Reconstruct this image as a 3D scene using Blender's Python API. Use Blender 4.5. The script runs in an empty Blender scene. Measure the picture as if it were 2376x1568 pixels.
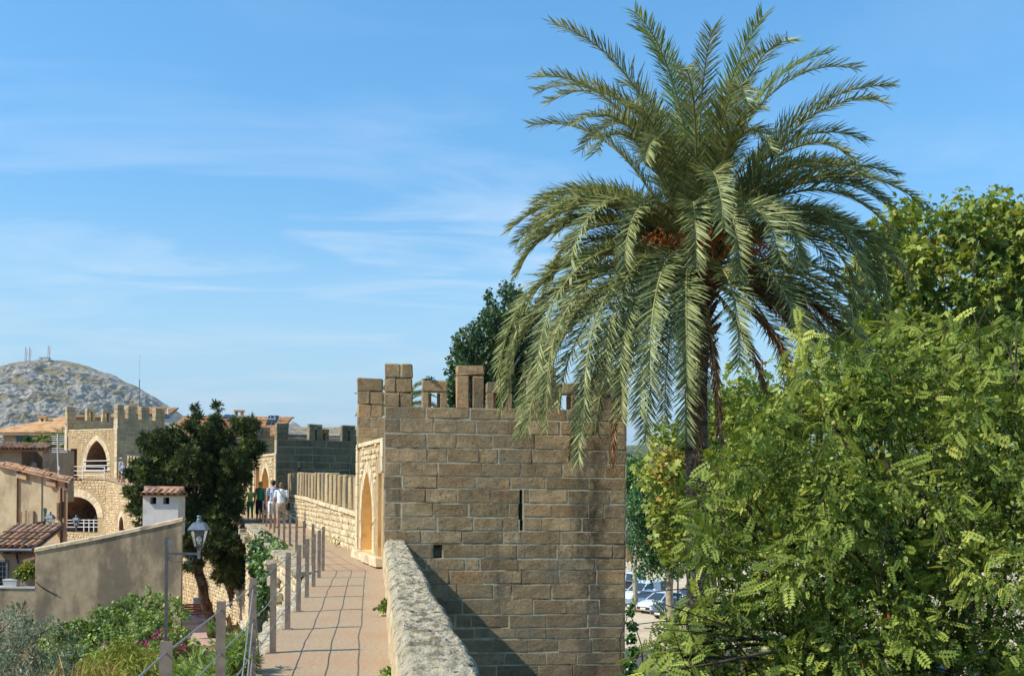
import bpy, bmesh, math, random
import numpy as np
from mathutils import Vector, Matrix, noise as mnoise

random.seed(7)
RS = np.random.RandomState(11)
SC = bpy.context.scene
COL = SC.collection

# ------------------------------------------------------------------ camera, sky, sun, exposure
F = 2600.0            # focal length in pixels of a 2376 px wide frame
U0, V0 = 1188.0, 1144.0   # principal point (horizon row) in the same pixels
ROLL = math.radians(0.5)
cam_d = bpy.data.cameras.new('camera')
cam = bpy.data.objects.new('camera', cam_d)
COL.objects.link(cam)
cam.location = (0, 0, 0)
cam.rotation_euler = (math.pi / 2, -ROLL, 0)
cam_d.sensor_width = 36.0
cam_d.lens = 36.0 * F / 2376.0
cam_d.shift_y = (V0 - 784.0) / 2376.0
cam_d.clip_start = 0.1
cam_d.clip_end = 20000.0
SC.camera = cam

SUN_EL = math.radians(44.0)
SUN_AZ = math.radians(20.0)        # how far behind the camera plane the sun stands, on the left
sun_vec = Vector((-math.cos(SUN_EL) * math.cos(SUN_AZ), -math.cos(SUN_EL) * math.sin(SUN_AZ), math.sin(SUN_EL)))
sun_d = bpy.data.lights.new('sun', 'SUN')
sun_d.energy = 4.4
sun_d.angle = math.radians(0.5)
sun_d.color = (1.0, 0.95, 0.86)
sun = bpy.data.objects.new('sun', sun_d)
COL.objects.link(sun)
sun.rotation_euler = sun_vec.to_track_quat('Z', 'Y').to_euler()

W = bpy.data.worlds.new('World')
SC.world = W
W.use_nodes = True
wn, wl = W.node_tree.nodes, W.node_tree.links
wn.clear()
w_out = wn.new('ShaderNodeOutputWorld')
w_bg = wn.new('ShaderNodeBackground')
w_bg.inputs['Strength'].default_value = 0.15
sky = wn.new('ShaderNodeTexSky')
sky.sky_type = 'NISHITA'
sky.sun_disc = False
sky.sun_elevation = SUN_EL
sky.sun_rotation = math.atan2(sun_vec.x, sun_vec.y)
sky.altitude = 0
sky.air_density = 1.0
sky.dust_density = 0.0
sky.ozone_density = 3.0
hsv = wn.new('ShaderNodeHueSaturation')
hsv.inputs['Saturation'].default_value = 1.22
hsv.inputs['Hue'].default_value = 0.491
hsv.inputs['Value'].default_value = 1.08
wl.new(sky.outputs[0], hsv.inputs['Color'])
# thin high cirrus: noise on a flat cloud layer seen in perspective
tc = wn.new('ShaderNodeTexCoord')
sep = wn.new('ShaderNodeSeparateXYZ')
wl.new(tc.outputs['Generated'], sep.inputs[0])
def wmath(op, a, b=None, clamp=False):
    n = wn.new('ShaderNodeMath'); n.operation = op; n.use_clamp = clamp
    for i, x in enumerate((a, b)):
        if x is None: continue
        if isinstance(x, (int, float)): n.inputs[i].default_value = x
        else: wl.new(x, n.inputs[i])
    return n.outputs[0]
zz = wmath('ADD', wmath('MAXIMUM', sep.outputs[2], 0.0), 0.09)
comb = wn.new('ShaderNodeCombineXYZ')
wl.new(wmath('DIVIDE', sep.outputs[0], zz), comb.inputs[0])
wl.new(wmath('DIVIDE', sep.outputs[1], zz), comb.inputs[1])
mp = wn.new('ShaderNodeMapping')
mp.inputs['Location'].default_value = (2.2, 4.9, 0.0)
mp.inputs['Rotation'].default_value = (0, 0, math.radians(14))
mp.inputs['Scale'].default_value = (0.62, 1.15, 1.0)
wl.new(comb.outputs[0], mp.inputs['Vector'])
n1 = wn.new('ShaderNodeTexNoise')
n1.inputs['Scale'].default_value = 1.9
n1.inputs['Detail'].default_value = 9.0
n1.inputs['Roughness'].default_value = 0.58
n1.inputs['Distortion'].default_value = 0.9
wl.new(mp.outputs[0], n1.inputs['Vector'])
n2 = wn.new('ShaderNodeTexNoise')
n2.inputs['Scale'].default_value = 0.33
n2.inputs['Detail'].default_value = 2.0
wl.new(mp.outputs[0], n2.inputs['Vector'])
c1 = wmath('MULTIPLY', wmath('SUBTRACT', n1.outputs[0], 0.46, True), 3.2, True)
c2 = wmath('MULTIPLY', wmath('SUBTRACT', n2.outputs[0], 0.36, True), 4.5, True)
cf = wmath('MULTIPLY', wmath('MULTIPLY', c1, c2), 0.40, True)
# the layer thins out straight overhead
cf = wmath('MULTIPLY', cf, wmath('SUBTRACT', 1.0, wmath('MULTIPLY', wmath('SUBTRACT', sep.outputs[2], 0.22, True), 4.0, True)))
wmix = wn.new('ShaderNodeMix'); wmix.data_type = 'RGBA'
wl.new(cf, wmix.inputs[0])
hzf = wn.new('ShaderNodeMapRange'); hzf.interpolation_type = 'SMOOTHSTEP'
hzf.inputs[1].default_value = 0.0; hzf.inputs[2].default_value = 0.26; hzf.inputs[3].default_value = 0.92; hzf.inputs[4].default_value = 0.0
wl.new(sep.outputs[2], hzf.inputs[0])
whz = wn.new('ShaderNodeMix'); whz.data_type = 'RGBA'
wl.new(hzf.outputs[0], whz.inputs[0]); wl.new(hsv.outputs[0], whz.inputs[6]); whz.inputs[7].default_value = (3.5, 5.4, 7.0, 1)
wl.new(whz.outputs[2], wmix.inputs[6])
wmix.inputs[7].default_value = (7.2, 7.1, 6.9, 1)
# the low sky is dimmed by distant haze, all round
hz = wn.new('ShaderNodeMapRange'); hz.interpolation_type = 'SMOOTHSTEP'
hz.inputs[1].default_value = -0.05; hz.inputs[2].default_value = 0.42; hz.inputs[3].default_value = 0.56; hz.inputs[4].default_value = 1.10
wl.new(sep.outputs[2], hz.inputs[0])
wmul = wn.new('ShaderNodeVectorMath'); wmul.operation = 'SCALE'
wl.new(wmix.outputs[2], wmul.inputs[0]); wl.new(hz.outputs[0], wmul.inputs['Scale'])
wl.new(wmul.outputs[0], w_bg.inputs['Color'])
wl.new(w_bg.outputs[0], w_out.inputs['Surface'])

SC.view_settings.view_transform = 'Standard'
SC.view_settings.look = 'None'
SC.view_settings.exposure = 0.35
SC.view_settings.gamma = 1.0
SC.view_settings.use_curve_mapping = False
SC.cycles.max_bounces = 6
SC.cycles.diffuse_bounces = 3
SC.cycles.glossy_bounces = 2
SC.cycles.transmission_bounces = 3
SC.cycles.volume_bounces = 0
SC.cycles.use_denoising = True

# ------------------------------------------------------------------ helpers
def P(u, v, Y):
    """world point that the photograph shows at pixel (u, v) of a 2376 px wide frame, at distance Y"""
    c, s = math.cos(ROLL), math.sin(ROLL)
    du, dv = u - U0, v - V0
    x = du * c + dv * s
    y = -du * s + dv * c
    return Vector((x * Y / F, Y, -y * Y / F))

def srgb(r, g, b):
    f = lambda c: (c / 255 / 12.92) if c / 255 <= 0.04045 else ((c / 255 + 0.055) / 1.055) ** 2.4
    return (f(r), f(g), f(b), 1.0)

def tag(o, label=None, cat=None, group=None, kind=None):
    if label: o['label'] = label
    if cat: o['category'] = cat
    if group: o['group'] = group
    if kind: o['kind'] = kind
    return o

def thing(name, label, cat, loc=(0, 0, 0), rz=0.0, group=None):
    o = bpy.data.objects.new(name, None)
    COL.objects.link(o)
    o.location = loc
    o.rotation_euler = (0, 0, rz)
    o.empty_display_size = 0.2
    return tag(o, label, cat, group)

def root_matrix(o):
    return Matrix.Translation(o.location) @ o.rotation_euler.to_matrix().to_4x4()

def link(name, me, mat=None, parent=None, local=False, smooth=False, kind=None):
    """one mesh object; geometry is in world space unless local=True (then in the parent's space)"""
    o = bpy.data.objects.new(name, me)
    COL.objects.link(o)
    if mat is not None and not me.materials: me.materials.append(mat)
    if smooth: me.shade_smooth()
    if parent is not None:
        o.parent = parent
        if not local:
            if parent.parent is None:
                o.matrix_parent_inverse = root_matrix(parent).inverted()
            else:
                o.matrix_parent_inverse = Matrix.Identity(4) if parent.get('_loc') else (root_matrix(parent.parent) @ parent.matrix_parent_inverse @ root_matrix(parent)).inverted()
    if kind: o['kind'] = kind
    return o

class MB:
    """collects simple shapes into one mesh"""
    def __init__(s): s.v = []; s.f = []; s.m = []; s.mi = 0
    def add(s, vs, fs):
        b = len(s.v); s.v.extend([tuple(q) for q in vs])
        for f in fs: s.f.append(tuple(i + b for i in f)); s.m.append(s.mi)
        return s
    def quad(s, a, b, c, d): return s.add((a, b, c, d), ((0, 1, 2, 3),))
    def poly(s, pts): return s.add(pts, (tuple(range(len(pts))),))
    def box(s, c, size, rz=0.0, R=None):
        hx, hy, hz = (q / 2 for q in size)
        R = R or Matrix.Rotation(rz, 3, 'Z')
        c = Vector(c)
        vs = [c + R @ Vector((x * hx, y * hy, z * hz)) for x in (-1, 1) for y in (-1, 1) for z in (-1, 1)]
        return s.add(vs, ((0, 1, 3, 2), (4, 6, 7, 5), (0, 4, 5, 1), (2, 3, 7, 6), (0, 2, 6, 4), (1, 5, 7, 3)))
    def prism(s, poly, vec):
        n = len(poly); vec = Vector(vec)
        vs = [Vector(p) for p in poly] + [Vector(p) + vec for p in poly]
        fs = [tuple(range(n))[::-1], tuple(range(n, 2 * n))] + [(i, (i + 1) % n, n + (i + 1) % n, n + i) for i in range(n)]
        return s.add(vs, fs)
    def tube(s, pts, r, n=6, cap=True):
        pts = [Vector(p) for p in pts]; k = len(pts)
        rs = r if isinstance(r, (list, tuple)) else [r] * k
        vs = []; up = None
        for i, p in enumerate(pts):
            t = (pts[min(i + 1, k - 1)] - pts[max(i - 1, 0)]).normalized()
            if up is None:
                up = Vector((0, 0, 1)) if abs(t.z) < 0.9 else Vector((1, 0, 0))
            a = t.cross(up)
            if a.length < 1e-5: a = t.cross(Vector((0, 1, 0)))
            a.normalize(); b = a.cross(t).normalized(); up = b
            for j in range(n):
                q = 2 * math.pi * j / n
                vs.append(p + (a * math.cos(q) + b * math.sin(q)) * rs[i])
        fs = [(i * n + j, i * n + (j + 1) % n, (i + 1) * n + (j + 1) % n, (i + 1) * n + j) for i in range(k - 1) for j in range(n)]
        if cap: fs += [tuple(range(n))[::-1], tuple(range((k - 1) * n, k * n))]
        return s.add(vs, fs)
    def lathe(s, prof, c=(0, 0, 0), n=16, R=None):
        c = Vector(c); R = R or Matrix.Identity(3); vs = []
        for r, z in prof:
            for j in range(n):
                q = 2 * math.pi * j / n
                vs.append(c + R @ Vector((r * math.cos(q), r * math.sin(q), z)))
        k = len(prof)
        fs = [(i * n + j, i * n + (j + 1) % n, (i + 1) * n + (j + 1) % n, (i + 1) * n + j) for i in range(k - 1) for j in range(n)]
        fs += [tuple(range(n))[::-1], tuple(range((k - 1) * n, k * n))]
        return s.add(vs, fs)
    def ball(s, c, r, R=None, nu=10, nv=7):
        c = Vector(c); r = r if isinstance(r, (tuple, list)) else (r, r, r); R = R or Matrix.Identity(3)
        vs = [c + R @ Vector((0, 0, -r[2]))]
        for i in range(1, nv):
            a = -math.pi / 2 + math.pi * i / nv
            for j in range(nu):
                q = 2 * math.pi * j / nu
                vs.append(c + R @ Vector((r[0] * math.cos(a) * math.cos(q), r[1] * math.cos(a) * math.sin(q), r[2] * math.sin(a))))
        vs.append(c + R @ Vector((0, 0, r[2]))); t = len(vs) - 1
        fs = [(0, 1 + (j + 1) % nu, 1 + j) for j in range(nu)]
        for i in range(nv - 2):
            fs += [(1 + i * nu + j, 1 + i * nu + (j + 1) % nu, 1 + (i + 1) * nu + (j + 1) % nu, 1 + (i + 1) * nu + j) for j in range(nu)]
        fs += [(t, 1 + (nv - 2) * nu + j, 1 + (nv - 2) * nu + (j + 1) % nu) for j in range(nu)]
        return s.add(vs, fs)
    def mesh(s, name):
        me = bpy.data.meshes.new(name)
        me.from_pydata(s.v, [], s.f)
        me.update()
        return me
    def build(s, name, mat, parent=None, **k):
        return link(name, s.mesh(name), mat, parent, **k)

def np_mesh(name, V, Fc, var=None):
    """fast mesh from arrays; all faces have the same number of corners; var = one number per face"""
    me = bpy.data.meshes.new(name)
    V = np.ascontiguousarray(V, dtype=np.float32); Fc = np.ascontiguousarray(Fc, dtype=np.int32)
    nf, k = Fc.shape
    me.vertices.add(len(V)); me.vertices.foreach_set('co', V.ravel())
    me.loops.add(nf * k); me.loops.foreach_set('vertex_index', Fc.ravel())
    me.polygons.add(nf)
    me.polygons.foreach_set('loop_start', np.arange(0, nf * k, k, dtype=np.int32))
    if var is not None:
        a = me.attributes.new('var', 'FLOAT', 'FACE')
        a.data.foreach_set('value', np.ascontiguousarray(var, dtype=np.float32))
    me.update(calc_edges=True)
    return me

def scatter(name, tv, tf, pos, X, Yv, Z, sc, var):
    """copies of a small template at pos with axes X, Yv, Z (N,3), scale sc (N,) or (N,3), into one mesh"""
    tv = np.asarray(tv, float); tf = np.asarray(tf, int)
    N, k = len(pos), len(tv)
    sc = np.asarray(sc, float)
    if sc.ndim == 1: sc = np.repeat(sc[:, None], 3, 1)
    V = (pos[:, None, :] + tv[None, :, 0:1] * (X * sc[:, 0:1])[:, None, :] + tv[None, :, 1:2] * (Yv * sc[:, 1:2])[:, None, :]
         + tv[None, :, 2:3] * (Z * sc[:, 2:3])[:, None, :])
    Fc = (tf[None] + (np.arange(N) * k)[:, None, None]).reshape(-1, tf.shape[1])
    return np_mesh(name, V.reshape(-1, 3), Fc, np.repeat(var, len(tf)))

def unit(a):
    return a / np.maximum(np.linalg.norm(a, axis=-1, keepdims=True), 1e-9)

def frames(direc, up_rand, rs):
    """frames whose Y axis runs along direc and whose Z is near the given normal"""
    Yv = unit(direc)
    X = unit(np.cross(Yv, up_rand))
    Z = np.cross(X, Yv)
    return X, Yv, Z

# ------------------------------------------------------------------ materials
def new_mat(name):
    m = bpy.data.materials.new(name); m.use_nodes = True
    nt = m.node_tree; nt.nodes.clear()
    out = nt.nodes.new('ShaderNodeOutputMaterial')
    bs = nt.nodes.new('ShaderNodeBsdfPrincipled')
    nt.links.new(bs.outputs[0], out.inputs['Surface'])
    return m, nt, bs, out

def nmath(nt, op, a, b=None, clamp=False):
    n = nt.nodes.new('ShaderNodeMath'); n.operation = op; n.use_clamp = clamp
    for i, x in enumerate((a, b)):
        if x is None: continue
        if isinstance(x, (int, float)): n.inputs[i].default_value = x
        else: nt.links.new(x, n.inputs[i])
    return n.outputs[0]

def nmix(nt, fac, a, b, mode='MIX'):
    n = nt.nodes.new('ShaderNodeMix'); n.data_type = 'RGBA'; n.blend_type = mode
    for i, x in ((0, fac), (6, a), (7, b)):
        if isinstance(x, (int, float)): n.inputs[i].default_value = x
        elif isinstance(x, tuple): n.inputs[i].default_value = x
        else: nt.links.new(x, n.inputs[i])
    return n.outputs[2]

def nnoise(nt, vec, scale, detail=6, rough=0.6, stretch=None, dist=0.0):
    if stretch:
        m = nt.nodes.new('ShaderNodeMapping'); m.inputs['Scale'].default_value = stretch
        nt.links.new(vec, m.inputs['Vector']); vec = m.outputs[0]
    n = nt.nodes.new('ShaderNodeTexNoise')
    n.inputs['Scale'].default_value = scale; n.inputs['Detail'].default_value = detail
    n.inputs['Roughness'].default_value = rough; n.inputs['Distortion'].default_value = dist
    nt.links.new(vec, n.inputs['Vector'])
    return n.outputs[0]

def step(nt, x, lo, hi):
    n = nt.nodes.new('ShaderNodeMapRange'); n.interpolation_type = 'SMOOTHSTEP'
    n.inputs[1].default_value = lo; n.inputs[2].default_value = hi
    nt.links.new(x, n.inputs[0])
    return n.outputs[0]

def position(nt, shift_by_object=False, rot=None):
    g = nt.nodes.new('ShaderNodeNewGeometry').outputs['Position']
    if shift_by_object:
        oi = nt.nodes.new('ShaderNodeObjectInfo')
        k = nmath(nt, 'MULTIPLY', oi.outputs['Random'], 37.0)
        a = nt.nodes.new('ShaderNodeVectorMath'); a.operation = 'ADD'
        c = nt.nodes.new('ShaderNodeCombineXYZ')
        for i in range(3): nt.links.new(k, c.inputs[i])
        nt.links.new(g, a.inputs[0]); nt.links.new(c.outputs[0], a.inputs[1])
        g = a.outputs[0]
    return g

def surface(name, c1, c2, scale=3.0, rough=0.9, c3=None, s3=0.5, t3=(0.5, 0.62), k3=1.0, stretch3=None,
            c4=None, s4=2.0, t4=(0.6, 0.7), k4=1.0, rnd=0.0, hue=0.0, attr=0.0, bump=0.4, bscale=25.0, bdist=0.02,
            stretch=None, bstretch=None, pits=0.0, lines=0.0, spec=0.2, shift=False, metal=0.0, contrast=(0.3, 0.7), vor=0.0, vscale=8.0):
    m, nt, bs, out = new_mat(name)
    pos = position(nt, shift)
    n = nnoise(nt, pos, scale, 7, 0.62, stretch)
    col = nmix(nt, step(nt, n, *contrast), c1, c2)
    if c3:
        col = nmix(nt, nmath(nt, 'MULTIPLY', step(nt, nnoise(nt, pos, s3, 5, 0.6, stretch3), *t3), k3), col, c3)
    if c4:
        col = nmix(nt, nmath(nt, 'MULTIPLY', step(nt, nnoise(nt, pos, s4, 6, 0.65), *t4), k4), col, c4)
    if rnd or hue or attr:
        h = nt.nodes.new('ShaderNodeHueSaturation')
        val = None
        if rnd or hue:
            r = nt.nodes.new('ShaderNodeObjectInfo').outputs['Random']
            val = nmath(nt, 'ADD', nmath(nt, 'MULTIPLY', r, 2 * rnd), 1.0 - rnd)
            if hue:
                w = nt.nodes.new('ShaderNodeTexWhiteNoise'); w.noise_dimensions = '1D'
                nt.links.new(r, w.inputs['W'])
                nt.links.new(nmath(nt, 'ADD', nmath(nt, 'MULTIPLY', w.outputs[0], 2 * hue), 0.5 - hue), h.inputs['Hue'])
                w2 = nt.nodes.new('ShaderNodeTexWhiteNoise'); w2.noise_dimensions = '1D'
                nt.links.new(nmath(nt, 'ADD', r, 3.7), w2.inputs['W'])
                nt.links.new(nmath(nt, 'ADD', nmath(nt, 'MULTIPLY', w2.outputs[0], 0.3), 0.75), h.inputs['Saturation'])
        if attr:
            a = nt.nodes.new('ShaderNodeAttribute'); a.attribute_name = 'var'
            va = nmath(nt, 'ADD', nmath(nt, 'MULTIPLY', a.outputs['Fac'], 2 * attr), 1.0 - attr)
            val = va if val is None else nmath(nt, 'MULTIPLY', val, va)
        nt.links.new(val, h.inputs['Value'])
        nt.links.new(col, h.inputs['Color'])
        col = h.outputs[0]
    nt.links.new(col, bs.inputs['Base Color'])
    bs.inputs['Roughness'].default_value = rough
    bs.inputs['Specular IOR Level'].default_value = spec
    bs.inputs['Metallic'].default_value = metal
    if bump:
        hgt = nnoise(nt, pos, bscale, 8, 0.65, bstretch)
        if vor:
            v = nt.nodes.new('ShaderNodeTexVoronoi'); v.inputs['Scale'].default_value = vscale
            nt.links.new(pos, v.inputs['Vector'])
            hgt = nmath(nt, 'ADD', hgt, nmath(nt, 'MULTIPLY', v.outputs['Distance'], vor))
        if pits:
            p = nnoise(nt, pos, bscale * 0.45, 4, 0.5)
            hgt = nmath(nt, 'SUBTRACT', hgt, nmath(nt, 'MULTIPLY', step(nt, p, 0.58, 0.70), pits))
        if lines:
            # diagonal chisel marks, a different direction on each block
            mpn = nt.nodes.new('ShaderNodeMapping')
            oi = nt.nodes.new('ShaderNodeObjectInfo').outputs['Random']
            cb = nt.nodes.new('ShaderNodeCombineXYZ')
            nt.links.new(nmath(nt, 'MULTIPLY', oi, 6.0), cb.inputs[1])
            nt.links.new(cb.outputs[0], mpn.inputs['Rotation'])
            nt.links.new(pos, mpn.inputs['Vector'])
            wv = nt.nodes.new('ShaderNodeTexNoise'); wv.inputs['Scale'].default_value = 5.0
            wv.inputs['Detail'].default_value = 5
            mp2 = nt.nodes.new('ShaderNodeMapping'); mp2.inputs['Scale'].default_value = (1.0, 1.0, 7.0)
            nt.links.new(mpn.outputs[0], mp2.inputs['Vector']); nt.links.new(mp2.outputs[0], wv.inputs['Vector'])
            hgt = nmath(nt, 'ADD', hgt, nmath(nt, 'MULTIPLY', wv.outputs[0], lines))
        b = nt.nodes.new('ShaderNodeBump')
        b.inputs['Strength'].default_value = bump; b.inputs['Distance'].default_value = bdist
        nt.links.new(hgt, b.inputs['Height']); nt.links.new(b.outputs[0], bs.inputs['Normal'])
    return m

def plain(name, col, rough=0.5, metal=0.0, spec=0.4, dirt=0.12, dscale=6.0, bump=0.0, bscale=40.0, bdist=0.003, coat=0.0):
    m, nt, bs, out = new_mat(name)
    pos = position(nt)
    n = nnoise(nt, pos, dscale, 5, 0.6)
    dk = tuple(q * (1 - dirt * 1.6) for q in col[:3]) + (1,)
    lt = tuple(min(1, q * (1 + dirt * 0.6)) for q in col[:3]) + (1,)
    nt.links.new(nmix(nt, step(nt, n, 0.3, 0.7), dk, lt), bs.inputs['Base Color'])
    bs.inputs['Roughness'].default_value = rough; bs.inputs['Metallic'].default_value = metal
    bs.inputs['Specular IOR Level'].default_value = spec
    bs.inputs['Coat Weight'].default_value = coat
    if bump:
        b = nt.nodes.new('ShaderNodeBump'); b.inputs['Strength'].default_value = bump; b.inputs['Distance'].default_value = bdist
        nt.links.new(nnoise(nt, pos, bscale, 6, 0.6), b.inputs['Height']); nt.links.new(b.outputs[0], bs.inputs['Normal'])
    return m

def leaf(name, cols, rough=0.45, trans=0.3, spec=0.35, tcol=None):
    """foliage: colour runs through cols with the per-leaf number 'var'"""
    m, nt, bs, out = new_mat(name)
    a = nt.nodes.new('ShaderNodeAttribute'); a.attribute_name = 'var'
    rp = nt.nodes.new('ShaderNodeValToRGB')
    el = rp.color_ramp.elements
    while len(el) < len(cols): el.new(0.5)
    for i, (p, c) in enumerate(cols): el[i].position = p; el[i].color = c
    nt.links.new(a.outputs['Fac'], rp.inputs[0])
    nt.links.new(rp.outputs[0], bs.inputs['Base Color'])
    bs.inputs['Roughness'].default_value = rough; bs.inputs['Specular IOR Level'].default_value = spec
    if trans:
        tr = nt.nodes.new('ShaderNodeBsdfTranslucent')
        h = nt.nodes.new('ShaderNodeHueSaturation'); h.inputs['Hue'].default_value = 0.48
        h.inputs['Saturation'].default_value = 1.1; h.inputs['Value'].default_value = 1.5
        nt.links.new(rp.outputs[0], h.inputs['Color']); nt.links.new(h.outputs[0], tr.inputs['Color'])
        mx = nt.nodes.new('ShaderNodeMixShader'); mx.inputs[0].default_value = trans
        nt.links.new(bs.outputs[0], mx.inputs[1]); nt.links.new(tr.outputs[0], mx.inputs[2])
        nt.links.new(mx.outputs[0], out.inputs['Surface'])
    return m

def glass(name, tint=(0.75, 0.82, 0.85, 1), rough=0.03):
    m, nt, bs, out = new_mat(name)
    bs.inputs['Base Color'].default_value = tint; bs.inputs['Roughness'].default_value = rough
    bs.inputs['Transmission Weight'].default_value = 0.9; bs.inputs['IOR'].default_value = 1.05
    return m

M = {}
def stone_blocks(name, c1, c2, grey, dark, warm, rnd=0.22, bump=0.9, spot=False):
    """squared sandstone: block to block tone, worn grey skin, vertical dark streaks, pits and fine tool marks"""
    m, nt, bs, out = new_mat(name)
    wpos = position(nt); pos = position(nt, True)
    oi = nt.nodes.new('ShaderNodeObjectInfo').outputs['Random']
    w = nt.nodes.new('ShaderNodeTexWhiteNoise'); w.noise_dimensions = '1D'; nt.links.new(oi, w.inputs['W'])
    col = nmix(nt, step(nt, nnoise(nt, pos, 3.0, 8, 0.65), 0.32, 0.68), c1, c2)
    col = nmix(nt, nmath(nt, 'MULTIPLY', step(nt, w.outputs[0], 0.55, 1.0), 0.55), col, warm)
    col = nmix(nt, nmath(nt, 'MULTIPLY', step(nt, nnoise(nt, wpos, 0.9, 7, 0.62), 0.44, 0.64), 0.75), col, grey)
    col = nmix(nt, nmath(nt, 'MULTIPLY', step(nt, nnoise(nt, wpos, 1.3, 7, 0.68, (1.0, 1.0, 0.16)), 0.54, 0.70), 0.70), col, dark)
    col = nmix(nt, nmath(nt, 'MULTIPLY', step(nt, nnoise(nt, pos, 16.0, 6, 0.75), 0.53, 0.66), 0.55), col, dark)
    col = nmix(nt, nmath(nt, 'MULTIPLY', step(nt, nnoise(nt, wpos, 11.0, 6, 0.75), 0.55, 0.68), 0.35), col, srgb(206, 186, 148))
    if spot:      # rain streak below the right battlements and greyer lower courses
        sp = nt.nodes.new('ShaderNodeSeparateXYZ'); nt.links.new(wpos, sp.inputs[0])
        wob = nmath(nt, 'MULTIPLY', nmath(nt, 'SUBTRACT', nnoise(nt, wpos, 1.2, 4, 0.6), 0.5), 0.9)
        dx = nmath(nt, 'ABSOLUTE', nmath(nt, 'SUBTRACT', nmath(nt, 'ADD', sp.outputs[0], wob), 1.85))
        st = nmath(nt, 'MULTIPLY', nmath(nt, 'SUBTRACT', 1.0, step(nt, dx, 0.05, 0.55)), step(nt, nnoise(nt, wpos, 3.0, 8, 0.7, (1, 1, 0.5)), 0.36, 0.56))
        col = nmix(nt, nmath(nt, 'MULTIPLY', st, 0.75), col, srgb(62, 58, 52))
        lo = step(nt, nmath(nt, 'ADD', nmath(nt, 'MULTIPLY', sp.outputs[2], -1.0), nmath(nt, 'MULTIPLY', wob, 1.2)), 1.7, 3.2)
        col = nmix(nt, nmath(nt, 'MULTIPLY', lo, 0.45), col, srgb(132, 124, 106))
    h = nt.nodes.new('ShaderNodeHueSaturation')
    nt.links.new(nmath(nt, 'ADD', nmath(nt, 'MULTIPLY', oi, 2 * rnd), 1 - rnd), h.inputs['Value'])
    nt.links.new(col, h.inputs['Color']); nt.links.new(h.outputs[0], bs.inputs['Base Color'])
    bs.inputs['Roughness'].default_value = 0.92; bs.inputs['Specular IOR Level'].default_value = 0.15
    hg = nnoise(nt, pos, 13.0, 12, 0.8)
    hg = nmath(nt, 'SUBTRACT', hg, nmath(nt, 'MULTIPLY', step(nt, nnoise(nt, pos, 13.0, 5, 0.6, (1, 1, 1.6)), 0.60, 0.72), 0.55))
    mpn = nt.nodes.new('ShaderNodeMapping'); cb = nt.nodes.new('ShaderNodeCombineXYZ')
    nt.links.new(nmath(nt, 'MULTIPLY', oi, 6.3), cb.inputs[1]); nt.links.new(cb.outputs[0], mpn.inputs['Rotation']); nt.links.new(pos, mpn.inputs['Vector'])
    tl = nnoise(nt, mpn.outputs[0], 7.0, 4, 0.6, (1.0, 1.0, 5.0))
    amp = nmath(nt, 'MULTIPLY', step(nt, nnoise(nt, pos, 1.1, 2, 0.5), 0.42, 0.60), 0.5)
    hg = nmath(nt, 'ADD', hg, nmath(nt, 'MULTIPLY', tl, amp))
    b = nt.nodes.new('ShaderNodeBump'); b.inputs['Strength'].default_value = bump; b.inputs['Distance'].default_value = 0.055
    nt.links.new(hg, b.inputs['Height']); nt.links.new(b.outputs[0], bs.inputs['Normal'])
    return m
M['ashlar'] = stone_blocks('weathered_sandstone_blocks', srgb(154, 130, 94), srgb(196, 168, 126), srgb(148, 136, 112), srgb(72, 64, 54), srgb(182, 142, 98), spot=True)
M['ashlar_grey'] = stone_blocks('dark_grey_stone_blocks', srgb(132, 118, 90), srgb(162, 144, 108), srgb(122, 114, 92), srgb(74, 66, 52), srgb(150, 120, 84), 0.2)  # darker and greyer than the blocks of the big tower
M['ashlar_tan'] = stone_blocks('tan_stone_blocks', srgb(178, 154, 112), srgb(208, 182, 138), srgb(158, 144, 120), srgb(98, 88, 74), srgb(190, 154, 108), 0.12)
M['mortar'] = surface('pale_lime_mortar', srgb(190, 172, 138), srgb(214, 198, 166), 6, c3=srgb(132, 114, 88), s3=1.2, t3=(0.5, 0.62), bump=0.8, bscale=45, bdist=0.02)
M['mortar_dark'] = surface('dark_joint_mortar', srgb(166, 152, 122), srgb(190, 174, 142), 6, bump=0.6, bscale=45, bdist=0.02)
M['rubble'] = surface('cream_limestone_rubble', srgb(206, 186, 146), srgb(228, 210, 172), 5, c3=srgb(186, 158, 114), s3=1.6, t3=(0.5, 0.64), k3=0.7,
                      c4=srgb(214, 196, 160), s4=2.5, t4=(0.58, 0.7), k4=0.7, attr=0.20, bump=0.8, bscale=22, bdist=0.04)
M['rubble_gold'] = surface('golden_limestone_rubble', srgb(194, 170, 128), srgb(216, 194, 152), 5, c3=srgb(176, 150, 112), s3=1.0, t3=(0.5, 0.64), k3=0.7,
                      attr=0.22, bump=0.7, bscale=22, bdist=0.04)
M['rubble_mortar'] = surface('sandy_bedding_mortar', srgb(160, 136, 98), srgb(190, 166, 124), 8, bump=0.8, bscale=30, bdist=0.03)
M['dressed'] = surface('dressed_cream_stone', srgb(206, 184, 144), srgb(226, 206, 168), 4, c3=srgb(188, 168, 134), s3=1.2, rnd=0.06, bump=0.5, bscale=30, bdist=0.015, shift=True)
M['recess'] = surface('recess_stone_bounce_tint', srgb(214, 176, 116), srgb(226, 190, 132), 3, c3=srgb(190, 140, 84), s3=1.4, t3=(0.58, 0.68), k3=0.7, rnd=0.05, bump=0.25, bscale=30, bdist=0.01)  # orange of the bounced light in the recess is put into this colour
M['rough_lime'] = surface('rough_lichened_limestone', srgb(176, 160, 126), srgb(214, 202, 174), 9, c3=srgb(122, 110, 86), s3=6, t3=(0.50, 0.62), k3=0.85,
                      c4=srgb(40, 40, 40), s4=9, t4=(0.58, 0.66), k4=0.9, bump=1.0, bscale=13, bdist=0.09, pits=0.4)
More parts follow.
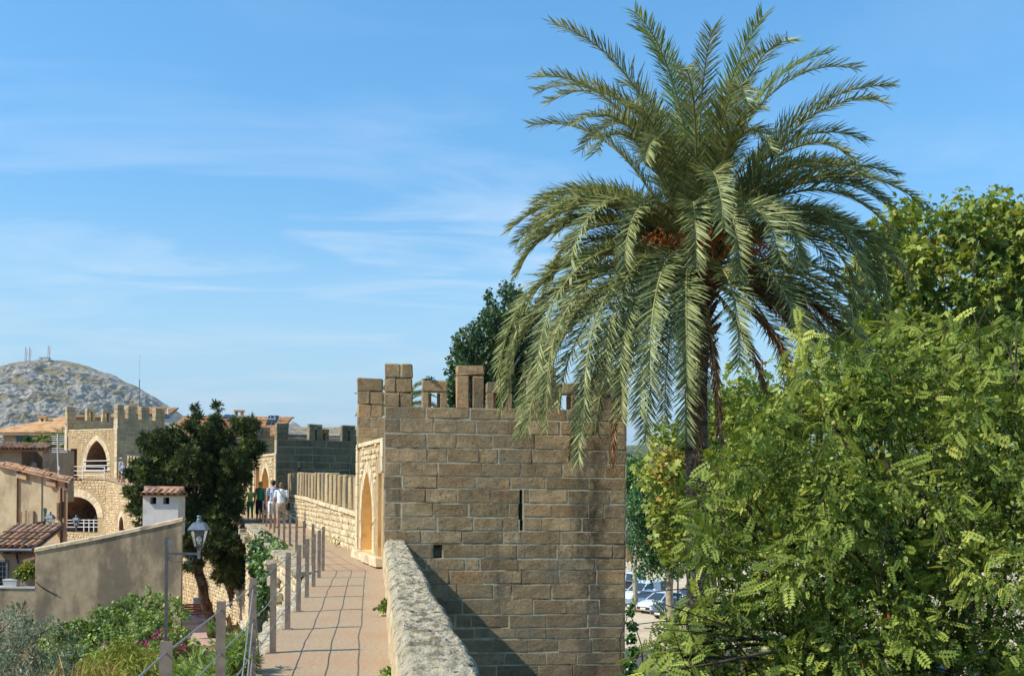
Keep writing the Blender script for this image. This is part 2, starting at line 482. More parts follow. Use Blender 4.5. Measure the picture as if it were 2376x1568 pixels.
M['side_lime'] = surface('cream_parapet_face', srgb(196, 174, 134), srgb(218, 198, 160), 7, c3=srgb(176, 148, 106), s3=3, t3=(0.5, 0.64), bump=0.9, bscale=18, bdist=0.05, bstretch=(1, 1, 0.6))
M['path'] = surface('tan_exposed_aggregate_path', srgb(154, 132, 104), srgb(184, 160, 128), 26, c3=srgb(174, 134, 102), s3=0.9, t3=(0.46, 0.64), k3=0.5,
                    c4=srgb(122, 102, 82), s4=55, t4=(0.58, 0.68), k4=0.6, bump=0.25, bscale=120, bdist=0.006)
M['street'] = surface('pink_street_paving', srgb(176, 144, 128), srgb(194, 162, 146), 3, c3=srgb(158, 130, 116), s3=0.7, k3=0.6, bump=0.2, bscale=60, bdist=0.01)
M['asphalt'] = surface('grey_asphalt', srgb(82, 80, 76), srgb(100, 97, 92), 8, c3=srgb(120, 114, 104), s3=0.3, k3=0.5, bump=0.2, bscale=80, bdist=0.01)
M['sand_paving'] = surface('pale_sandy_parking_ground', srgb(196, 176, 144), srgb(216, 198, 166), 1.2, c3=srgb(178, 158, 128), s3=0.3, k3=0.7, bump=0.2, bscale=40, bdist=0.01)
M['earth'] = surface('dry_plain_ground', srgb(120, 116, 78), srgb(150, 140, 98), 0.05, c3=srgb(74, 88, 48), s3=0.012, t3=(0.45, 0.6), bump=0.1, bscale=2, bdist=0.1)
M['garden_soil'] = surface('dry_garden_soil', srgb(104, 84, 58), srgb(132, 110, 78), 5, bump=0.5, bscale=20, bdist=0.04)
M['stucco'] = surface('stained_grey_brown_stucco', srgb(160, 141, 111), srgb(182, 162, 130), 3.5, c3=srgb(96, 88, 76), s3=1.3, t3=(0.44, 0.62), k3=0.7, stretch3=(1, 1, 0.45),
                      c4=srgb(182, 160, 128), s4=9, t4=(0.60, 0.72), k4=0.45, bump=0.6, bscale=38, bdist=0.03, vor=0.0)
M['stucco_top'] = surface('black_stained_wall_head', srgb(96, 88, 76), srgb(140, 122, 98), 9, c3=srgb(52, 50, 46), s3=4, t3=(0.46, 0.6), bump=0.6, bscale=38, bdist=0.03)
M['stucco_ochre'] = surface('faded_ochre_plaster', srgb(180, 146, 106), srgb(200, 166, 124), 1.6, c3=srgb(172, 128, 98), s3=0.7, t3=(0.48, 0.62), k3=0.8, stretch3=(1, 1, 0.5),
                      c4=srgb(150, 138, 116), s4=0.9, t4=(0.58, 0.68), k4=0.7, bump=0.3, bscale=30, bdist=0.02)
M['stucco_pale'] = surface('pale_weathered_plaster', srgb(170, 150, 116), srgb(192, 172, 136), 1.8, c3=srgb(140, 122, 96), s3=0.8, t3=(0.48, 0.64), k3=0.7, stretch3=(1, 1, 0.5), bump=0.3, bscale=30, bdist=0.02)
M['stucco_brown'] = surface('brown_render', srgb(150, 130, 104), srgb(168, 146, 118), 2.0, c3=srgb(128, 108, 86), s3=0.7, k3=0.7, bump=0.25, bscale=30, bdist=0.02)
M['whitewash'] = surface('white_painted_render', srgb(190, 187, 178), srgb(208, 205, 197), 2.0, c3=srgb(176, 172, 164), s3=1.2, t3=(0.52, 0.66), k3=0.7, bump=0.2, bscale=30, bdist=0.01)
M['tile'] = surface('weathered_terracotta_tiles', srgb(176, 124, 84), srgb(206, 158, 112), 6, c3=srgb(110, 96, 80), s3=2.0, t3=(0.5, 0.62), k3=0.8, c4=srgb(216, 190, 150), s4=4, t4=(0.6, 0.7), k4=0.7,
                    rnd=0.16, hue=0.01, attr=0.15, bump=0.4, bscale=40, bdist=0.01, shift=True)
M['tile_orange'] = surface('orange_roof_tiles', srgb(212, 160, 108), srgb(228, 182, 130), 2, c3=srgb(186, 130, 86), s3=0.8, k3=0.8, attr=0.18, bump=0.3, bscale=30, bdist=0.01)
M['tile_cream'] = surface('cream_roof_tiles', srgb(206, 190, 158), srgb(224, 210, 180), 2, c3=srgb(184, 164, 132), s3=0.8, attr=0.1, bump=0.3, bscale=30, bdist=0.01)
M['steel'] = plain('weathered_brown_grey_steel', srgb(138, 124, 108), 0.6, 0.25, 0.4, 0.18, 9, 0.2, 60)
M['cable'] = plain('galvanised_cable', srgb(176, 174, 168), 0.4, 0.7, 0.5, 0.1)
M['white_metal'] = plain('pale_painted_metal', srgb(214, 212, 204), 0.45, 0.1, 0.4, 0.08)
M['iron'] = plain('dark_wrought_iron', srgb(44, 46, 48), 0.5, 0.4, 0.4, 0.2)
M['lamp_grey'] = plain('blue_grey_lamp_paint', srgb(112, 122, 128), 0.35, 0.5, 0.5, 0.15, 12)
M['lamp_pole'] = plain('grey_lamp_pole_paint', srgb(86, 90, 92), 0.5, 0.3, 0.4, 0.15, 12)
M['zinc'] = plain('zinc_gutter', srgb(120, 124, 126), 0.45, 0.5, 0.4, 0.15)
M['green_pipe'] = plain('green_downpipe', srgb(72, 104, 88), 0.5, 0, 0.4, 0.2)
M['brown_pipe'] = plain('dark_brown_downpipe', srgb(74, 58, 48), 0.5, 0, 0.4, 0.2)
M['shutter'] = plain('faded_wooden_shutter', srgb(146, 112, 80), 0.7, 0, 0.2, 0.2)
M['wood_red'] = plain('red_brown_bench_wood', srgb(136, 74, 50), 0.6, 0, 0.3, 0.2, 8)
M['concrete'] = plain('pale_concrete', srgb(186, 178, 162), 0.85, 0, 0.2, 0.12, 8, 0.3, 50, 0.01)
M['dark'] = plain('dark_interior', srgb(34, 28, 24), 0.9, 0, 0.1, 0.1)
M['dark_glass'] = plain('dark_window_glass', srgb(40, 48, 56), 0.06, 0, 0.6, 0.1)
M['glass'] = glass('lantern_glass')
M['bulb'] = plain('frosted_lamp_bulb', srgb(220, 216, 200), 0.4, 0, 0.4, 0.05)
M['bark'] = surface('rough_brown_bark', srgb(72, 62, 50), srgb(104, 92, 74), 6, c3=srgb(52, 44, 36), s3=3, stretch3=(1, 1, 0.25), bump=1.0, bscale=10, bdist=0.06, bstretch=(1, 1, 0.2))
M['bark_pale'] = surface('pale_plane_tree_bark', srgb(150, 140, 116), srgb(182, 172, 148), 4, c3=srgb(112, 104, 82), s3=3, k3=0.8, bump=0.4, bscale=12, bdist=0.03)
M['palm_bark'] = surface('ringed_palm_bark', srgb(92, 80, 66), srgb(130, 116, 98), 5, c3=srgb(62, 52, 44), s3=4, stretch3=(0.3, 0.3, 2.0), k3=0.8, bump=0.9, bscale=14, bdist=0.04, bstretch=(0.6, 0.6, 2.0))
M['archdark'] = surface('brown_shade_tinted_vault_stone', srgb(126, 96, 64), srgb(146, 114, 78), 4, c3=srgb(96, 72, 50), s3=1.5, rnd=0.05, bump=0.4, bscale=20, bdist=0.02)  # shade inside the archways is painted in as a darker brown
# ------------------------------------------------------------------ masonry builders
def rock_mesh(name, c, size, rz=0.0, bev=0.015, jit=0.006, slim=0.0):
    bm = bmesh.new()
    bmesh.ops.create_cube(bm, size=1.0)
    for v in bm.verts: v.co = Vector((v.co.x * size[0], v.co.y * size[1], v.co.z * size[2]))
    bmesh.ops.bevel(bm, geom=bm.edges[:], offset=min(bev, min(size) * 0.3), segments=1, affect='EDGES')
    R = Matrix.Rotation(rz, 3, 'Z'); c = Vector(c)
    for v in bm.verts:
        q = v.co + Vector((random.uniform(-jit, jit), random.uniform(-jit, jit), random.uniform(-jit, jit)))
        v.co = c + R @ q
    me = bpy.data.meshes.new(name); bm.to_mesh(me); bm.free()
    return me

def rock(name, c, size, rz, mat, parent, **k):
    return link(name, rock_mesh(name, c, size, rz, **k), mat, parent)

def hv(p, z): return Vector((p[0], p[1], z))

def block_mesh(name, P0, d, n, s0, s1, z0, z1, depth, bev, rough):
    bs, bz = min(bev, (s1 - s0) * 0.3), min(bev, (z1 - z0) * 0.3)
    ss = [s0, s0 + bs, s0 + (s1 - s0) * 0.36, s0 + (s1 - s0) * 0.68, s1 - bs, s1]
    zs = [z0, z0 + bz, (z0 + z1) / 2, z1 - bz, z1]
    tilt = random.uniform(-rough, rough) * 0.6; base = random.uniform(-rough, rough) * 0.5
    vs = []; nx, nz = len(ss), len(zs)
    for j, z in enumerate(zs):
        for i, s in enumerate(ss):
            edge = i in (0, nx - 1) or j in (0, nz - 1)
            o = (-bev * random.uniform(0.7, 1.6)) if edge else base + tilt * (i / (nx - 1) - 0.5) * 2 + random.uniform(-rough, rough)
            js = random.uniform(-0.013, 0.013) if edge else 0.0
            jz = 0.0
            if i in (0, nx - 1) and j in (0, nz - 1) and random.random() < 0.4:      # chipped corner
                c_ = random.uniform(0.02, 0.06); js += c_ * (1 if i == 0 else -1); jz = c_ * 0.8 * (1 if j == 0 else -1)
            q = P0 + d * (s + js) + n * o
            vs.append((q.x, q.y, z + jz + (random.uniform(-0.012, 0.012) if edge else 0)))
    fs = [(j * nx + i, j * nx + i + 1, (j + 1) * nx + i + 1, (j + 1) * nx + i) for j in range(nz - 1) for i in range(nx - 1)]
    ring = [i for i in range(nx)] + [j * nx + nx - 1 for j in range(1, nz)] + [(nz - 1) * nx + i for i in range(nx - 2, -1, -1)] + [j * nx for j in range(nz - 2, 0, -1)]
    b = len(vs)
    for r in ring:
        q = Vector(vs[r]) - n * depth
        vs.append(tuple(q))
    k = len(ring)
    fs += [(ring[i], b + i, b + (i + 1) % k, ring[(i + 1) % k]) for i in range(k)]
    me = bpy.data.meshes.new(name); me.from_pydata(vs, [], fs); me.update()
    return me

def ashlar(P0, d, n, W_, courses, parent, mat, lens=(0.55, 0.95), holes=(), depth=0.12, gap=0.032, rough=0.0035, bev=0.004, name='stone_block', proud=0.012, skip=None):
    P0 = Vector((P0[0], P0[1], 0.0)) + n * proud
    for ci in range(len(courses) - 1):
        z0, z1 = courses[ci], courses[ci + 1]
        cuts = [0.0]
        first = random.uniform(0.3, lens[1])
        s = first
        while s < W_ - 0.28:
            cuts.append(s); s += random.uniform(*lens) if random.random() < 0.85 else random.uniform(0.3, 0.5)
        cuts.append(W_)
        spans = [(cuts[i], cuts[i + 1]) for i in range(len(cuts) - 1)]
        for h in holes:
            if h[3] > z0 + 0.02 and h[2] < z1 - 0.02:
                new = []
                for a, b in spans:
                    if h[0] >= b or h[1] <= a: new.append((a, b)); continue
                    if h[0] - a > 0.05: new.append((a, h[0]))
                    if b - h[1] > 0.05: new.append((h[1], b))
                spans = new
        for a, b in spans:
            if a < 0.01: a += random.uniform(-0.004, 0.03)
            if b > W_ - 0.01: b -= random.uniform(-0.004, 0.03)
            if skip and skip(a, b, z0, z1): continue
            g = [gap * random.uniform(0.35, 2.1) / 2 for _ in range(4)]
            link(name, block_mesh(name, P0, d, n, a + g[0], b - g[1], z0 + g[2], z1 - g[3], depth, bev, rough), mat, parent)

def holed_plane(P0, d, n, W_, z0, z1, holes, back=-0.004, deep=0.5):
    mb = MB()
    S = sorted({0.0, W_} | {h[0] for h in holes} | {h[1] for h in holes})
    Z = sorted({z0, z1} | {h[2] for h in holes} | {h[3] for h in holes})
    Z = [z for z in Z if z0 <= z <= z1]
    q = lambda s, z, o: hv(Vector(P0) + d * s - n * o, z)
    for i in range(len(S) - 1):
        for j in range(len(Z) - 1):
            ms, mz = (S[i] + S[i + 1]) / 2, (Z[j] + Z[j + 1]) / 2
            if any(h[0] < ms < h[1] and h[2] < mz < h[3] for h in holes): continue
            mb.quad(q(S[i], Z[j], back), q(S[i + 1], Z[j], back), q(S[i + 1], Z[j + 1], back), q(S[i], Z[j + 1], back))
    for a, b, c, e in holes:
        for (s0, y0), (s1, y1) in (((a, c), (b, c)), ((b, c), (b, e)), ((b, e), (a, e)), ((a, e), (a, c))):
            mb.quad(q(s0, y0, back), q(s0, y0, deep), q(s1, y1, deep), q(s1, y1, back))
        mb.quad(q(a, c, deep), q(b, c, deep), q(b, e, deep), q(a, e, deep))
    return mb

def arch_z(op, s):
    if op['kind'] == 'rect': return op['za']
    x = min(abs(s - op['sc']), op['hw']); H = op['za'] - op['zs']; hw = op['hw']
    if H >= hw:
        R = (H * H + hw * hw) / (2 * hw)
        return op['zs'] + math.sqrt(max(0, R * R - (x + R - hw) ** 2))
    return op['zs'] + H * math.sqrt(max(0, 1 - (x / hw) ** 2))

def arch_face(P0, d, n, W_, z0, z1, ops, name, mat, parent, recess_mat):
    """a wall sheet with arched or square openings; jambs, soffit and back of the openings are a part of their own"""
    mb, rc = MB(), MB()
    zf0 = z0 if callable(z0) else (lambda s: z0)
    zf1 = z1 if callable(z1) else (lambda s: z1)
    S = {0.0, W_} | {W_ * i / 8 for i in range(9)}
    for o in ops:
        k = 1 if o['kind'] == 'rect' else 20
        S |= {o['sc'] - o['hw'] + 2 * o['hw'] * i / k for i in range(k + 1)}
    S = sorted(x for x in S if 0 <= x <= W_)
    q = lambda s, z, o=0.0: hv(Vector(P0) + d * s - n * o, z)
    for a, b in zip(S[:-1], S[1:]):
        if b - a < 1e-6: continue
        m = (a + b) / 2
        op = next((o for o in ops if abs(m - o['sc']) < o['hw']), None)
        if op is None:
            mb.quad(q(a, zf0(a)), q(b, zf0(b)), q(b, zf1(b)), q(a, zf1(a))); continue
        ta, tb = arch_z(op, a), arch_z(op, b)
        if op['zb'] > zf0(m) + 0.001: mb.quad(q(a, zf0(a)), q(b, zf0(b)), q(b, op['zb']), q(a, op['zb']))
        mb.quad(q(a, ta), q(b, tb), q(b, zf1(b)), q(a, zf1(a)))
        dp = op['depth']
        rc.quad(q(a, ta), q(b, tb), q(b, tb, dp), q(a, ta, dp))
        rc.quad(q(a, op['zb']), q(b, op['zb']), q(b, op['zb'], dp), q(a, op['zb'], dp))
        if op.get('back', True): rc.quad(q(a, op['zb'], dp), q(b, op['zb'], dp), q(b, tb, dp), q(a, ta, dp))
    for op in ops:
        for s in (op['sc'] - op['hw'], op['sc'] + op['hw']):
            t = arch_z(op, s); dp = op['depth']
            rc.quad(q(s, op['zb']), q(s, t), q(s, t, dp), q(s, op['zb'], dp))
    o = mb.build(name, mat, parent)
    if rc.v: rc.build('archway_lining', recess_mat, parent)
    return o

def voussoirs(P0, d, n, op, t, mat, parent, N=11, proud=0.02, jambs=True):
    """dressed ring stones round an arch, each one a part"""
    if op['kind'] == 'rect': return
    hw, sc = op['hw'], op['sc']
    # outline from the left spring over the apex to the right spring
    pts = []
    K = 60
    for i in range(K + 1):
        a = math.pi * i / K
        s = sc - hw * math.cos(a); pts.append((s, arch_z(op, s)))
    L = [0]
    for i in range(K): L.append(L[-1] + math.dist(pts[i], pts[i + 1]))
    def at(x):
        for i in range(K):
            if x <= L[i + 1] + 1e-9:
                f = (x - L[i]) / max(L[i + 1] - L[i], 1e-9)
                return (pts[i][0] + (pts[i + 1][0] - pts[i][0]) * f, pts[i][1] + (pts[i + 1][1] - pts[i][1]) * f)
        return pts[-1]
    def nor(x):
        p = at(x); c = (sc, op['zs'] - 0.15)
        v = (p[0] - c[0], p[1] - c[1]); l = math.hypot(*v)
        return (v[0] / l, v[1] / l)
    q = lambda sz, o: hv(Vector(P0) + d * sz[0] + n * o, sz[1])
    for i in range(N):
        x0, x1 = L[-1] * i / N + 0.006, L[-1] * (i + 1) / N - 0.006
        xs = [x0, (x0 + x1) / 2, x1]
        inn = [at(x) for x in xs]; out = [(at(x)[0] + nor(x)[0] * t, at(x)[1] + nor(x)[1] * t) for x in xs]
        ring = inn + out[::-1]
        pr = proud * random.uniform(0.7, 1.3)
        mb = MB(); mb.prism([q(r, pr) for r in ring], n * -0.10)
        mb.build('arch_stone', mat, parent)
    if jambs:
        z = op['zb']
        while z < op['zs'] - 0.05:
            h = min(random.uniform(0.3, 0.42), op['zs'] - z)
            for sgn in (-1, 1):
                w = t * random.uniform(0.8, 1.15); s = sc + sgn * (hw + w / 2)
                c = Vector(P0) + d * s + n * (proud - 0.05)
                rock('jamb_stone', hv(c, z + h / 2), (w - 0.012, 0.10, h - 0.012), math.atan2(d.y, d.x), mat, parent, bev=0.008, jit=0.003)
            z += h

def rubble(P0, d, n, W_, z0, z1, parent, mat, avoid=None, h=(0.10, 0.17), l=(0.14, 0.34), out=0.035, seed=1, name='rubble_stones', attr=True):
    """irregular coursed stones standing proud of their bedding, too many to pick apart: one part"""
    r = random.Random(seed)
    zf0 = z0 if callable(z0) else (lambda s: z0)
    zf1 = z1 if callable(z1) else (lambda s: z1)
    P0 = Vector((P0[0], P0[1], 0))
    vs, fs, var = [], [], []
    zmin = min(zf0(0), zf0(W_), zf0(W_ / 2)); zmax = max(zf1(0), zf1(W_), zf1(W_ / 2))
    z = zmin
    while z < zmax:
        hh = r.uniform(*h); s = -r.uniform(0, 0.2)
        while s < W_:
            ll = r.uniform(*l)
            a, b = max(s, 0.0) + 0.010, min(s + ll, W_) - 0.010
            s += ll
            if b - a < 0.05: continue
            zz0 = z + r.uniform(-0.018, 0.018); zz1 = z + hh + r.uniform(-0.018, 0.018) - 0.016
            m = (a + b) / 2
            if zz0 < zf0(m) - 0.02 or zz1 > zf1(m) + 0.015: continue
            if avoid and avoid(a, b, zz0, zz1): continue
            o = r.uniform(0.4, 1.0) * out
            ring = []
            cx, cz = m, (zz0 + zz1) / 2
            for (px, pz) in ((a, zz0), ((a + b) / 2, zz0), (b, zz0), (b, (zz0 + zz1) / 2), (b, zz1), (m, zz1), (a, zz1), (a, (zz0 + zz1) / 2)):
                ring.append((px + r.uniform(-0.02, 0.02), pz + r.uniform(-0.012, 0.012)))
            for corner in (0, 2, 4, 6):
                px, pz = ring[corner]; ring[corner] = (px + (cx - px) * r.uniform(0.05, 0.25), pz + (cz - pz) * r.uniform(0.05, 0.3))
            base = len(vs)
            for (px, pz) in ring:
                q = P0 + d * px - n * 0.03; vs.append((q.x, q.y, pz))
            for (px, pz) in ring:
                k = 0.78; q = P0 + d * (cx + (px - cx) * k) + n * (o + r.uniform(-0.008, 0.008)); vs.append((q.x, q.y, cz + (pz - cz) * k))
            for i in range(8):
                fs.append((base + i, base + (i + 1) % 8, base + 8 + (i + 1) % 8, base + 8 + i))
            fs.append(tuple(base + 8 + i for i in range(8)))
            var += [r.random()] * 9
        z += hh
    me = bpy.data.meshes.new(name); me.from_pydata(vs, [], fs)
    at = me.attributes.new('var', 'FLOAT', 'FACE'); at.data.foreach_set('value', np.array(var, dtype=np.float32))
    me.update()
    return link(name, me, mat, parent, kind='stuff')

def avoid_ops(ops, margin=0.0):
    def f(a, b, z0, z1):
        for o in ops:
            lo, hi = o['sc'] - o['hw'] - margin, o['sc'] + o['hw'] + margin
            if b <= lo or a >= hi or z1 <= o['zb']: continue
            if o['kind'] == 'rect':
                if z0 < o['za'] + margin: return True
            else:
                for s in (max(a, lo), (max(a, lo) + min(b, hi)) / 2, min(b, hi)):
                    x = o['sc'] + (s - o['sc']) * o['hw'] / (o['hw'] + margin)
                    if z0 < arch_z(o, x) + margin * 1.15: return True
        return False
    return f

def s_of_u(A, d, u):
    k = (u - U0) / F
    return (k * A.y - A.x) / (d.x - k * d.y)

ER = dict(bev=0.022, jit=0.018)
def merlon(c, size, rz, mat, parent, courses=3, window=False, slit=False, split=0.5):
    """a merlon of stacked blocks; with a splayed window or a vertical arrow slit when asked"""
    w, t, h = size
    R = Matrix.Rotation(rz, 3, 'Z'); c = Vector(c)
    if window:
        lint = h * 0.30; j = w * 0.27
        rock('merlon_lintel', c + Vector((0, 0, h - lint / 2)), (w, t, lint - 0.008), rz, mat, parent, bev=0.025, jit=0.012)
        for sg in (-1, 1):
            rock('merlon_jamb', c + R @ Vector((sg * (w / 2 - j / 2), 0, (h - lint) / 2)), (j, t, h - lint - 0.008), rz, mat, parent)
            rock('merlon_jamb', c + R @ Vector((sg * (w / 2 - j - 0.04), t * 0.28, (h - lint) / 2)), (0.075, t * 0.36, h - lint - 0.02), rz, mat, parent)
    elif slit:
        cap = h * 0.23; g = w * 0.10; a = w * split
        rock('merlon_cap', c + Vector((0, 0, h - cap / 2)), (w, t, cap - 0.01), rz, mat, parent, **ER)
        rock('merlon_block', c + R @ Vector((-w / 2 + (a - g / 2) / 2, 0, (h - cap) / 2)), (a - g / 2, t, h - cap - 0.01), rz, mat, parent, **ER)
        rock('merlon_block', c + R @ Vector((w / 2 - (w - a - g / 2) / 2, 0, (h - cap) / 2 - 0.02)), (w - a - g / 2, t, h - cap - 0.01), rz, mat, parent, **ER)
    else:
        z = 0.0
        for i in range(courses):
            hh = h / courses
            if random.random() < 0.35 and w > 0.5:
                f = random.uniform(0.4, 0.6)
                rock('merlon_block', c + R @ Vector((-w / 2 + w * f / 2, 0, z + hh / 2)), (w * f - 0.01, t, hh - 0.01), rz, mat, parent, **ER)
                rock('merlon_block', c + R @ Vector((w / 2 - w * (1 - f) / 2, 0, z + hh / 2)), (w * (1 - f) - 0.01, t, hh - 0.01), rz, mat, parent, **ER)
            else:
                rock('merlon_block', c + R @ Vector((0, 0, z + hh / 2)), (w, t, hh - 0.01), rz, mat, parent, **ER)
            z += hh

def tower(name, label, A, yaw, Wd, C, depth, zgrd, zwalk, zplat, zcren, ztop, courses, mats, front_merlons, rear_merlons, side_merlons, holes=(), ops=(), vt=0.26, seed=3,
          lens=(0.68, 1.0), rub=(0.10, 0.17), end_merlons=0.62):
    random.seed(seed)
    d = Vector((math.cos(yaw), math.sin(yaw), 0)); n = Vector((math.sin(yaw), -math.cos(yaw), 0))
    A = Vector((A[0], A[1], 0)); C = Vector((C[0], C[1], 0)); B = A + d * Wd; D = B - n * depth
    dl = (C - A).normalized(); nl = Vector((-dl.y, dl.x, 0)); Lw = (C - A).length
    mA, mM, mR, mD, mRec = mats
    root = thing(name, label, 'tower', hv((A + B + C + D) / 4, zgrd))
    # front
    holed_plane(A, d, n, Wd, zgrd, zcren, holes).build('wall_core', mM, root)
    ashlar(A, d, n, Wd, courses, root, mA, lens=lens, holes=holes)
    # inner face with doorways
    dq = 0.30
    arch_face(A + nl * 0.0, dl, nl, Lw, zwalk - 0.3, zplat, ops, 'inner_face', M['rubble_mortar'], root, mRec)
    for o in ops: voussoirs(A, dl, nl, o, vt, mD, root, N=11)
    rubble(A, dl, nl, Lw, zwalk - 0.05, zplat - 0.09, root, mR, avoid=avoid_ops(tuple(ops) + (dict(kind='rect', sc=dq / 2, hw=dq / 2 + .01, zb=-99, za=99),
           dict(kind='rect', sc=Lw - dq / 2, hw=dq / 2 + .01, zb=-99, za=99)), vt * 0.92), h=rub, l=(rub[0] * 1.4, rub[1] * 2.1), seed=seed)
    rz = math.atan2(dl.y, dl.x)
    for sc in (dq / 2, Lw - dq / 2):                       # corner quoins
        z = zwalk - 0.05
        while z < zplat - 0.02:
            h = min(random.uniform(0.28, 0.40), zplat - z)
            blocked = any(abs(sc - o['sc']) < o['hw'] + dq / 2 and z + h > o['zb'] and z < arch_z(o, sc) for o in ops)
            if not blocked:
                rock('quoin', hv(A + dl * sc + nl * -0.02, z + h / 2), (dq - 0.01, 0.12, h - 0.012), rz, mD, root, bev=0.01, jit=0.005)
            z += h
    z = 0.0
    while z < Lw:                                          # coping of the inner face
        l = min(random.uniform(0.4, 0.7), Lw - z)
        rock('coping_stone', hv(A + dl * (z + l / 2) - nl * 0.1, zplat - 0.03), (l - 0.01, 0.28, 0.10), rz, mD, root, bev=0.01, jit=0.006)
        z += l
    # body: floor, far sides
    t = 0.45
    mb = MB()
    if not any(o.get('hollow') for o in ops):
        mb.quad(hv(A, zplat - 0.1), hv(B, zplat - 0.1), hv(D, zplat - 0.1), hv(C, zplat - 0.1))
    else:
        mb.quad(hv(A, zplat - 0.1), hv(B, zplat - 0.1), hv(D, zplat - 0.1), hv(C, zplat - 0.1))
        mb.quad(hv(A, zwalk), hv(B, zwalk), hv(D, zwalk), hv(C, zwalk))
    for a, b in ((B, D), (D, C)):
        mb.quad(hv(a, zgrd), hv(b, zgrd), hv(b, zcren), hv(a, zcren))
    # parapet backs
    for a, b, inw in ((A, B, -n), (B, D, -d), (D, C, n)):
        e = (b - a).normalized()
        a2, b2 = a + inw * t, b + inw * t
        if (a, b) == (A, B): a2, b2 = a2, b2 - e * (t + 0.01)
        mb.quad(hv(a2, zplat - 0.1), hv(b2, zplat - 0.1), hv(b2, zcren - 0.005), hv(a2, zcren - 0.005))
        a1, b1 = a + inw * 0.02, b + inw * 0.02
        mb.quad(hv(a1, zcren - 0.005), hv(b1, zcren - 0.005), hv(b2, zcren - 0.005), hv(a2, zcren - 0.005))
    for a, inw in ((A, -n), (C, n)):
        mb.quad(hv(a, zplat - 0.1), hv(a + inw * t, zplat - 0.1), hv(a + inw * t, zcren - 0.005), hv(a, zcren - 0.005))
    mb.build('tower_body', mM, root)
    # inner side of the rear parapet, of blocks that face the camera
    dr = (D - C).normalized(); nr = Vector((dr.y, -dr.x, 0)); Lr = (D - C).length
    ncr = 3
    ashlar(C + nr * t, dr, nr, Lr, [zplat - 0.1 + (zcren - zplat + 0.1) * i / ncr for i in range(ncr + 1)], root, mA, lens=lens, depth=0.06)
    # merlons
    mt = 0.42
    for (s0, s1, kind) in front_merlons:
        merlon(hv(A + d * ((s0 + s1) / 2) - n * (mt / 2 + 0.0), zcren - 0.01), (s1 - s0, mt, ztop - zcren), yaw, mA, root, 3, slit=(kind == 'slit'), split=0.52, window=(kind == 'win'))
    ry = math.atan2(dr.y, dr.x)
    for (s0, s1, kind) in rear_merlons:
        merlon(hv(C + dr * ((s0 + s1) / 2) + nr * (mt / 2), zcren - 0.01), (s1 - s0, mt, ztop - zcren + (0.03 if kind != 'win' else 0.0)), ry, mA, root, 3, slit=(kind == 'slit'), window=(kind == 'win'))
    ds = (D - B).normalized()
    for (s0, s1, kind) in side_merlons:
        merlon(hv(B + ds * ((s0 + s1) / 2) - d * (mt / 2 + 0.01), zcren - 0.01), (s1 - s0, mt, ztop - zcren), math.atan2(ds.y, ds.x), mA, root, 3, window=(kind == 'win'))
    return root

# ------------------------------------------------------------------ levels and lines of the place
Z_OUT, Z_IN, Z_WALK = -8.6, -6.5, -1.727

def walk_z(y):
    pts = [(-10, -1.727), (27.5, -1.727), (43, -1.36), (56, -1.2), (70, -0.2), (88, 0.82), (120, 0.85)]
    for (a, za), (b, zb) in zip(pts[:-1], pts[1:]):
        if y <= b: return za + (zb - za) * max(0.0, (y - a) / (b - a))
    return pts[-1][1]

def poly_x(pts, y):
    for (xa, ya), (xb, yb) in zip(pts[:-1], pts[1:]):
        if y <= yb: return xa + (xb - xa) * (y - ya) / (yb - ya)
    return pts[-1][0]

LEFT = [(-0.60, -4.0), (-4.18, 24.4), (-11.6, 50.0), (-14.9, 57.0), (-31.4, 86.7), (-48.0, 95.5)]       # railing side of the walk
RIGHT = [(0.64, -4.0), (-2.89, 25.4), (-4.07, 29.4), (-10.35, 51.5), (-12.9, 56.0), (-31.0, 88.0), (-36.4, 91.2), (-48.0, 97.6)]  # parapet side

# ground
def sheet(name, x0, x1, y0, y1, z, mat, nx=1, ny=1):
    mb = MB()
    for i in range(nx):
        for j in range(ny):
            a, b = x0 + (x1 - x0) * i / nx, x0 + (x1 - x0) * (i + 1) / nx
            c, e = y0 + (y1 - y0) * j / ny, y0 + (y1 - y0) * (j + 1) / ny
            mb.quad((a, c, z), (b, c, z), (b, e, z), (a, e, z))
    o = mb.build(name, mat); o['kind'] = 'structure'
    return o
sheet('ground', -4000, 4000, -600, 5200, Z_OUT - 0.02, M['earth'], 6, 6)
sheet('parking_ground', 0.5, 70, 62, 150, Z_OUT, M['sand_paving'])
sheet('road', -0.6, 60, -10, 61.85, Z_OUT, M['asphalt'])
mb = MB(); mb.box((30.5, 61.93, Z_OUT + 0.055), (60, 0.14, 0.13)); o = mb.build('kerb', M['concrete']); o['kind'] = 'structure'
# the town side lies higher and ends at the wall
mb = MB()
pts = [(x - 0.25, y) for x, y in LEFT]
for (xa, ya), (xb, yb) in zip(pts[:-1], pts[1:]):
    mb.quad((-400, ya, Z_IN), (xa, ya, Z_IN), (xb, yb, Z_IN), (-400, yb, Z_IN))
mb.quad((-400, 95.5, Z_IN), (-48.25, 95.5, Z_IN), (-120, 200, Z_IN), (-400, 200, Z_IN))
o = mb.build('street', M['street']); o['kind'] = 'structure'

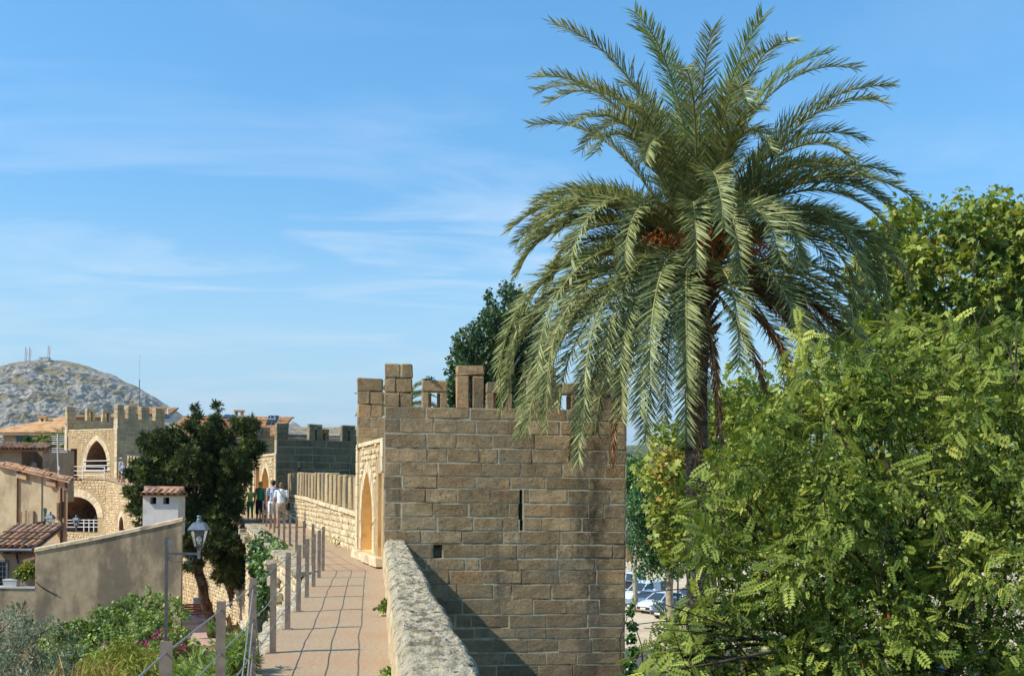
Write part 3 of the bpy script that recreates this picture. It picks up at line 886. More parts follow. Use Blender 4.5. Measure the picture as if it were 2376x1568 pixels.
# the wall walk itself, gently uneven
def strip(name, y0, y1, ny, xl, xr, zf, nx, mat, amp=0.012, sc=0.7):
    vs, fs = [], []
    for j in range(ny + 1):
        y = y0 + (y1 - y0) * j / ny
        a, b = xl(y), xr(y)
        for i in range(nx + 1):
            x = a + (b - a) * i / nx
            vs.append((x, y, zf(y) + amp * mnoise.noise(Vector((x * sc * 1.6, y * sc, 0.3))) + amp * 0.5 * mnoise.noise(Vector((x * 3, y * 2.2, 4.3)))))
    k = nx + 1
    fs = [(j * k + i, j * k + i + 1, (j + 1) * k + i + 1, (j + 1) * k + i) for j in range(ny) for i in range(nx)]
    me = bpy.data.meshes.new(name); me.from_pydata(vs, [], fs); me.update()
    o = link(name, me, mat, smooth=True); o['kind'] = 'structure'
    return o
strip('walkway', -3.5, 95.4, 380, lambda y: poly_x(LEFT, y) - 0.02, lambda y: poly_x(RIGHT, y) + 0.12, walk_z, 12, M['path'], 0.016)

# ------------------------------------------------------------------ parapet beside the camera: rough worn top
def parapet_near():
    root = thing('parapet_wall', 'low rough pale limestone parapet running along the walkway to the big tower', 'wall', (-1.2, 12, Z_OUT))
    y0, y1 = -3.2, 25.42
    ny, nx = 620, 26
    vs, fs = [], []
    for j in range(ny + 1):
        y = y0 + (y1 - y0) * j / ny
        xl = 0.158 - 0.12 * y
        wob = 0.025 * mnoise.noise(Vector((0, y * 0.9, 1.7))); wob2 = 0.035 * mnoise.noise(Vector((9, y * 1.1, 5.7)))
        top = -1.07 + 0.03 * mnoise.noise(Vector((3, y * 0.35, 0)))
        for i in range(nx + 1):
            f = i / nx
            x = xl + wob + (0.51 + wob2 - wob) * f
            edge = min(f, 1 - f) * 0.51
            rnd = -0.10 * max(0, 1 - edge / 0.09) ** 2
            p = Vector((x * 2.2, y * 3.2, 0))
            r = 0.034 * mnoise.noise(p * 1.2) + 0.042 * mnoise.turbulence(p * 2.6, 5, False) - 0.028 - 0.03 * max(0, mnoise.noise(Vector((x * 2.5, y * 7, 8))))
            vs.append((x + 0.02 * mnoise.noise(p * 2 + Vector((5, 5, 5))), y, top + rnd + r))
    k = nx + 1
    fs = [(j * k + i, j * k + i + 1, (j + 1) * k + i + 1, (j + 1) * k + i) for j in range(ny) for i in range(nx)]
    me = bpy.data.meshes.new('parapet_top'); me.from_pydata(vs, [], fs); me.update()
    link('parapet_top', me, M['rough_lime'], root)
    # inner face: from the path up to the worn edge
    for name, side, sg, zb in (('inner_face', 0, 1, Z_WALK - 0.1), ('outer_face', nx, -1, Z_OUT - 0.1)):
        v2, f2 = [], []
        nz = 9
        for j in range(ny + 1):
            x, y, z = vs[j * k + side]
            for q in range(nz + 1):
                g = q / nz
                zz = z + (max(zb, z - 3.0) - z) * g
                o = 0.022 * mnoise.turbulence(Vector((y * 2.6, zz * 3.0, sg)), 4, False) * (1 if g > 0 else 0)
                v2.append((x - sg * (0.006 + o * 0.9) * (1 if g > 0 else 0), y, zz))
            v2.append((x, y, zb))
        kk = nz + 2
        f2 = [(j * kk + q, j * kk + q + 1, (j + 1) * kk + q + 1, (j + 1) * kk + q) for j in range(ny) for q in range(kk - 1)]
        me = bpy.data.meshes.new(name); me.from_pydata(v2, [], f2); me.update()
        link(name, me, M['side_lime'], root)
parapet_near()

# ------------------------------------------------------------------ big tower in front
zr = lambda zoom: P(1000, (1300 + zoom * 0.463) / 1.616, 25.5).z
CO1 = [zr(q) for q in (490, 582, 698, 820, 935, 1045, 1145, 1260, 1375, 1487, 1596, 1711, 1806, 1921, 2041, 2166, 2276, 2366, 2476, 2581, 2690, 2800)][::-1]
A1 = Vector((-2.91, 25.4, 0)); YAW1 = math.radians(6.0)
d1 = Vector((math.cos(YAW1), math.sin(YAW1), 0))
su = lambda u: s_of_u(A1, d1, u)
W1 = su(1453)
zs1 = [P(1209, v, 25.6).z for v in (1231, 1206, 1168, 1136)]
holes1 = [(su(1206.5), su(1214), zs1[0], zs1[1] - .002), (su(1203), su(1213), zs1[1], zs1[2] - .002), (su(1205.5), su(1212), zs1[2], zs1[3]), (su(1006), su(1027), P(1015, 1295, 25.5).z, P(1015, 1263, 25.5).z)]
C1 = Vector((-4.07, 29.4, 0))
fm1 = [(0.0, su(955), 'plain'), (su(1058), su(1121), 'slit'), (su(1224), su(1289), 'slit'), (su(1392), W1, 'plain')]
rear_d = Vector((math.cos(YAW1), math.sin(YAW1), 0))
sr = lambda u: s_of_u(C1, rear_d, u)
rm1 = [(0.0, sr(887), 'plain'), (sr(976), sr(1034), 'win'), (sr(1125), sr(1183), 'win'), (sr(1276), sr(1334), 'win')]
arch1 = dict(kind='arch', sc=2.42, hw=0.90, zb=-1.47, zs=-0.75, za=0.50, depth=0.38)
door1 = dict(kind='rect', sc=0.52, hw=0.24, zb=-1.52, za=0.44, depth=0.34)
T1 = tower('stone_tower', 'big square stone tower with battlements beside the palm, end of the rough parapet', A1, YAW1, W1, C1, 4.1, Z_OUT, Z_WALK, 1.22, CO1[-1], 2.93,
      CO1, (M['ashlar'], M['mortar'], M['rubble'], M['dressed'], M['recess']), fm1, rm1, [(1.2, 1.85, 'win'), (2.9, 3.5, 'plain')], holes1, [arch1, door1], seed=5)
# door step of the big tower
dl1 = (C1 - A1).normalized(); nl1 = Vector((-dl1.y, dl1.x, 0))
for s, w in ((0.55, 1.0), (1.55, 0.98), (2.55, 1.0), (3.5, 0.9)):
    rock('threshold_stone', hv(A1 + dl1 * s + nl1 * 0.06, -1.60), (w - 0.02, 0.22, 0.22), math.atan2(dl1.y, dl1.x), M['dressed'], T1, **ER)

# ------------------------------------------------------------------ second tower, in shade
A2 = P(641, 1100, 52); A2.z = 0; YAW2 = math.radians(24)
C2 = P(588, 1100, 55.9); C2.z = 0
d2 = Vector((math.cos(YAW2), math.sin(YAW2), 0))
su2 = lambda u: s_of_u(A2, d2, u)
W2 = 6.2
zc2 = P(660, 1019, 52.1).z; zt2 = P(660, 981, 52.1).z
co2 = [zc2 - 0.345 * i for i in range(11)][::-1]
h2 = [(su2(691), su2(695), P(693, 1098, 53).z, P(693, 1086, 53).z)]
fm2 = [(0.0, su2(669), 'plain'), (su2(716), su2(747), 'slit'), (su2(793), su2(823), 'slit'), (W2 - 0.7, W2, 'plain')]
rear2 = [(0.0, 0.75, 'plain'), (3.0, 3.7, 'win'), (4.4, 5.1, 'plain')]
arch2 = dict(kind='arch', sc=2.0, hw=0.72, zb=-1.1, zs=0.1, za=1.15, depth=0.5)
door2 = dict(kind='rect', sc=3.55, hw=0.34, zb=-1.1, za=1.2, depth=0.5)
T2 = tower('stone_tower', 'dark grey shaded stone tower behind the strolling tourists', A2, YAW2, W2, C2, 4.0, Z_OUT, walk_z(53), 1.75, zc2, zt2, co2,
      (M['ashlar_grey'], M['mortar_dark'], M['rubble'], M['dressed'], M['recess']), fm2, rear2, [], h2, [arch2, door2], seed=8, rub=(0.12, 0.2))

# ------------------------------------------------------------------ far gate tower
K3 = P(272, 1050, 88); K3.z = 0
L3 = P(150, 1050, 91.2); L3.z = 0
dK = (L3 - K3).normalized()
YAW3 = math.atan2(dK.x * -1.0, dK.y) ; YAW3 = math.atan2(-dK.x, dK.y)
d3 = Vector((-dK.y, dK.x, 0)); d3 = -d3 if d3.y < 0 else d3
YAW3 = math.atan2(d3.y, d3.x)
W3 = s_of_u(K3, d3, 381)
zt3 = P(268, 938, 88).z; zc3 = P(300, 971, 89).z; zp3 = P(220, 996, 89.5).z
zw3 = P(270, 1108, 88).z
co3 = [zc3 - 0.36 * i for i in range(18)][::-1]
L3w = (L3 - K3).length
sK = lambda u: s_of_u(K3, dK, u)
arch3 = dict(kind='arch', sc=(sK(200) + sK(247)) / 2 , hw=(sK(197) - sK(246)) / 2, zb=P(225, 1094.5, 89).z, zs=P(225, 1078, 89).z, za=P(225, 1021, 89).z, depth=4.6, hollow=True)
door3 = dict(kind='rect', sc=(sK(163) + sK(178)) / 2, hw=(sK(163) - sK(178)) / 2, zb=zw3, za=P(170, 1040, 90).z, depth=1.2)
fm3 = [(0.0, 0.62, 'plain'), (s_of_u(K3, d3, 297), s_of_u(K3, d3, 316), 'plain'), (s_of_u(K3, d3, 327), s_of_u(K3, d3, 346), 'plain'), (s_of_u(K3, d3, 360), W3, 'plain')]
# rear parapet runs from L3; its inner side shows over the lit wall
T3 = tower('gate_tower', 'far sunlit tower with a pointed archway and railing below the rocky hill', K3, YAW3, W3, L3, 5.0, Z_OUT, zw3, zp3, zc3, zt3, co3,
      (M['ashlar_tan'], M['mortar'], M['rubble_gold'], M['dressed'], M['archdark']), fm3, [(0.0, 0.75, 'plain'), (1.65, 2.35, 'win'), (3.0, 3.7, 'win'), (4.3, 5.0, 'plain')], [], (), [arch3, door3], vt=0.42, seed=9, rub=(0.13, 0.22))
# ------------------------------------------------------------------ curtain walls beyond the big tower
def line_pts(pts, y): return Vector((poly_x(pts, y), y, 0))

def curtain():
    # wall mass on the town side of the near walk
    root = thing('town_wall', 'rough stone edge of the wall walk under the steel railing posts', 'wall', (-3, 14, Z_IN))
    vs, fs = [], []
    ny, nx = 260, 6
    for j in range(ny + 1):
        y = -3.4 + (24.4 + 3.4) * j / ny
        x0 = poly_x(LEFT, y) + 0.0
        for i in range(nx + 1):
            f = i / nx
            w = 0.34 + 0.10 * mnoise.noise(Vector((y * 1.3, 3, 1)))
            x = x0 - w * f
            z = Z_WALK - 0.02 - 0.10 * f ** 2 + (0.05 * mnoise.turbulence(Vector((x * 5, y * 4, 2)), 4, False) - 0.03) * min(1, f * 3)
            vs.append((x, y, z))
        x, y, z = vs[-1]
        vs.append((x - 0.02, y, z - 0.35)); vs.append((x - 0.03, y, Z_IN - 0.1))
    k = nx + 3
    fs = [(j * k + i, j * k + i + 1, (j + 1) * k + i + 1, (j + 1) * k + i) for j in range(ny) for i in range(k - 1)]
    me = bpy.data.meshes.new('wall_edge'); me.from_pydata(vs, [], fs); me.update()
    link('wall_edge', me, M['rough_lime'], root)

    # second stretch: big tower to shaded tower
    root = thing('town_wall', 'sunlit rubble town wall with slim battlements between the two nearer towers', 'wall', (-8, 40, Z_IN))
    a = Vector((poly_x(LEFT, 24.4) - 0.45, 24.4, 0)); b = Vector((poly_x(LEFT, 57) - 0.45, 57, 0))
    mid = Vector((poly_x(LEFT, 50) - 0.45, 50, 0))
    for p, q, sd in ((a, mid, 21), (mid, b, 22)):
        d = (q - p).normalized(); n = Vector((-d.y, d.x, 0)); Lw = (q - p).length
        zf = lambda s, p=p, d=d: walk_z(p.y + d.y * s) - 0.12
        mbw = MB()
        for i in range(12):
            s0, s1 = Lw * i / 12, Lw * (i + 1) / 12
            mbw.quad(hv(p + d * s0, Z_IN - .1), hv(p + d * s1, Z_IN - .1), hv(p + d * s1, zf(s1)), hv(p + d * s0, zf(s0)))
        mbw.build('wall_bedding', M['rubble_mortar'], root)
        rubble(p, d, n, Lw, Z_IN, lambda s, zf=zf: zf(s), root, M['rubble'], h=(0.14, 0.24), l=(0.22, 0.5), out=0.05, seed=sd)
        # flat edge stones along the walk
        s = 0.0; rz = math.atan2(d.y, d.x)
        while s < Lw - 0.2:
            l = min(random.uniform(0.5, 1.0), Lw - s)
            c = p + d * (s + l / 2) - n * 0.20
            rock('edge_slab', hv(c, walk_z(c.y) - 0.075), (l - 0.015, 0.52 + random.uniform(-0.04, 0.08), 0.15), rz, M['rough_lime'], root, bev=0.03, jit=0.015)
            s += l
    d = (mid - a).normalized(); n = Vector((-d.y, d.x, 0)); rz = math.atan2(d.y, d.x)
    for y, z in ((45.4, -0.42), (43.6, -0.5), (42.3, -0.55), (30.2, -0.45), (29.0, -0.75), (27.9, -1.05)):     # stones that stick out of the wall
        c = Vector((poly_x(LEFT, y) - 0.5, y, 0)) + n * 0.12
        rock('corbel', hv(c, walk_z(y) + z + 0.1), (0.34, 0.34, 0.30), rz, M['rough_lime'], root, bev=0.06, jit=0.03)
    # outer parapet with slim merlons
    p = C1.copy(); q = Vector((poly_x(RIGHT, 51.3), 51.3, 0)); d = (q - p).normalized(); n = Vector((-d.y, d.x, 0)); Lw = (q - p).length; rz = math.atan2(d.y, d.x)
    zw = lambda s: walk_z(p.y + d.y * s)
    N = 14
    mbw = MB()
    for i in range(N):
        s0, s1 = Lw * i / N, Lw * (i + 1) / N
        mbw.quad(hv(p + d * s0, zw(s0) - 0.2), hv(p + d * s1, zw(s1) - 0.2), hv(p + d * s1, zw(s1) + 1.1), hv(p + d * s0, zw(s0) + 1.1))
        mbw.quad(hv(p + d * s0, zw(s0) + 1.1), hv(p + d * s1, zw(s1) + 1.1), hv(p + d * s1 - n * .45, zw(s1) + 1.1), hv(p + d * s0 - n * .45, zw(s0) + 1.1))
        mbw.quad(hv(p + d * s0 - n * .45, Z_OUT), hv(p + d * s1 - n * .45, Z_OUT), hv(p + d * s1 - n * .45, zw(s1) + 1.1), hv(p + d * s0 - n * .45, zw(s0) + 1.1))
    mbw.build('parapet_core', M['rubble_mortar'], root)
    rubble(p, d, n, Lw, lambda s: zw(s) - 0.02, lambda s: zw(s) + 1.02, root, M['rubble'], h=(0.11, 0.19), l=(0.16, 0.36), out=0.04, seed=31)
    s = 0.0
    while s < Lw - 0.1:
        l = min(random.uniform(0.45, 0.9), Lw - s)
        rock('coping_stone', hv(p + d * (s + l / 2) - n * 0.20, zw(s + l / 2) + 1.10), (l - 0.012, 0.52, 0.13), rz, M['dressed'], root, bev=0.012, jit=0.006)
        s += l
    s = 0.45
    while s < Lw - 0.4:
        c = p + d * s - n * 0.22
        zb = zw(s) + 1.17
        hh = random.uniform(0.88, 0.96)
        rock('merlon', hv(c, zb + hh / 2), (0.52 + random.uniform(-.05, .05), 0.42, hh), rz, M['ashlar_tan'], root, bev=0.025, jit=0.014)
        s += 1.13 + random.uniform(-0.06, 0.06)

    # third stretch: shaded tower to the far gate tower, with arches below
    root = thing('town_wall', 'golden rubble wall with round arches below the far pointed archway', 'wall', (-25, 75, Z_IN))
    p = Vector((poly_x(LEFT, 57), 57, 0)); q = Vector((-31.4, 86.7, 0)); r = Vector((-48, 95.5, 0))
    for p0, p1, opsu, sd in ((p, q, (283,), 41), (q, r, (176,), 42)):
        d = (p1 - p0).normalized(); n = Vector((-d.y, d.x, 0)); Lw = (p1 - p0).length
        zf = lambda s, p0=p0, d=d: walk_z(p0.y + d.y * s) - 0.05
        ops = []
        for u in opsu:
            sc = s_of_u(p0, d, u); Yc = p0.y + d.y * sc
            if u < 200: ops.append(dict(kind='arch', sc=sc, hw=s_of_u(p0, d, u - 50) - sc, zb=P(u, 1234, Yc).z, zs=P(u, 1200, Yc).z, za=P(u, 1152, Yc).z, depth=4.5))
            else: ops.append(dict(kind='arch', sc=sc, hw=1.0, zb=P(u, 1262, Yc).z, zs=P(u, 1226, Yc).z, za=P(u, 1198, Yc).z, depth=2.4))
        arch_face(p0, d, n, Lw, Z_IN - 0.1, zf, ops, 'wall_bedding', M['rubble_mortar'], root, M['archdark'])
        for o in ops: voussoirs(p0, d, n, o, 0.62 if o['hw'] > 1.2 else 0.4, M['dressed'], root, N=21, proud=0.04, jambs=False)
        rubble(p0, d, n, Lw, Z_IN, zf, root, M['rubble_gold'], avoid=avoid_ops(ops, 0.55), h=(0.13, 0.24), l=(0.2, 0.5), out=0.05, seed=sd)
    # outer parapet there, with a few merlons that show beside the tower
    p = Vector((-12.9, 56, 0)); q = Vector((-30.2, 87.4, 0)); d = (q - p).normalized(); n = Vector((-d.y, d.x, 0)); Lw = (q - p).length; rz = math.atan2(d.y, d.x)
    mbw = MB()
    for i in range(10):
        s0, s1 = Lw * i / 10, Lw * (i + 1) / 10
        z0, z1 = walk_z(p.y + d.y * s0), walk_z(p.y + d.y * s1)
        for o in (0, .42): mbw.quad(hv(p + d * s0 - n * o, z0 - (.2 if o == 0 else 9)), hv(p + d * s1 - n * o, z1 - (.2 if o == 0 else 9)), hv(p + d * s1 - n * o, z1 + 1.05), hv(p + d * s0 - n * o, z0 + 1.05))
        mbw.quad(hv(p + d * s0, z0 + 1.05), hv(p + d * s1, z1 + 1.05), hv(p + d * s1 - n * .42, z1 + 1.05), hv(p + d * s0 - n * .42, z0 + 1.05))
    mbw.build('parapet_core', M['rubble_gold'], root)
    s = 1.0
    while s < Lw - 0.5:
        c = p + d * s - n * 0.21
        rock('merlon', hv(c, walk_z(c.y) + 1.05 + 0.44), (0.55, 0.40, 0.88), rz, M['ashlar_tan'], root, bev=0.02, jit=0.01)
        s += 1.25
curtain()

# ------------------------------------------------------------------ steel railing on the walk
def railing():
    root = thing('railing', 'row of brown steel posts with three cables along the left of the walkway', 'railing', (-3, 14, Z_WALK))
    xs = lambda y: poly_x([(-0.79 - 0.25, 0.0), (-4.09, 24.4), (-11.30, 49.7), (-13.9, 56)], y)
    ys = [3.62 + 2.085 * i for i in range(23)]
    def post(x, y, z, ang):
        R = Matrix.Rotation(ang, 3, 'Z')
        c = Vector((x, y, z))
        mb = MB()
        mb.box(c + R @ Vector((0, 0, 0.485)), (0.062, 0.009, 0.97), R=R)
        mb.box(c + R @ Vector((-0.020, 0.042, 0.455)), (0.036, 0.074, 0.91), R=R)
        mb.box(c + R @ Vector((-0.01, 0.03, 0.006)), (0.13, 0.13, 0.012), R=R)
        return mb.build('post', M['steel'], root)
    P3 = []
    for y in ys:
        x = xs(y); z = walk_z(y)
        ang = math.atan2(0.126 if y < 24.5 else 0.285, 1.0)
        post(x, y, z - 0.01, ang * 0.6)
        P3.append(Vector((x, y, z)))
    for h in (0.90, 0.60, 0.295):
        pts = [P3[0] + Vector((0.3, -4, h))] + [p + Vector((0, 0, h)) for p in P3]
        mb = MB()
        full = []
        for i in range(len(pts) - 1):
            full += [pts[i], pts[i].lerp(pts[i + 1], 0.5) + Vector((0.012 * math.sin(i * 2.1), 0, -0.008))]
        full.append(pts[-1])
        mb.tube(full, 0.0055, 6)
        mb.build('cable', M['cable'], root)
    # inclined stay cables at the tensioning post
    q = P3[3]
    for dy, h in ((-1.05, 0.86), (-0.55, 0.56), (-0.3, 0.28), (0.75, 0.86)):
        mb = MB(); mb.tube([q + Vector((0.0, 0, h)), q + Vector((-0.126 * dy - 0.0, dy, 0.0))], 0.006, 6)
        mb.build('stay_cable', M['cable'], root)
railing()

def railing_far():
    root = thing('railing', 'white tube railing in front of the far pointed archway', 'railing', hv((K3 + L3) / 2, zw3))
    a = Vector((-31.5, 86.9, 0)); b = Vector((-47, 95.2, 0)); d = (b - a).normalized()
    Lw = (b - a).length
    for k in range(7):
        s = 0.15 + k * 2.4; p = a + d * s; z = walk_z(p.y)
        mb = MB(); mb.box(hv(p, z + 0.52), (0.07, 0.07, 1.04), math.atan2(d.y, d.x)); mb.build('post', M['white_metal'], root)
    for h in (1.0, 0.66, 0.32):
        mb = MB(); mb.tube([hv(a + d * s, walk_z((a + d * s).y) + h) for s in (0.1, 4, 8, 12, 16)], 0.026, 6); mb.build('rail', M['white_metal'], root)
    # guard rails across the archway itself
    n3 = Vector((-dK.y, dK.x, 0)); n3 = n3 if n3.y < 0 else -n3
    s0, s1 = arch3['sc'] - arch3['hw'] - 0.3, arch3['sc'] + arch3['hw'] + 0.3
    for h in (0.52, 0.30, 0.08):
        mb = MB(); mb.tube([hv(K3 + dK * s0 + n3 * 0.08, arch3['zb'] + h * 1.7), hv(K3 + dK * s1 + n3 * 0.08, arch3['zb'] + h * 1.7)], 0.036, 6)
        mb.build('guard_rail', M['white_metal'], root)
    # lower railing in the round arch
    root = thing('railing', 'small white balcony railing inside the round stone arch', 'railing', P(205, 1230, 87.2))
    p0 = Vector((-31.4, 86.7, 0)); dd = (Vector((-48, 95.5, 0)) - p0).normalized(); nn = Vector((-dd.y, dd.x, 0))
    for u in (192, 204, 215, 226):
        s = s_of_u(p0, dd, u); c = p0 + dd * s - nn * 0.15
        mb = MB(); mb.box(hv(c, P(u, 1219, c.y).z), (0.07, 0.07, 1.0), math.atan2(dd.y, dd.x)); mb.build('post', M['white_metal'], root)
    for v in (1206, 1213, 1222):
        a, b = p0 + dd * s_of_u(p0, dd, 230) - nn * 0.15, p0 + dd * s_of_u(p0, dd, 150) - nn * 0.15
        mb = MB(); mb.tube([hv(a, P(230, v, a.y).z), hv(b, P(150, v, b.y).z)], 0.028, 6); mb.build('rail', M['white_metal'], root)
railing_far()

# small pale wall lamp housing on the big tower
w = P(1353, 1028, 25.55)
root = thing('wall_lamp', 'small cream box lamp fixed on the front of the big tower', 'lamp', w)
nT = Vector((math.sin(YAW1), -math.cos(YAW1), 0))
rock('lamp_housing', w + nT * 0.06, (0.12, 0.17, 0.25), YAW1, M['dressed'], root, bev=0.01, jit=0.002)
mb = MB(); mb.box(w + nT * 0.02 + Vector((0, 0, 0.14)), (0.06, 0.1, 0.03), YAW1); mb.build('lamp_bracket', M['iron'], root)

# ------------------------------------------------------------------ hills
def interp(tab, x):
    if x <= tab[0][0]: return tab[0][1]
    for (a, va), (b, vb) in zip(tab[:-1], tab[1:]):
        if x <= b:
            f = (x - a) / (b - a); f = f * f * (3 - 2 * f) * 0.5 + f * 0.5
            return va + (vb - va) * f
    return tab[-1][1]

def hill(name, tab, y0, y1, u0, u1, nu, nv, mat, rough, rscale, seed, zb=Z_OUT - 1):
    vs = []
    X0 = lambda u, y: (u - U0) / F * y
    so = Vector((seed, seed * 2.3, seed * 0.7))
    for j in range(nv + 1):
        t = j / nv
        for i in range(nu + 1):
            u = u0 + (u1 - u0) * i / nu
            x = X0(u, y1)
            zr_ = P(u, interp(tab, u), y1).z
            if t <= 0.8:
                f = t / 0.8
                y = y0 + (y1 - y0) * f
                prof = (f ** 0.85) * 0.55 + 0.45 * (f ** 1.6)
                z = zb + (zr_ - zb) * prof
            else:
                f = (t - 0.8) / 0.2
                y = y1 + (y1 - y0) * 0.5 * f
                z = zr_ + (zb - zr_) * f ** 1.6
            p = Vector((x * rscale, y * rscale, z * rscale * 0.6)) + so
            r = mnoise.hetero_terrain(p, 0.7, 2.1, 7, 0.6) - 0.6
            cr = abs(mnoise.noise(p * 2.6)) + 0.5 * abs(mnoise.noise(p * 5.3)) 
            amp = rough * (1.0 if t <= 0.8 else 0.4) * (1 - 0.80 * max(0, 1 - abs(t - 0.8) / 0.06)) * min(1, t * 6)
            z += amp * (r * 0.6 + (cr - 0.3) * 0.8)
            vs.append((x + amp * 0.8 * mnoise.noise(p * 3 + Vector((7, 1, 3))), y - amp * 1.2 * mnoise.turbulence(p * 2.2, 4, False), z))
    k = nu + 1
    fs = [(j * k + i, j * k + i + 1, (j + 1) * k + i + 1, (j + 1) * k + i) for j in range(nv) for i in range(nu)]
    me = bpy.data.meshes.new(name); me.from_pydata(vs, [], fs); me.update()
    o = link(name, me, mat, smooth=False); o['kind'] = 'structure'
    return o
M['hill'] = surface('limestone_hillside_with_dry_scrub', srgb(148, 140, 124), srgb(184, 174, 156), 0.06, c3=srgb(142, 126, 88), s3=0.022, t3=(0.46, 0.58), k3=0.9, c4=srgb(104, 104, 72), s4=0.07, t4=(0.56, 0.66), k4=0.85,
                    bump=1.0, bscale=0.12, bdist=6.0)
M['hill_green'] = surface('wooded_far_hills', srgb(62, 74, 44), srgb(96, 100, 62), 0.03, c3=srgb(140, 132, 96), s3=0.01, t3=(0.55, 0.65), bump=0.8, bscale=0.08, bdist=4.0)
RIDGE = [(-700, 1000), (-300, 900), (-100, 862), (0, 848), (45, 840), (75, 838), (100, 834), (150, 838), (200, 851), (250, 868), (300, 890), (350, 919), (390, 944), (420, 966), (445, 990), (520, 1040), (640, 1120), (760, 1150)]
hill('hill', RIDGE, 1150, 1900, -520, 660, 400, 200, M['hill'], 6.5, 0.032, 1.0)
hill('far_hill', [(560, 1145), (640, 1000), (660, 985), (678, 978), (700, 992), (800, 1060), (900, 1140)], 2600, 3400, 560, 900, 60, 40, M['hill'], 16, 0.008, 4.0)
hill('far_hills', [(1150, 1080), (1300, 1062), (1400, 1048), (1460, 1034), (1500, 1030), (1600, 1034), (1800, 1060), (2100, 1050), (2400, 1075), (2800, 1110)], 1500, 2400, 1100, 2900, 160, 50, M['hill_green'], 14, 0.01, 7.0)

def mast(u, v0, v1, Y, label, w=2.4):
    b = P(u, v1, Y); t = P(u, v0, Y)
    root = thing('radio_mast', label, 'mast', b)
    h = t.z - b.z
    for i, (dx, dy) in enumerate(((-1, -1), (1, -1), (0, 1))):
        mb = MB(); mb.tube([b + Vector((dx * w, dy * w, -6)), t + Vector((dx * w * .25, dy * w * .25, 0))], 0.42, 5); mb.build('mast_leg', M['mast_red'] if i == 1 else M['white_metal'], root)
    mb = MB()
    for k in range(9):
        f0, f1 = k / 9, (k + 1) / 9
        ww = w * (1 - 0.75 * f0)
        c = b.z + h * f0
        mb.tube([b + Vector((-ww, -ww, h * f0)), b + Vector((ww, -ww, h * f1))], 0.25, 4)
        mb.tube([b + Vector((ww, -ww, h * f0)), b + Vector((0, ww, h * f1))], 0.25, 4)
    mb.build('mast_bracing', M['mast_red'], root)
    mb = MB()
    for f in (0.45, 0.62, 0.78): mb.lathe([(1.5, -0.6), (1.5, 0.6)], b + Vector((2.2, -1, h * f)), 8)
    mb.build('antenna_drum', M['white_metal'], root)
M['mast_red'] = plain('red_white_mast_paint', srgb(168, 90, 80), 0.6)
mast(60, 806, 840, 1895, 'leftmost thin radio mast on the hilltop', 2.0)
mast(69, 806, 838, 1895, 'thin grey radio mast second from left on the hilltop', 1.4)
mast(113, 802, 836, 1890, 'red and white lattice mast beside the hut on the hilltop', 3.0)
root = thing('hilltop_hut', 'small white block building at the foot of the hilltop mast', 'building', P(104, 836, 1888))
mb = MB(); c = P(104, 834, 1888); mb.box(c, (16, 10, 5.5)); mb.build('wall', M['whitewash'], root)
mb = MB(); mb.box(c + Vector((0, 0, 3.0)), (17, 11, 0.5)); mb.build('roof', M['concrete'], root)
mb = MB()
mb.box(c + Vector((-3, -5.03, -.3)), (2, .1, 2.2)); mb.build('window', M['dark_glass'], root)
# ------------------------------------------------------------------ roofs and houses of the town
def tile_arc(r0, r1, l, seg=6, th=0.012):
    """a half-round tile along +Y (down the slope), slightly tapered, with thickness"""
    vs, fs = [], []
    for y, r in ((0, r0), (l, r1)):
        for rr in (r, r - th):
            for i in range(seg + 1):
                a = math.pi * i / seg
                vs.append((-rr * math.cos(a), y, rr * math.sin(a)))
    k = seg + 1
    for i in range(seg):
        fs.append((i, i + 1, 2 * k + i + 1, 2 * k + i))
        fs.append((k + i, 3 * k + i, 3 * k + i + 1, k + i + 1))
        fs.append((2 * k + i, 2 * k + i + 1, 3 * k + i + 1, 3 * k + i))
        fs.append((i, k + i, k + i + 1, i + 1))
    return vs, fs

def tile_field(name, O, ax, dn, ncol, nrow, pitch, tl, r, mat, parent, objects=False, jit=0.01, pans=True):
    """rows of half-round tiles: O = top-left corner, ax = along the ridge, dn = down the slope"""
    ax = Vector(ax).normalized(); dn = Vector(dn).normalized(); up = ax.cross(dn).normalized()
    if up.z < 0: up = -up
    vs, fs = tile_arc(r * 0.86, r, tl * 1.18)
    V0_, F0 = np.array(vs), fs
    base = Matrix((ax, dn, up)).transposed()
    me0 = None
    if objects:
        me0 = bpy.data.meshes.new(name); me0.from_pydata(vs, [], fs); me0.update(); me0.materials.append(mat)
    av, af, var = [], [], []
    for c in range(ncol):
        for q in range(nrow):
            p = O + ax * (c * pitch + random.uniform(-jit, jit)) + dn * (q * tl + random.uniform(-jit, jit)) + up * (0.012 * q % 0.03 + random.uniform(0, jit * .5))
            a = random.uniform(-0.04, 0.04)
            R = base @ Matrix.Rotation(0.05, 3, 'X') @ Matrix.Rotation(a, 3, 'Z')
            if objects:
                o = link(name, me0, None, parent); o.matrix_basis = Matrix.Translation(p) @ R.to_4x4()
            else:
                b = len(av)
                for v in vs: av.append(tuple(p + R @ Vector(v)))
                af += [tuple(i + b for i in f) for f in fs]; var += [random.random()] * len(fs)
    if not objects:
        me = bpy.data.meshes.new(name); me.from_pydata(av, [], af)
        at = me.attributes.new('var', 'FLOAT', 'FACE'); at.data.foreach_set('value', np.array(var, dtype=np.float32)); me.update()
        link(name, me, mat, parent, kind='stuff')
    # bedding sheet under the tiles
    mb = MB()
    a, b = O - ax * pitch * 0.5 - up * 0.03, O + ax * (ncol - 0.5) * pitch - up * 0.03
    mb.prism([a, b, b + dn * tl * (nrow + 0.05), a + dn * tl * (nrow + 0.05)], up * -0.06)
    mb.build('roof_deck', M['tile_under'], parent)
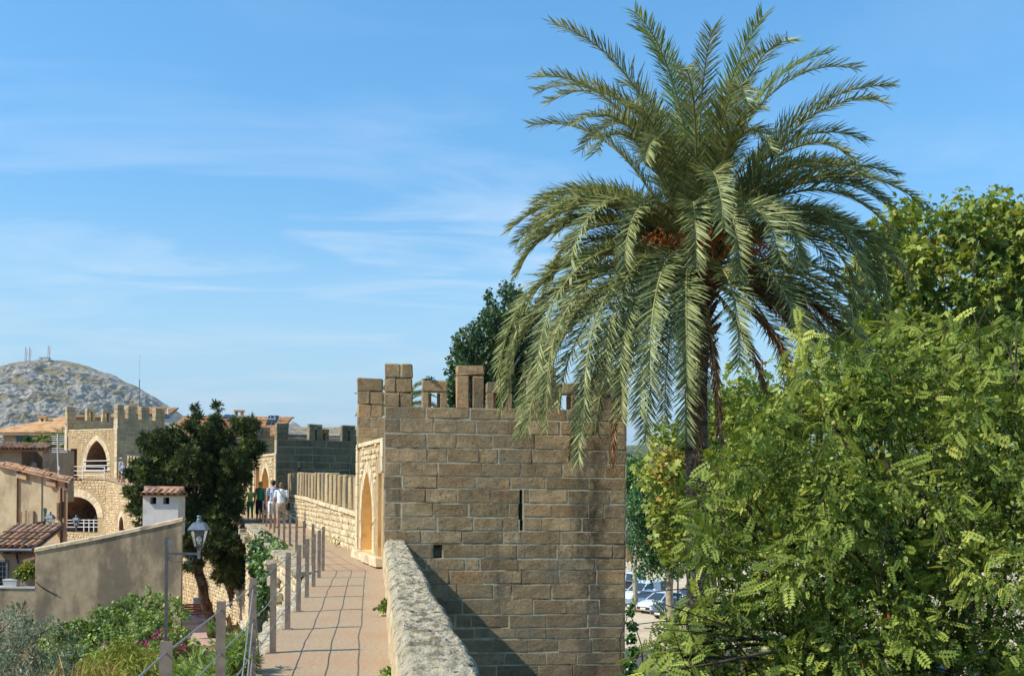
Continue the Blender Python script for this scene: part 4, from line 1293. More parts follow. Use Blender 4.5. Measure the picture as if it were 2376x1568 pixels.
M['tile_under'] = surface('brown_tile_bedding', srgb(132, 96, 68), srgb(150, 112, 80), 6, bump=0.3)  # plain brown, darker than the tiles on top

def lantern(pos, s, label, arm=None, glassy=True):
    """four-sided street lantern; pos = bottom of the cage, arm = list of points of its bracket"""
    root = thing('street_lantern', label, 'lantern', pos)
    pos = Vector(pos)
    def ring(w, z): return [pos + Vector((x * w * s, y * w * s, z * s)) for x, y in ((-1, -1), (1, -1), (1, 1), (-1, 1))]
    b, t = ring(0.105, 0.0), ring(0.20, 0.46)
    mb = MB()
    for i in range(4): mb.tube([b[i], t[i]], 0.014 * s, 4)
    for rg in (b, t):
        for i in range(4): mb.tube([rg[i], rg[(i + 1) % 4]], 0.016 * s, 4)
    mb.build('cage', M['iron'], root)
    mb = MB()
    bi, ti = ring(0.10, 0.01), ring(0.192, 0.45)
    for i in range(4):
        g = MB(); g.quad(bi[i], bi[(i + 1) % 4], ti[(i + 1) % 4], ti[i]); g.build('pane', M['glass'], root)
    hd = MB()
    e = ring(0.255, 0.47); e2 = ring(0.245, 0.495); r1 = ring(0.15, 0.66); r2 = ring(0.10, 0.69)
    for lo, hi in ((e, e2), (e2, r1), (r1, r2)):
        for i in range(4): hd.quad(lo[i], lo[(i + 1) % 4], hi[(i + 1) % 4], hi[i])
    hd.poly(e[::-1])
    hd.lathe([(0.085 * s, 0.0), (0.07 * s, 0.05 * s), (0.075 * s, 0.07 * s), (0.05 * s, 0.10 * s), (0.055 * s, 0.13 * s), (0.075 * s, 0.15 * s), (0.05 * s, 0.18 * s), (0.0, 0.19 * s)], pos + Vector((0, 0, 0.685 * s)), 12)
    hd.build('hood', M['lamp_grey'], root)
    mb = MB(); mb.lathe([(0.03 * s, 0), (0.035 * s, 0.05 * s), (0.075 * s, 0.09 * s), (0.08 * s, 0.14 * s), (0.05 * s, 0.2 * s), (0.0, 0.23 * s)], pos + Vector((0, 0, 0.08 * s)), 10)
    mb.build('bulb', M['bulb'], root)
    mb = MB(); mb.lathe([(0.02 * s, 0), (0.07 * s, 0.05 * s), (0.10 * s, 0.09 * s), (0.10 * s, 0.10 * s)], pos + Vector((0, 0, -0.10 * s)), 8); mb.box(pos + Vector((0, 0, -0.20 * s)), (0.07 * s, 0.07 * s, 0.26 * s))
    mb.build('socket', M['lamp_grey'], root)
    return root

def window_grid(p, ax, w, h, nx, nz, parent, n, mat_frame, mat_glass):
    """window with glazing bars: p = lower left corner"""
    up = Vector((0, 0, 1)); p = Vector(p); ax = Vector(ax)
    fr = MB()
    rz = math.atan2(ax.y, ax.x)
    c = p + ax * w / 2 + up * h / 2
    for q in (0, w): fr.box(p + ax * q + up * h / 2 + n * 0.02, (0.06, 0.05, h + .06), rz)
    for q in (0, h): fr.box(p + ax * w / 2 + up * q + n * 0.02, (w, 0.05, 0.06), rz)
    wo = fr.build('window', mat_frame, parent)
    for i in range(nx):
        for k in range(nz):
            g = MB(); a = p + ax * (w * i / nx + 0.012) + up * (h * k / nz + 0.012); ww, hh = w / nx - 0.024, h / nz - 0.024
            g.quad(a, a + ax * ww, a + ax * ww + up * hh, a + up * hh)
            link('pane', g.mesh('pane'), mat_glass, wo)
    bar = MB()
    for i in range(1, nx): bar.box(p + ax * (w * i / nx) + up * h / 2 + n * 0.01, (0.016, 0.02, h), rz)
    for k in range(1, nz): bar.box(p + ax * w / 2 + up * (h * k / nz) + n * 0.012, (w, 0.02, 0.016), rz)
    link('glazing_bars', bar.mesh('glazing_bars'), mat_frame, wo)
    return wo

X1, YF = Vector((1, 0, 0)), Vector((0, -1, 0))

# -- plain gable house in front, with the white chimney
def gable_house():
    Y = 32.0
    a, b = P(82, 1272, Y), P(415, 1201, Y)
    root = thing('house', 'stained brown stucco gable wall with a white chimney behind the lamp post', 'house', hv((a + b) / 2, Z_IN))
    xr = P(421, 1300, Y).x
    b.x = xr
    poly = [hv(a, Z_IN), hv(Vector((xr, Y, 0)), Z_IN), b, a]
    back = Vector((0, 8.0, 0))
    mb = MB()
    # front face as a fine grid so its head line can be slightly uneven
    nx = 40; vs, fs = [], []
    zt = lambda f: a.z + (b.z - a.z) * (f * 0.9 + 0.1 * f * f) + 0.012 * mnoise.noise(Vector((f * 30, 0, 0)))
    for i in range(nx + 1):
        f = i / nx; x = a.x + (xr - a.x) * f
        vs += [(x, Y, Z_IN - .05), (x, Y, zt(f) - 0.05)]
    fs = [(2 * i, 2 * i + 2, 2 * i + 3, 2 * i + 1) for i in range(nx)]
    n0 = len(vs)
    xk = P(424, 1300, Y + 8).x
    vs += [(xr, Y, Z_IN - .05), (xk, Y + 8, Z_IN - .05), (xk, Y + 8, b.z - 0.05), (xr, Y, b.z - .05), (a.x, Y, Z_IN - .05), (a.x, Y + 8, Z_IN - .05), (a.x, Y + 8, a.z - .05), (a.x, Y, a.z - .05)]
    fs += [(n0, n0 + 1, n0 + 2, n0 + 3), (n0 + 4, n0 + 7, n0 + 6, n0 + 5)]
    me = bpy.data.meshes.new('wall'); me.from_pydata(vs, [], fs); me.update(); link('wall', me, M['stucco'], root)
    # coping strip on the wall head
    cv, cf = [], []
    for i in range(nx + 1):
        f = i / nx; x = a.x - 0.02 + (xr + 0.04 - a.x) * f; z = zt(f)
        cv += [(x, Y - 0.035, z - 0.10), (x, Y - 0.03, z - 0.01), (x, Y + 0.03, z + 0.02), (x, Y + 0.30, z + 0.035), (x, Y + 0.34, z - 0.06)]
    cf = [(5 * i + q, 5 * i + 5 + q, 5 * i + 6 + q, 5 * i + 1 + q) for i in range(nx) for q in range(4)]
    cf += [(0, 1, 2, 3, 4), tuple(5 * nx + q for q in (4, 3, 2, 1, 0))]
    me = bpy.data.meshes.new('coping'); me.from_pydata(cv, [], cf); me.update(); link('coping', me, M['coping'], root)
    # roof behind the wall head
    mb = MB(); mb.quad((a.x, Y + .3, a.z - .12), (xr, Y + .3, b.z - .12), (xk, Y + 8, b.z - .12), (a.x, Y + 8, a.z - .12)); mb.build('roof', M['tile'], root)
    # chimney
    c0, c1 = P(331, 1205, Y + 0.9), P(413, 1205, Y + 0.9)
    zt_, zb_ = P(372, 1150, Y + .9).z, P(372, 1218, Y + .9).z - 0.3
    w = c1.x - c0.x; cx = (c0.x + c1.x) / 2; cy = Y + 0.9 + 0.35
    ch = MB()
    z1 = zt_ - 0.30
    ch.box((cx, cy, (zb_ + z1) / 2), (w, 0.7, z1 - zb_))
    # top storey with two square vents
    f0 = Y + 0.9
    vents = [(0.20, 0.38), (0.57, 0.75)]
    zv0, zv1 = z1 + 0.06, zt_ - 0.04
    xs = [0, vents[0][0], vents[0][1], vents[1][0], vents[1][1], 1]
    for k in (0, 2, 4):
        xa, xb = c0.x + w * xs[k], c0.x + w * xs[k + 1]
        ch.box(((xa + xb) / 2, cy, (z1 + zt_) / 2), (xb - xa, 0.698, zt_ - z1))
    for k in (1, 3):
        xa, xb = c0.x + w * xs[k], c0.x + w * xs[k + 1]
        ch.box(((xa + xb) / 2, cy, (z1 + zv0) / 2), (xb - xa, 0.698, zv0 - z1)); ch.box(((xa + xb) / 2, cy, (zv1 + zt_) / 2), (xb - xa, 0.698, zt_ - zv1))
    co = ch.build('chimney', M['whitewash'], root)
    for k in (1, 3):
        xa, xb = c0.x + w * xs[k], c0.x + w * xs[k + 1]
        v = MB(); v.box(((xa + xb) / 2, cy + 0.1, (zv0 + zv1) / 2), (xb - xa - .002, 0.3, zv1 - zv0 - .002)); v.build('vent', M['dark'], co)
    # tiles on the chimney, six across
    vs, fs = tile_arc(0.085, 0.10, 0.50)
    me = bpy.data.meshes.new('chimney_tile'); me.from_pydata(vs, [], fs); me.update(); me.materials.append(M['tile'])
    slab = MB(); slab.box((cx, cy, zt_ + 0.015), (w + 0.10, 0.82, 0.035)); slab.build('chimney_cap', M['tile_under'], co)
    for q in range(6):
        x = c0.x - 0.03 + (w + 0.06) * (q + 0.5) / 6
        for sg in (1, -1):
            o = link('chimney_tile', me, None, co)
            o.matrix_basis = Matrix.Translation((x, cy - 0.02 * sg, zt_ + 0.16)) @ Matrix.Rotation(0 if sg == -1 else math.pi, 4, 'Z') @ Matrix.Rotation(-0.30, 4, 'X')
    rg = MB(); rg.tube([(c0.x - 0.06, cy, zt_ + 0.20), (c1.x + 0.06, cy, zt_ + 0.20)], 0.085, 8); rg.build('chimney_ridge', M['tile'], co)
    # low terrace wall to the left of the gable
    t = P(40, 1364, Y).z
    mb = MB(); mb.box(((a.x - 9) / 1 + 4.5 - 0.001, Y + 0.14, (t + Z_IN) / 2), (9.0 - .004, 0.24, t - Z_IN)); mb.build('terrace_wall', M['stucco'], root)
    mb = MB(); mb.box((a.x - 4.5, Y + 0.14, t + 0.02), (9.0, 0.30, 0.05)); mb.build('terrace_coping', M['whitewash'], root)
    # thin cable sagging over the wall
    k = [P(u, v, Y - 0.03) for u, v in ((84, 1350), (92, 1358), (105, 1366), (120, 1374), (134, 1379))]
    mb = MB(); mb.tube(k, 0.012, 5); mb.build('loose_cable', M['iron'], root)
    return t
M['coping'] = surface('pale_stained_wall_coping', srgb(186, 164, 132), srgb(208, 188, 156), 5, c3=srgb(120, 106, 86), s3=2.2, t3=(0.5, 0.62), k3=0.8, bump=0.5, bscale=30, bdist=0.02)  # paler than the wall below, with brown stains
T_LEDGE = gable_house()

# -- small tiled house behind the terrace
def tiled_house():
    Y = 36.0
    l, r = -40, 74
    pr = P(r, 1270, Y)
    root = thing('house', 'low brown house with a small tiled roof, gutter and barred window behind the terrace', 'house', hv(P(20, 1300, Y), Z_IN))
    mb = MB(); xl = P(-80, 1300, Y).x
    zt = P(40, 1276, Y).z
    mb.box(((xl + pr.x) / 2, Y + 2.6, (Z_IN + zt) / 2), (pr.x - xl, 5.0, zt - Z_IN)); mb.build('wall', M['stucco_brown'], root)
    # roof slopes towards the street; each tile its own piece
    eave = P(0, 1269, Y - 0.35).z + 0.02
    top = Vector((P(-26, 1269, Y - 0.35).x, Y + 1.75, eave + 0.62))
    dn = Vector((0, -2.1, -0.62)).normalized()
    tile_field('roof_tile', top, X1, dn, 8, 7, 0.205, 0.32, 0.085, M['tile'], root, objects=True)
    g = MB(); g.tube([P(-60, 1275, Y - 0.42), P(75, 1275.5, Y - 0.42)], 0.055, 8); g.build('gutter', M['zinc'], root)
    bm_ = MB()
    for u in (17, 41, 66): bm_.box(P(u, 1281, Y - 0.12), (0.07, 0.45, 0.09))
    bm_.build('rafter_ends', M['brown_pipe'], root)
    p = P(-14, 1362, Y + 0.05); q = P(16.5, 1301, Y + 0.05)
    p.y = Y + 0.08; n = YF
    window_grid(Vector((p.x, Y + 0.07, p.z)), X1, q.x - p.x, q.z - p.z, 3, 5, root, n, M['zinc'], M['dark_glass'])
    br = MB(); br.tube([P(38, 1284, Y + .05), P(41, 1298, Y - .02), P(42, 1306, Y + .05)], 0.03, 5); br.build('bracket', M['iron'], root)
    # small lean-to canopy beside it
    c = MB(); c.prism([P(49, 1299, Y - 1.1), P(80, 1291, Y - 1.1), P(80, 1296, Y - 1.1), P(56, 1304, Y - 1.1)], Vector((0, 1.1, 0.05))); c.build('canopy', M['tile'], root)
    # green plant in a pot on the terrace ledge
    pot = P(57, 1363, 33.0); pot.z = T_LEDGE + 0.047
    pr_ = thing('potted_plant', 'bushy green plant in a pale rectangular pot on the terrace ledge', 'plant', hv(pot, T_LEDGE + 0.05))
    mb = MB()
    w = 0.40; pot.y = 32.14
    mb.add([pot + Vector((sx * w * k / 2, sy * 0.24 * k / 2, z)) for z, k in ((0, 0.9), (0.16, 1.0), (0.16, 1.06), (0.20, 1.06)) for sx, sy in ((-1, -1), (1, -1), (1, 1), (-1, 1))],
           [(4 * i + j, 4 * i + (j + 1) % 4, 4 * i + 4 + (j + 1) % 4, 4 * i + 4 + j) for i in range(3) for j in range(4)] + [(3, 2, 1, 0), (12, 13, 14, 15)])
    mb.build('pot', M['whitewash'], pr_)
    return pr_, pot
POT_ROOT, POT = tiled_house()

# -- ochre house with several wall panels and a tiled verge
def ochre_house():
    Y = 50.0
    root = thing('house', 'faded ochre and grey plaster house with tiled verge and downpipes, left of the far arch', 'house', hv(P(80, 1200, Y), Z_IN))
    top = lambda u: 1078 + (u + 10) * 0.197
    segs = [(-60, 28, 'stucco_pale', 0.0), (28, 62, 'stucco_ochre', 0.12), (62, 98, 'stucco_pale', 0.05), (98, 119, 'stucco_ochre', 0.22), (119, 147, 'stucco_pale', 0.10), (147, 175.5, 'stucco_ochre', 0.0)]
    for u0, u1, m, o in segs:
        a, b = P(u0, top(u0) + 5, Y), P(u1, top(u1) + 5, Y)
        if o > 0.04: a = a + (a - b).normalized() * 0.45
        mb = MB(); mb.prism([Vector((a.x, Y + o, Z_IN)), Vector((b.x, Y + o, Z_IN)), Vector((b.x, Y + o, b.z)), Vector((a.x, Y + o, a.z))], Vector((-5.7, 6, 0)))
        mb.build('wall', M[m], root)
    # cornice mouldings under the verge
    for u0, u1 in ((30, 60), (118, 145)):
        a, b = P(u0, top(u0) + 10, Y), P(u1, top(u1) + 10, Y)
        mb = MB(); mb.prism([Vector((a.x, Y - .1, a.z - .22)), Vector((b.x, Y - .1, b.z - .22)), Vector((b.x, Y - .1, b.z)), Vector((a.x, Y - .1, a.z))], Vector((0, .4, 0))); mb.build('cornice', M['stucco_ochre'], root)
    # roof deck and verge tiles along the slanting edge
    a, b = P(-30, top(-30), Y - .25), P(187, top(187), Y - .25)
    dn = (b - a).normalized()
    mb = MB(); mb.prism([a, b, b + Vector((0, 0, -.08)), a + Vector((0, 0, -.08))], Vector((-5.9, 6.2, 0))); mb.build('roof', M['tile'], root)
    vs, fs = tile_arc(0.10, 0.125, 0.46)
    me = bpy.data.meshes.new('verge_tile'); me.from_pydata(vs, [], fs); me.update(); me.materials.append(M['tile'])
    Lr = (b - a).length; ax = Vector((0, -1, 0)); up = dn.cross(ax); up = up if up.z > 0 else -up
    base = Matrix((up.cross(dn) * -1, dn, up)).transposed()
    for c in range(3):
        for k in range(int(Lr / 0.38)):
            o = link('verge_tile', me, None, root)
            o.matrix_basis = Matrix.Translation(a + dn * (k * 0.38) + Vector((0, 0.14 + c * 0.24, 0.02 + random.uniform(-.015, .02)))) @ base.to_4x4() @ Matrix.Rotation(random.uniform(-.05, .05), 4, 'Z')
    # downpipes
    mb = MB(); mb.tube([P(108, 1180, Y + .12), P(108.5, 1260, Y + .12)], 0.075, 8); mb.tube([P(108, 1178, Y + .12), P(108, 1184, Y + .12)], 0.10, 8); mb.build('downpipe', M['green_pipe'], root)
    mb = MB(); mb.tube([P(173, 1118, Y - .1), P(173, 1131, Y - .1), P(160, 1132, Y - .1), P(160, 1262, Y - .1)], 0.055, 6); mb.build('downpipe', M['brown_pipe'], root)
    # louvred shutters
    for u0, u1, v0, v1 in ((36.5, 43, 1186, 1235), (50.5, 56.5, 1183, 1232), (148, 156, 1165, 1205), (163, 168, 1163, 1200)):
        p0, p1 = P(u0, v1, Y + .06), P(u1, v0, Y + .06)
        fr = MB(); fr.box(((p0.x + p1.x) / 2, Y + (.10 if u0 < 100 else -.02), (p0.z + p1.z) / 2), (p1.x - p0.x, 0.05, p1.z - p0.z)); sh = fr.build('shutter', M['shutter'], root)
        N = 14
        for k in range(N):
            z = p0.z + (p1.z - p0.z) * (k + .5) / N
            s = MB(); s.box(((p0.x + p1.x) / 2, Y + (.06 if u0 < 100 else -.06), z), (p1.x - p0.x - .02, 0.05, (p1.z - p0.z) / N * 0.55), R=Matrix.Rotation(0.5, 3, 'X')); s.build('slat', M['shutter'], sh)
    # rolled bamboo / brown door panel and little balcony box
    mb = MB(); p0, p1 = P(63, 1236, Y - .05), P(78, 1185, Y - .05); mb.box(((p0.x + p1.x) / 2, Y - .02, (p0.z + p1.z) / 2), (p1.x - p0.x, .12, p1.z - p0.z)); mb.build('door', M['stucco_brown'], root)
    mb = MB(); p0, p1 = P(126, 1232, Y - .6), P(149, 1214, Y - .6); mb.box(((p0.x + p1.x) / 2, Y - .3, (p0.z + p1.z) / 2), (p1.x - p0.x, .6, p1.z - p0.z)); bal = mb.build('balcony', M['stucco_pale'], root)
    mb = MB(); mb.box(((p0.x + p1.x) / 2, Y - .3, p1.z + .03), (p1.x - p0.x + .1, .7, .06)); mb.build('balcony_slab', M['whitewash'], bal)
    root.rotation_euler = (0, 0, math.radians(-20))
    # rooftop room with tiled eave
    Yc = 54.5
    r2 = thing('rooftop_room', 'brown rooftop room with a tiled eave and dark open recess above the ochre house', 'house', hv(P(60, 1110, Yc), P(60, 1120, Yc).z))
    zt, zb = P(60, 1040, Yc).z, P(60, 1126, Yc).z - 0.8
    for u0, u1, y0, y1, m in ((-60, 50, Yc, Yc + 3, 'stucco_brown'), (101, 116, Yc - .1, Yc + 3, 'stucco_brown')):
        xa, xb = P(u0, 1080, Yc).x, P(u1, 1080, Yc).x
        mb = MB(); mb.box(((xa + xb) / 2, (y0 + y1) / 2, (zt + zb) / 2), (xb - xa, y1 - y0, zt - zb)); mb.build('wall', M[m], r2)
    xa, xb = P(50, 1080, Yc).x, P(101, 1080, Yc).x
    mb = MB(); mb.box(((xa + xb) / 2, Yc + 1.6, (zt + zb) / 2), (xb - xa, 0.2, zt - zb)); mb.build('back_wall', M['stucco_brown'], r2)
    mb = MB()
    for k in (0, 1): mb.tube([P(58 + 4 * k, 1052, Yc + 1.2), P(66 + 3 * k, 1066, Yc + 1.2), P(70 + 3 * k, 1090, Yc + 1.2), P(64, 1097, Yc + 1.2)], 0.04, 5)
    mb.build('hose', M['iron'], r2)
    mb = MB(); mb.lathe([(0.08, 0), (0.17, 0.05), (0.17, 0.42), (0.05, 0.5)], P(78, 1095, Yc + 1.0), 10); mb.build('tank', M['white_metal'], r2)
    top_ = P(-26, 1025, Yc + 0.9); eav = P(-30, 1039, Yc - .3)
    dn = Vector((0, -1.2, -(P(0, 1026, Yc + .9).z - P(0, 1039, Yc - .3).z))).normalized()
    O = Vector((P(-40, 1030, Yc).x, Yc + 0.9, P(0, 1028, Yc + .9).z))
    tile_field('roof_tile', O, X1, dn, 17, 3, 0.196, 0.43, 0.085, M['tile'], r2, objects=True)
    # television aerial in front of it
    Ya = 49.0
    r3 = thing('tv_aerial', 'pale pole with a grid television aerial over the ochre roof', 'aerial', P(137 * .96, 1112, Ya))
    mb = MB(); mb.tube([P(136, 1098, Ya), P(133.5, 1050, Ya), P(134, 1006, Ya)], 0.028, 6); mb.build('pole', M['white_metal'], r3)
    for u in (118, 157):
        mb = MB(); mb.tube([P(u, 1012, Ya), P(u + .5, 1050, Ya)], 0.018, 4); mb.build('side_bar', M['iron'], r3)
    for v in (1012, 1017, 1021, 1026, 1030, 1040, 1045, 1049):
        mb = MB(); mb.tube([P(118, v, Ya), P(157, v, Ya)], 0.012, 4); mb.build('rod', M['white_metal'], r3)
    mb = MB(); mb.box(P(136, 1086, Ya - .02), (0.09, 0.06, 0.16)); mb.build('junction_box', M['white_metal'], r3)
ochre_house()

# wall lantern with a floodlight, and a second lantern nearer the arch
lantern(P(116.5, 1221, 48.6), 0.74, 'dark lantern beside the black floodlight on the ochre house')
r = thing('lamp_bracket', 'black wrought iron arm that carries the lantern beside the floodlight', 'bracket', P(105, 1228, 48.6))
mb = MB(); mb.tube([P(82, 1226, 48.6), P(100, 1227, 48.6), P(117, 1228, 48.6)], 0.04, 5); mb.build('arm', M['iron'], r)
r = thing('floodlight', 'black rectangular floodlight on an iron arm, left of a lantern', 'lamp', P(92, 1226, 48.4))
R_ = Matrix.Rotation(-0.12, 3, 'Y')
mb = MB(); mb.box(P(93, 1218, 48.3), (0.40, 0.22, 0.30), R=R_); mb.build('housing', M['iron'], r)
mb = MB(); mb.box(P(93, 1218, 48.17), (0.33, 0.02, 0.22), R=R_); mb.build('lens', M['dark_glass'], r)
lantern(P(177, 1221, 47.5), 0.56, 'small lantern on a thin bracket in front of the round arch')
r = thing('lamp_bracket', 'thin dark iron bracket crossing the downpipe below the small lantern', 'bracket', P(160, 1230, 47.5))
mb = MB(); mb.tube([P(150, 1226.5, 47.5), P(178, 1227, 47.5)], 0.035, 5); mb.tube([P(177, 1227, 47.5), P(170, 1234, 47.5)], 0.025, 5); mb.build('arm', M['iron'], r)

# main lantern on its pole
Yl = 23.0
LP = P(461.5, 1268, Yl)
lantern(LP, 0.74, 'large grey street lantern on an arm in front of the dark conifer')
r = thing('lamp_post', 'slim grey lamp post with a scrolled arm in front of the stucco gable', 'lamp post', hv(P(384, 1500, Yl), Z_IN))
a = P(387, 1245, Yl)
mb = MB(); mb.box((a.x, Yl, (a.z + Z_IN) / 2), (0.055, 0.055, a.z - Z_IN)); mb.build('pole', M['lamp_pole'], r)
mb = MB(); mb.box(a + Vector((0.07, 0, -0.13)), (0.08, 0.08, 0.14)); mb.box(a + Vector((0.03, 0, -0.10)), (0.06, .02, .02)); mb.build('junction_box', M['lamp_grey'], r)
zc = P(420, 1284, Yl).z
mb = MB(); mb.box(((a.x + LP.x) / 2, Yl, zc), (LP.x - a.x + .06, 0.04, 0.05)); mb.build('arm', M['lamp_pole'], r)
mb = MB()
pts = []
for k in range(40):
    f = k / 39
    if f < 0.3: q = f / 0.3; an = 2.2 * math.pi * (1 - q) + math.pi * 0.5; rr = 0.02 + 0.045 * q; pts.append(Vector((a.x + 0.10 + rr * math.cos(an), Yl, zc - 0.11 + rr * math.sin(an))))
    elif f > 0.75: q = (f - 0.75) / 0.25; an = -math.pi * 0.5 + 2.2 * math.pi * q; rr = 0.06 - 0.035 * q; pts.append(Vector((LP.x - 0.17 + rr * math.cos(an), Yl, zc - 0.10 + rr * math.sin(an))))
    else: q = (f - 0.3) / 0.45; pts.append(Vector((a.x + 0.10 + (LP.x - a.x - 0.27) * q, Yl, zc - 0.175 + 0.0 * q + 0.015 * math.sin(q * 3.1))))
mb.tube(pts, 0.008, 5); mb.build('scroll', M['lamp_pole'], r)

# -- far roofs behind the walls
def far_roof(name, label, u0, u1, v_ridge, v_eave, Y, depth, mat, wall, wall_v, ncol_px=5.6, rows=14, slope_back=0.0, du_top=0):
    root = thing(name, label, 'house', hv(P((u0 + u1) / 2, v_eave, Y), Z_OUT))
    e0, e1 = P(u0, v_eave, Y), P(u1, v_eave, Y)
    zr = P(u0, v_ridge, Y + depth).z
    pitch = ncol_px * Y / F
    n = int((e1.x - e0.x) / pitch) + 1
    O = Vector((e0.x + du_top, Y + depth, zr))
    dn = Vector((0, -depth, e0.z - zr)); L = dn.length
    tile_field('roof_tiles', O, X1, dn, n, rows, pitch, L / rows, pitch * 0.42, M[mat], root, objects=False, jit=0.008)
    mb = MB(); zb = Z_OUT
    mb.box(((e0.x + e1.x) / 2, Y + depth * .5 + .6, (zb + e0.z - .1) / 2), (e1.x - e0.x - .3, depth, e0.z - .1 - zb)); mb.build('wall', M[wall], root)
    g = MB(); g.prism([O + Vector((-.2, 0, -.1)), O + Vector((n * pitch, 0, -.1)), O + Vector((n * pitch, 0, .1)), O + Vector((-.2, 0, .1))], Vector((0, .3, 0))); g.build('roof_ridge', M[mat], root)
    return root
fr1 = far_roof('house', 'long terracotta roof with chimney and solar panels behind the dark conifer', 376, 642, 966, 1012, 112, 8, 'tile_orange', 'stucco_pale', 1030)
c = P(555, 970, 113); mb = MB(); mb.box(c + Vector((0, 0, -.5)), (0.75, .75, 1.5)); ch = mb.build('chimney', M['stucco_pale'], fr1)
mb = MB()
for sx in (-1, 1): mb.box(c + Vector((sx * .3, 0, .45)), (.16, .7, .45))
mb.box(c + Vector((0, 0, .72)), (.95, .9, .16)); mb.build('chimney_cap', M['tile_orange'], ch)
for u0, u1, v in ((384, 398, 962), (518, 533, 963), (533, 548, 963.5)):
    p0, p1 = P(u0, v + 3, 118), P(u1, v - 3, 118)
    mb = MB(); mb.box(((p0.x + p1.x) / 2, 118, p0.z), (p1.x - p0.x - .08, 1.2, .12), R=Matrix.Rotation(0.35, 3, 'X')); mb.build('solar_panel', M['dark_glass'], fr1)
for u0, u1 in ((598, 610), (611, 623)):
    p0, p1 = P(u0, 970, 100), P(u1, 962, 100)
    mb = MB(); mb.box(((p0.x + p1.x) / 2, 104, p0.z + .1), (p1.x - p0.x, 1.5, .1), R=Matrix.Rotation(0.6, 3, 'X')); mb.build('solar_panel', M['dark_glass'], fr1)
mb = MB()
for u in (628, 638): mb.tube([P(u, 990, 104), P(u, 966, 104)], .05, 5)
mb.tube([P(610, 972, 104), P(638, 972, 104)], .03, 5); mb.build('panel_frame', M['white_metal'], fr1)
fr2 = far_roof('house', 'white house with a cream tiled roof seen between the dark battlements', 664, 832, 991, 1012, 120, 6, 'tile_cream', 'whitewash', 1030, ncol_px=4.2, rows=8)
# left roof that rises to the right, with its chimney
def left_roof():
    Y = 118
    root = thing('house', 'orange hipped roof with a small chimney left of the far tower', 'house', hv(P(80, 1010, Y), Z_OUT))
    e0, e1 = P(-60, 1006, Y), P(190, 1006, Y)
    a, b = P(-30, 1004, Y), P(200, 1004, Y)
    r0, r1 = P(150, 968, Y + 9), P(330, 962, Y + 9)
    mb = MB(); mb.quad(a, b, r1, r0); mb.quad(a, r0, Vector((r0.x, Y + 18, r0.z)), Vector((a.x, Y + 18, a.z))); mb.build('roof', M['tile_orange'], root)
    # rows of tiles on the front slope
    vs, fs = tile_arc(0.10, 0.11, 1.0, 4)
    av, af, var = [], [], []
    for k in range(60):
        f = k / 59
        p0, p1 = a.lerp(b, f), r0.lerp(r1, f)
        for q in range(8):
            s0, s1 = p1.lerp(p0, q / 8), p1.lerp(p0, (q + 1) / 8 + .02)
            d = s1 - s0
            base = len(av)
            R = d.to_track_quat('Y', 'Z').to_matrix()
            for v in vs: av.append(tuple(s0 + R @ Vector((v[0], v[1] * d.length, v[2] + .03))))
            af += [tuple(i + base for i in ff) for ff in fs]; var += [random.random()] * len(fs)
    me = bpy.data.meshes.new('roof_tiles'); me.from_pydata(av, [], af)
    at = me.attributes.new('var', 'FLOAT', 'FACE'); at.data.foreach_set('value', np.array(var, dtype=np.float32)); me.update(); link('roof_tiles', me, M['tile_orange'], root, kind='stuff')
    mb = MB(); mb.box(((a.x + b.x) / 2 + .5, Y + 6, (Z_OUT + a.z) / 2 - .1), (b.x - a.x - 2, 11, a.z - Z_OUT - .15)); mb.build('wall', M['stucco_pale'], root)
    mb = MB(); mb.box(((a.x + b.x) / 2, Y - .1, a.z - .12), (b.x - a.x, .5, .2)); mb.build('eave', M['stucco_brown'], root)
    p0, p1 = P(38, 1026, Y + .4), P(52, 1011, Y + .4)
    mb = MB(); mb.box(((p0.x + p1.x) / 2, Y + .42, (p0.z + p1.z) / 2), (p1.x - p0.x, .1, p1.z - p0.z)); mb.build('window', M['dark_glass'], root)
    c = P(101, 982, Y + 6); mb = MB(); mb.box(c + Vector((0, 0, -.2)), (.75, .75, 1.7)); ch = mb.build('chimney', M['dressed'], root)
    mb = MB(); mb.box(c + Vector((0, 0, .75)), (1.05, 1.0, .16)); mb.build('chimney_cap', M['tile_orange'], ch)
    mb = MB(); mb.box(c + Vector((0, -.38, .35)), (.22, .02, .3)); mb.build('vent', M['dark'], ch)
left_roof()
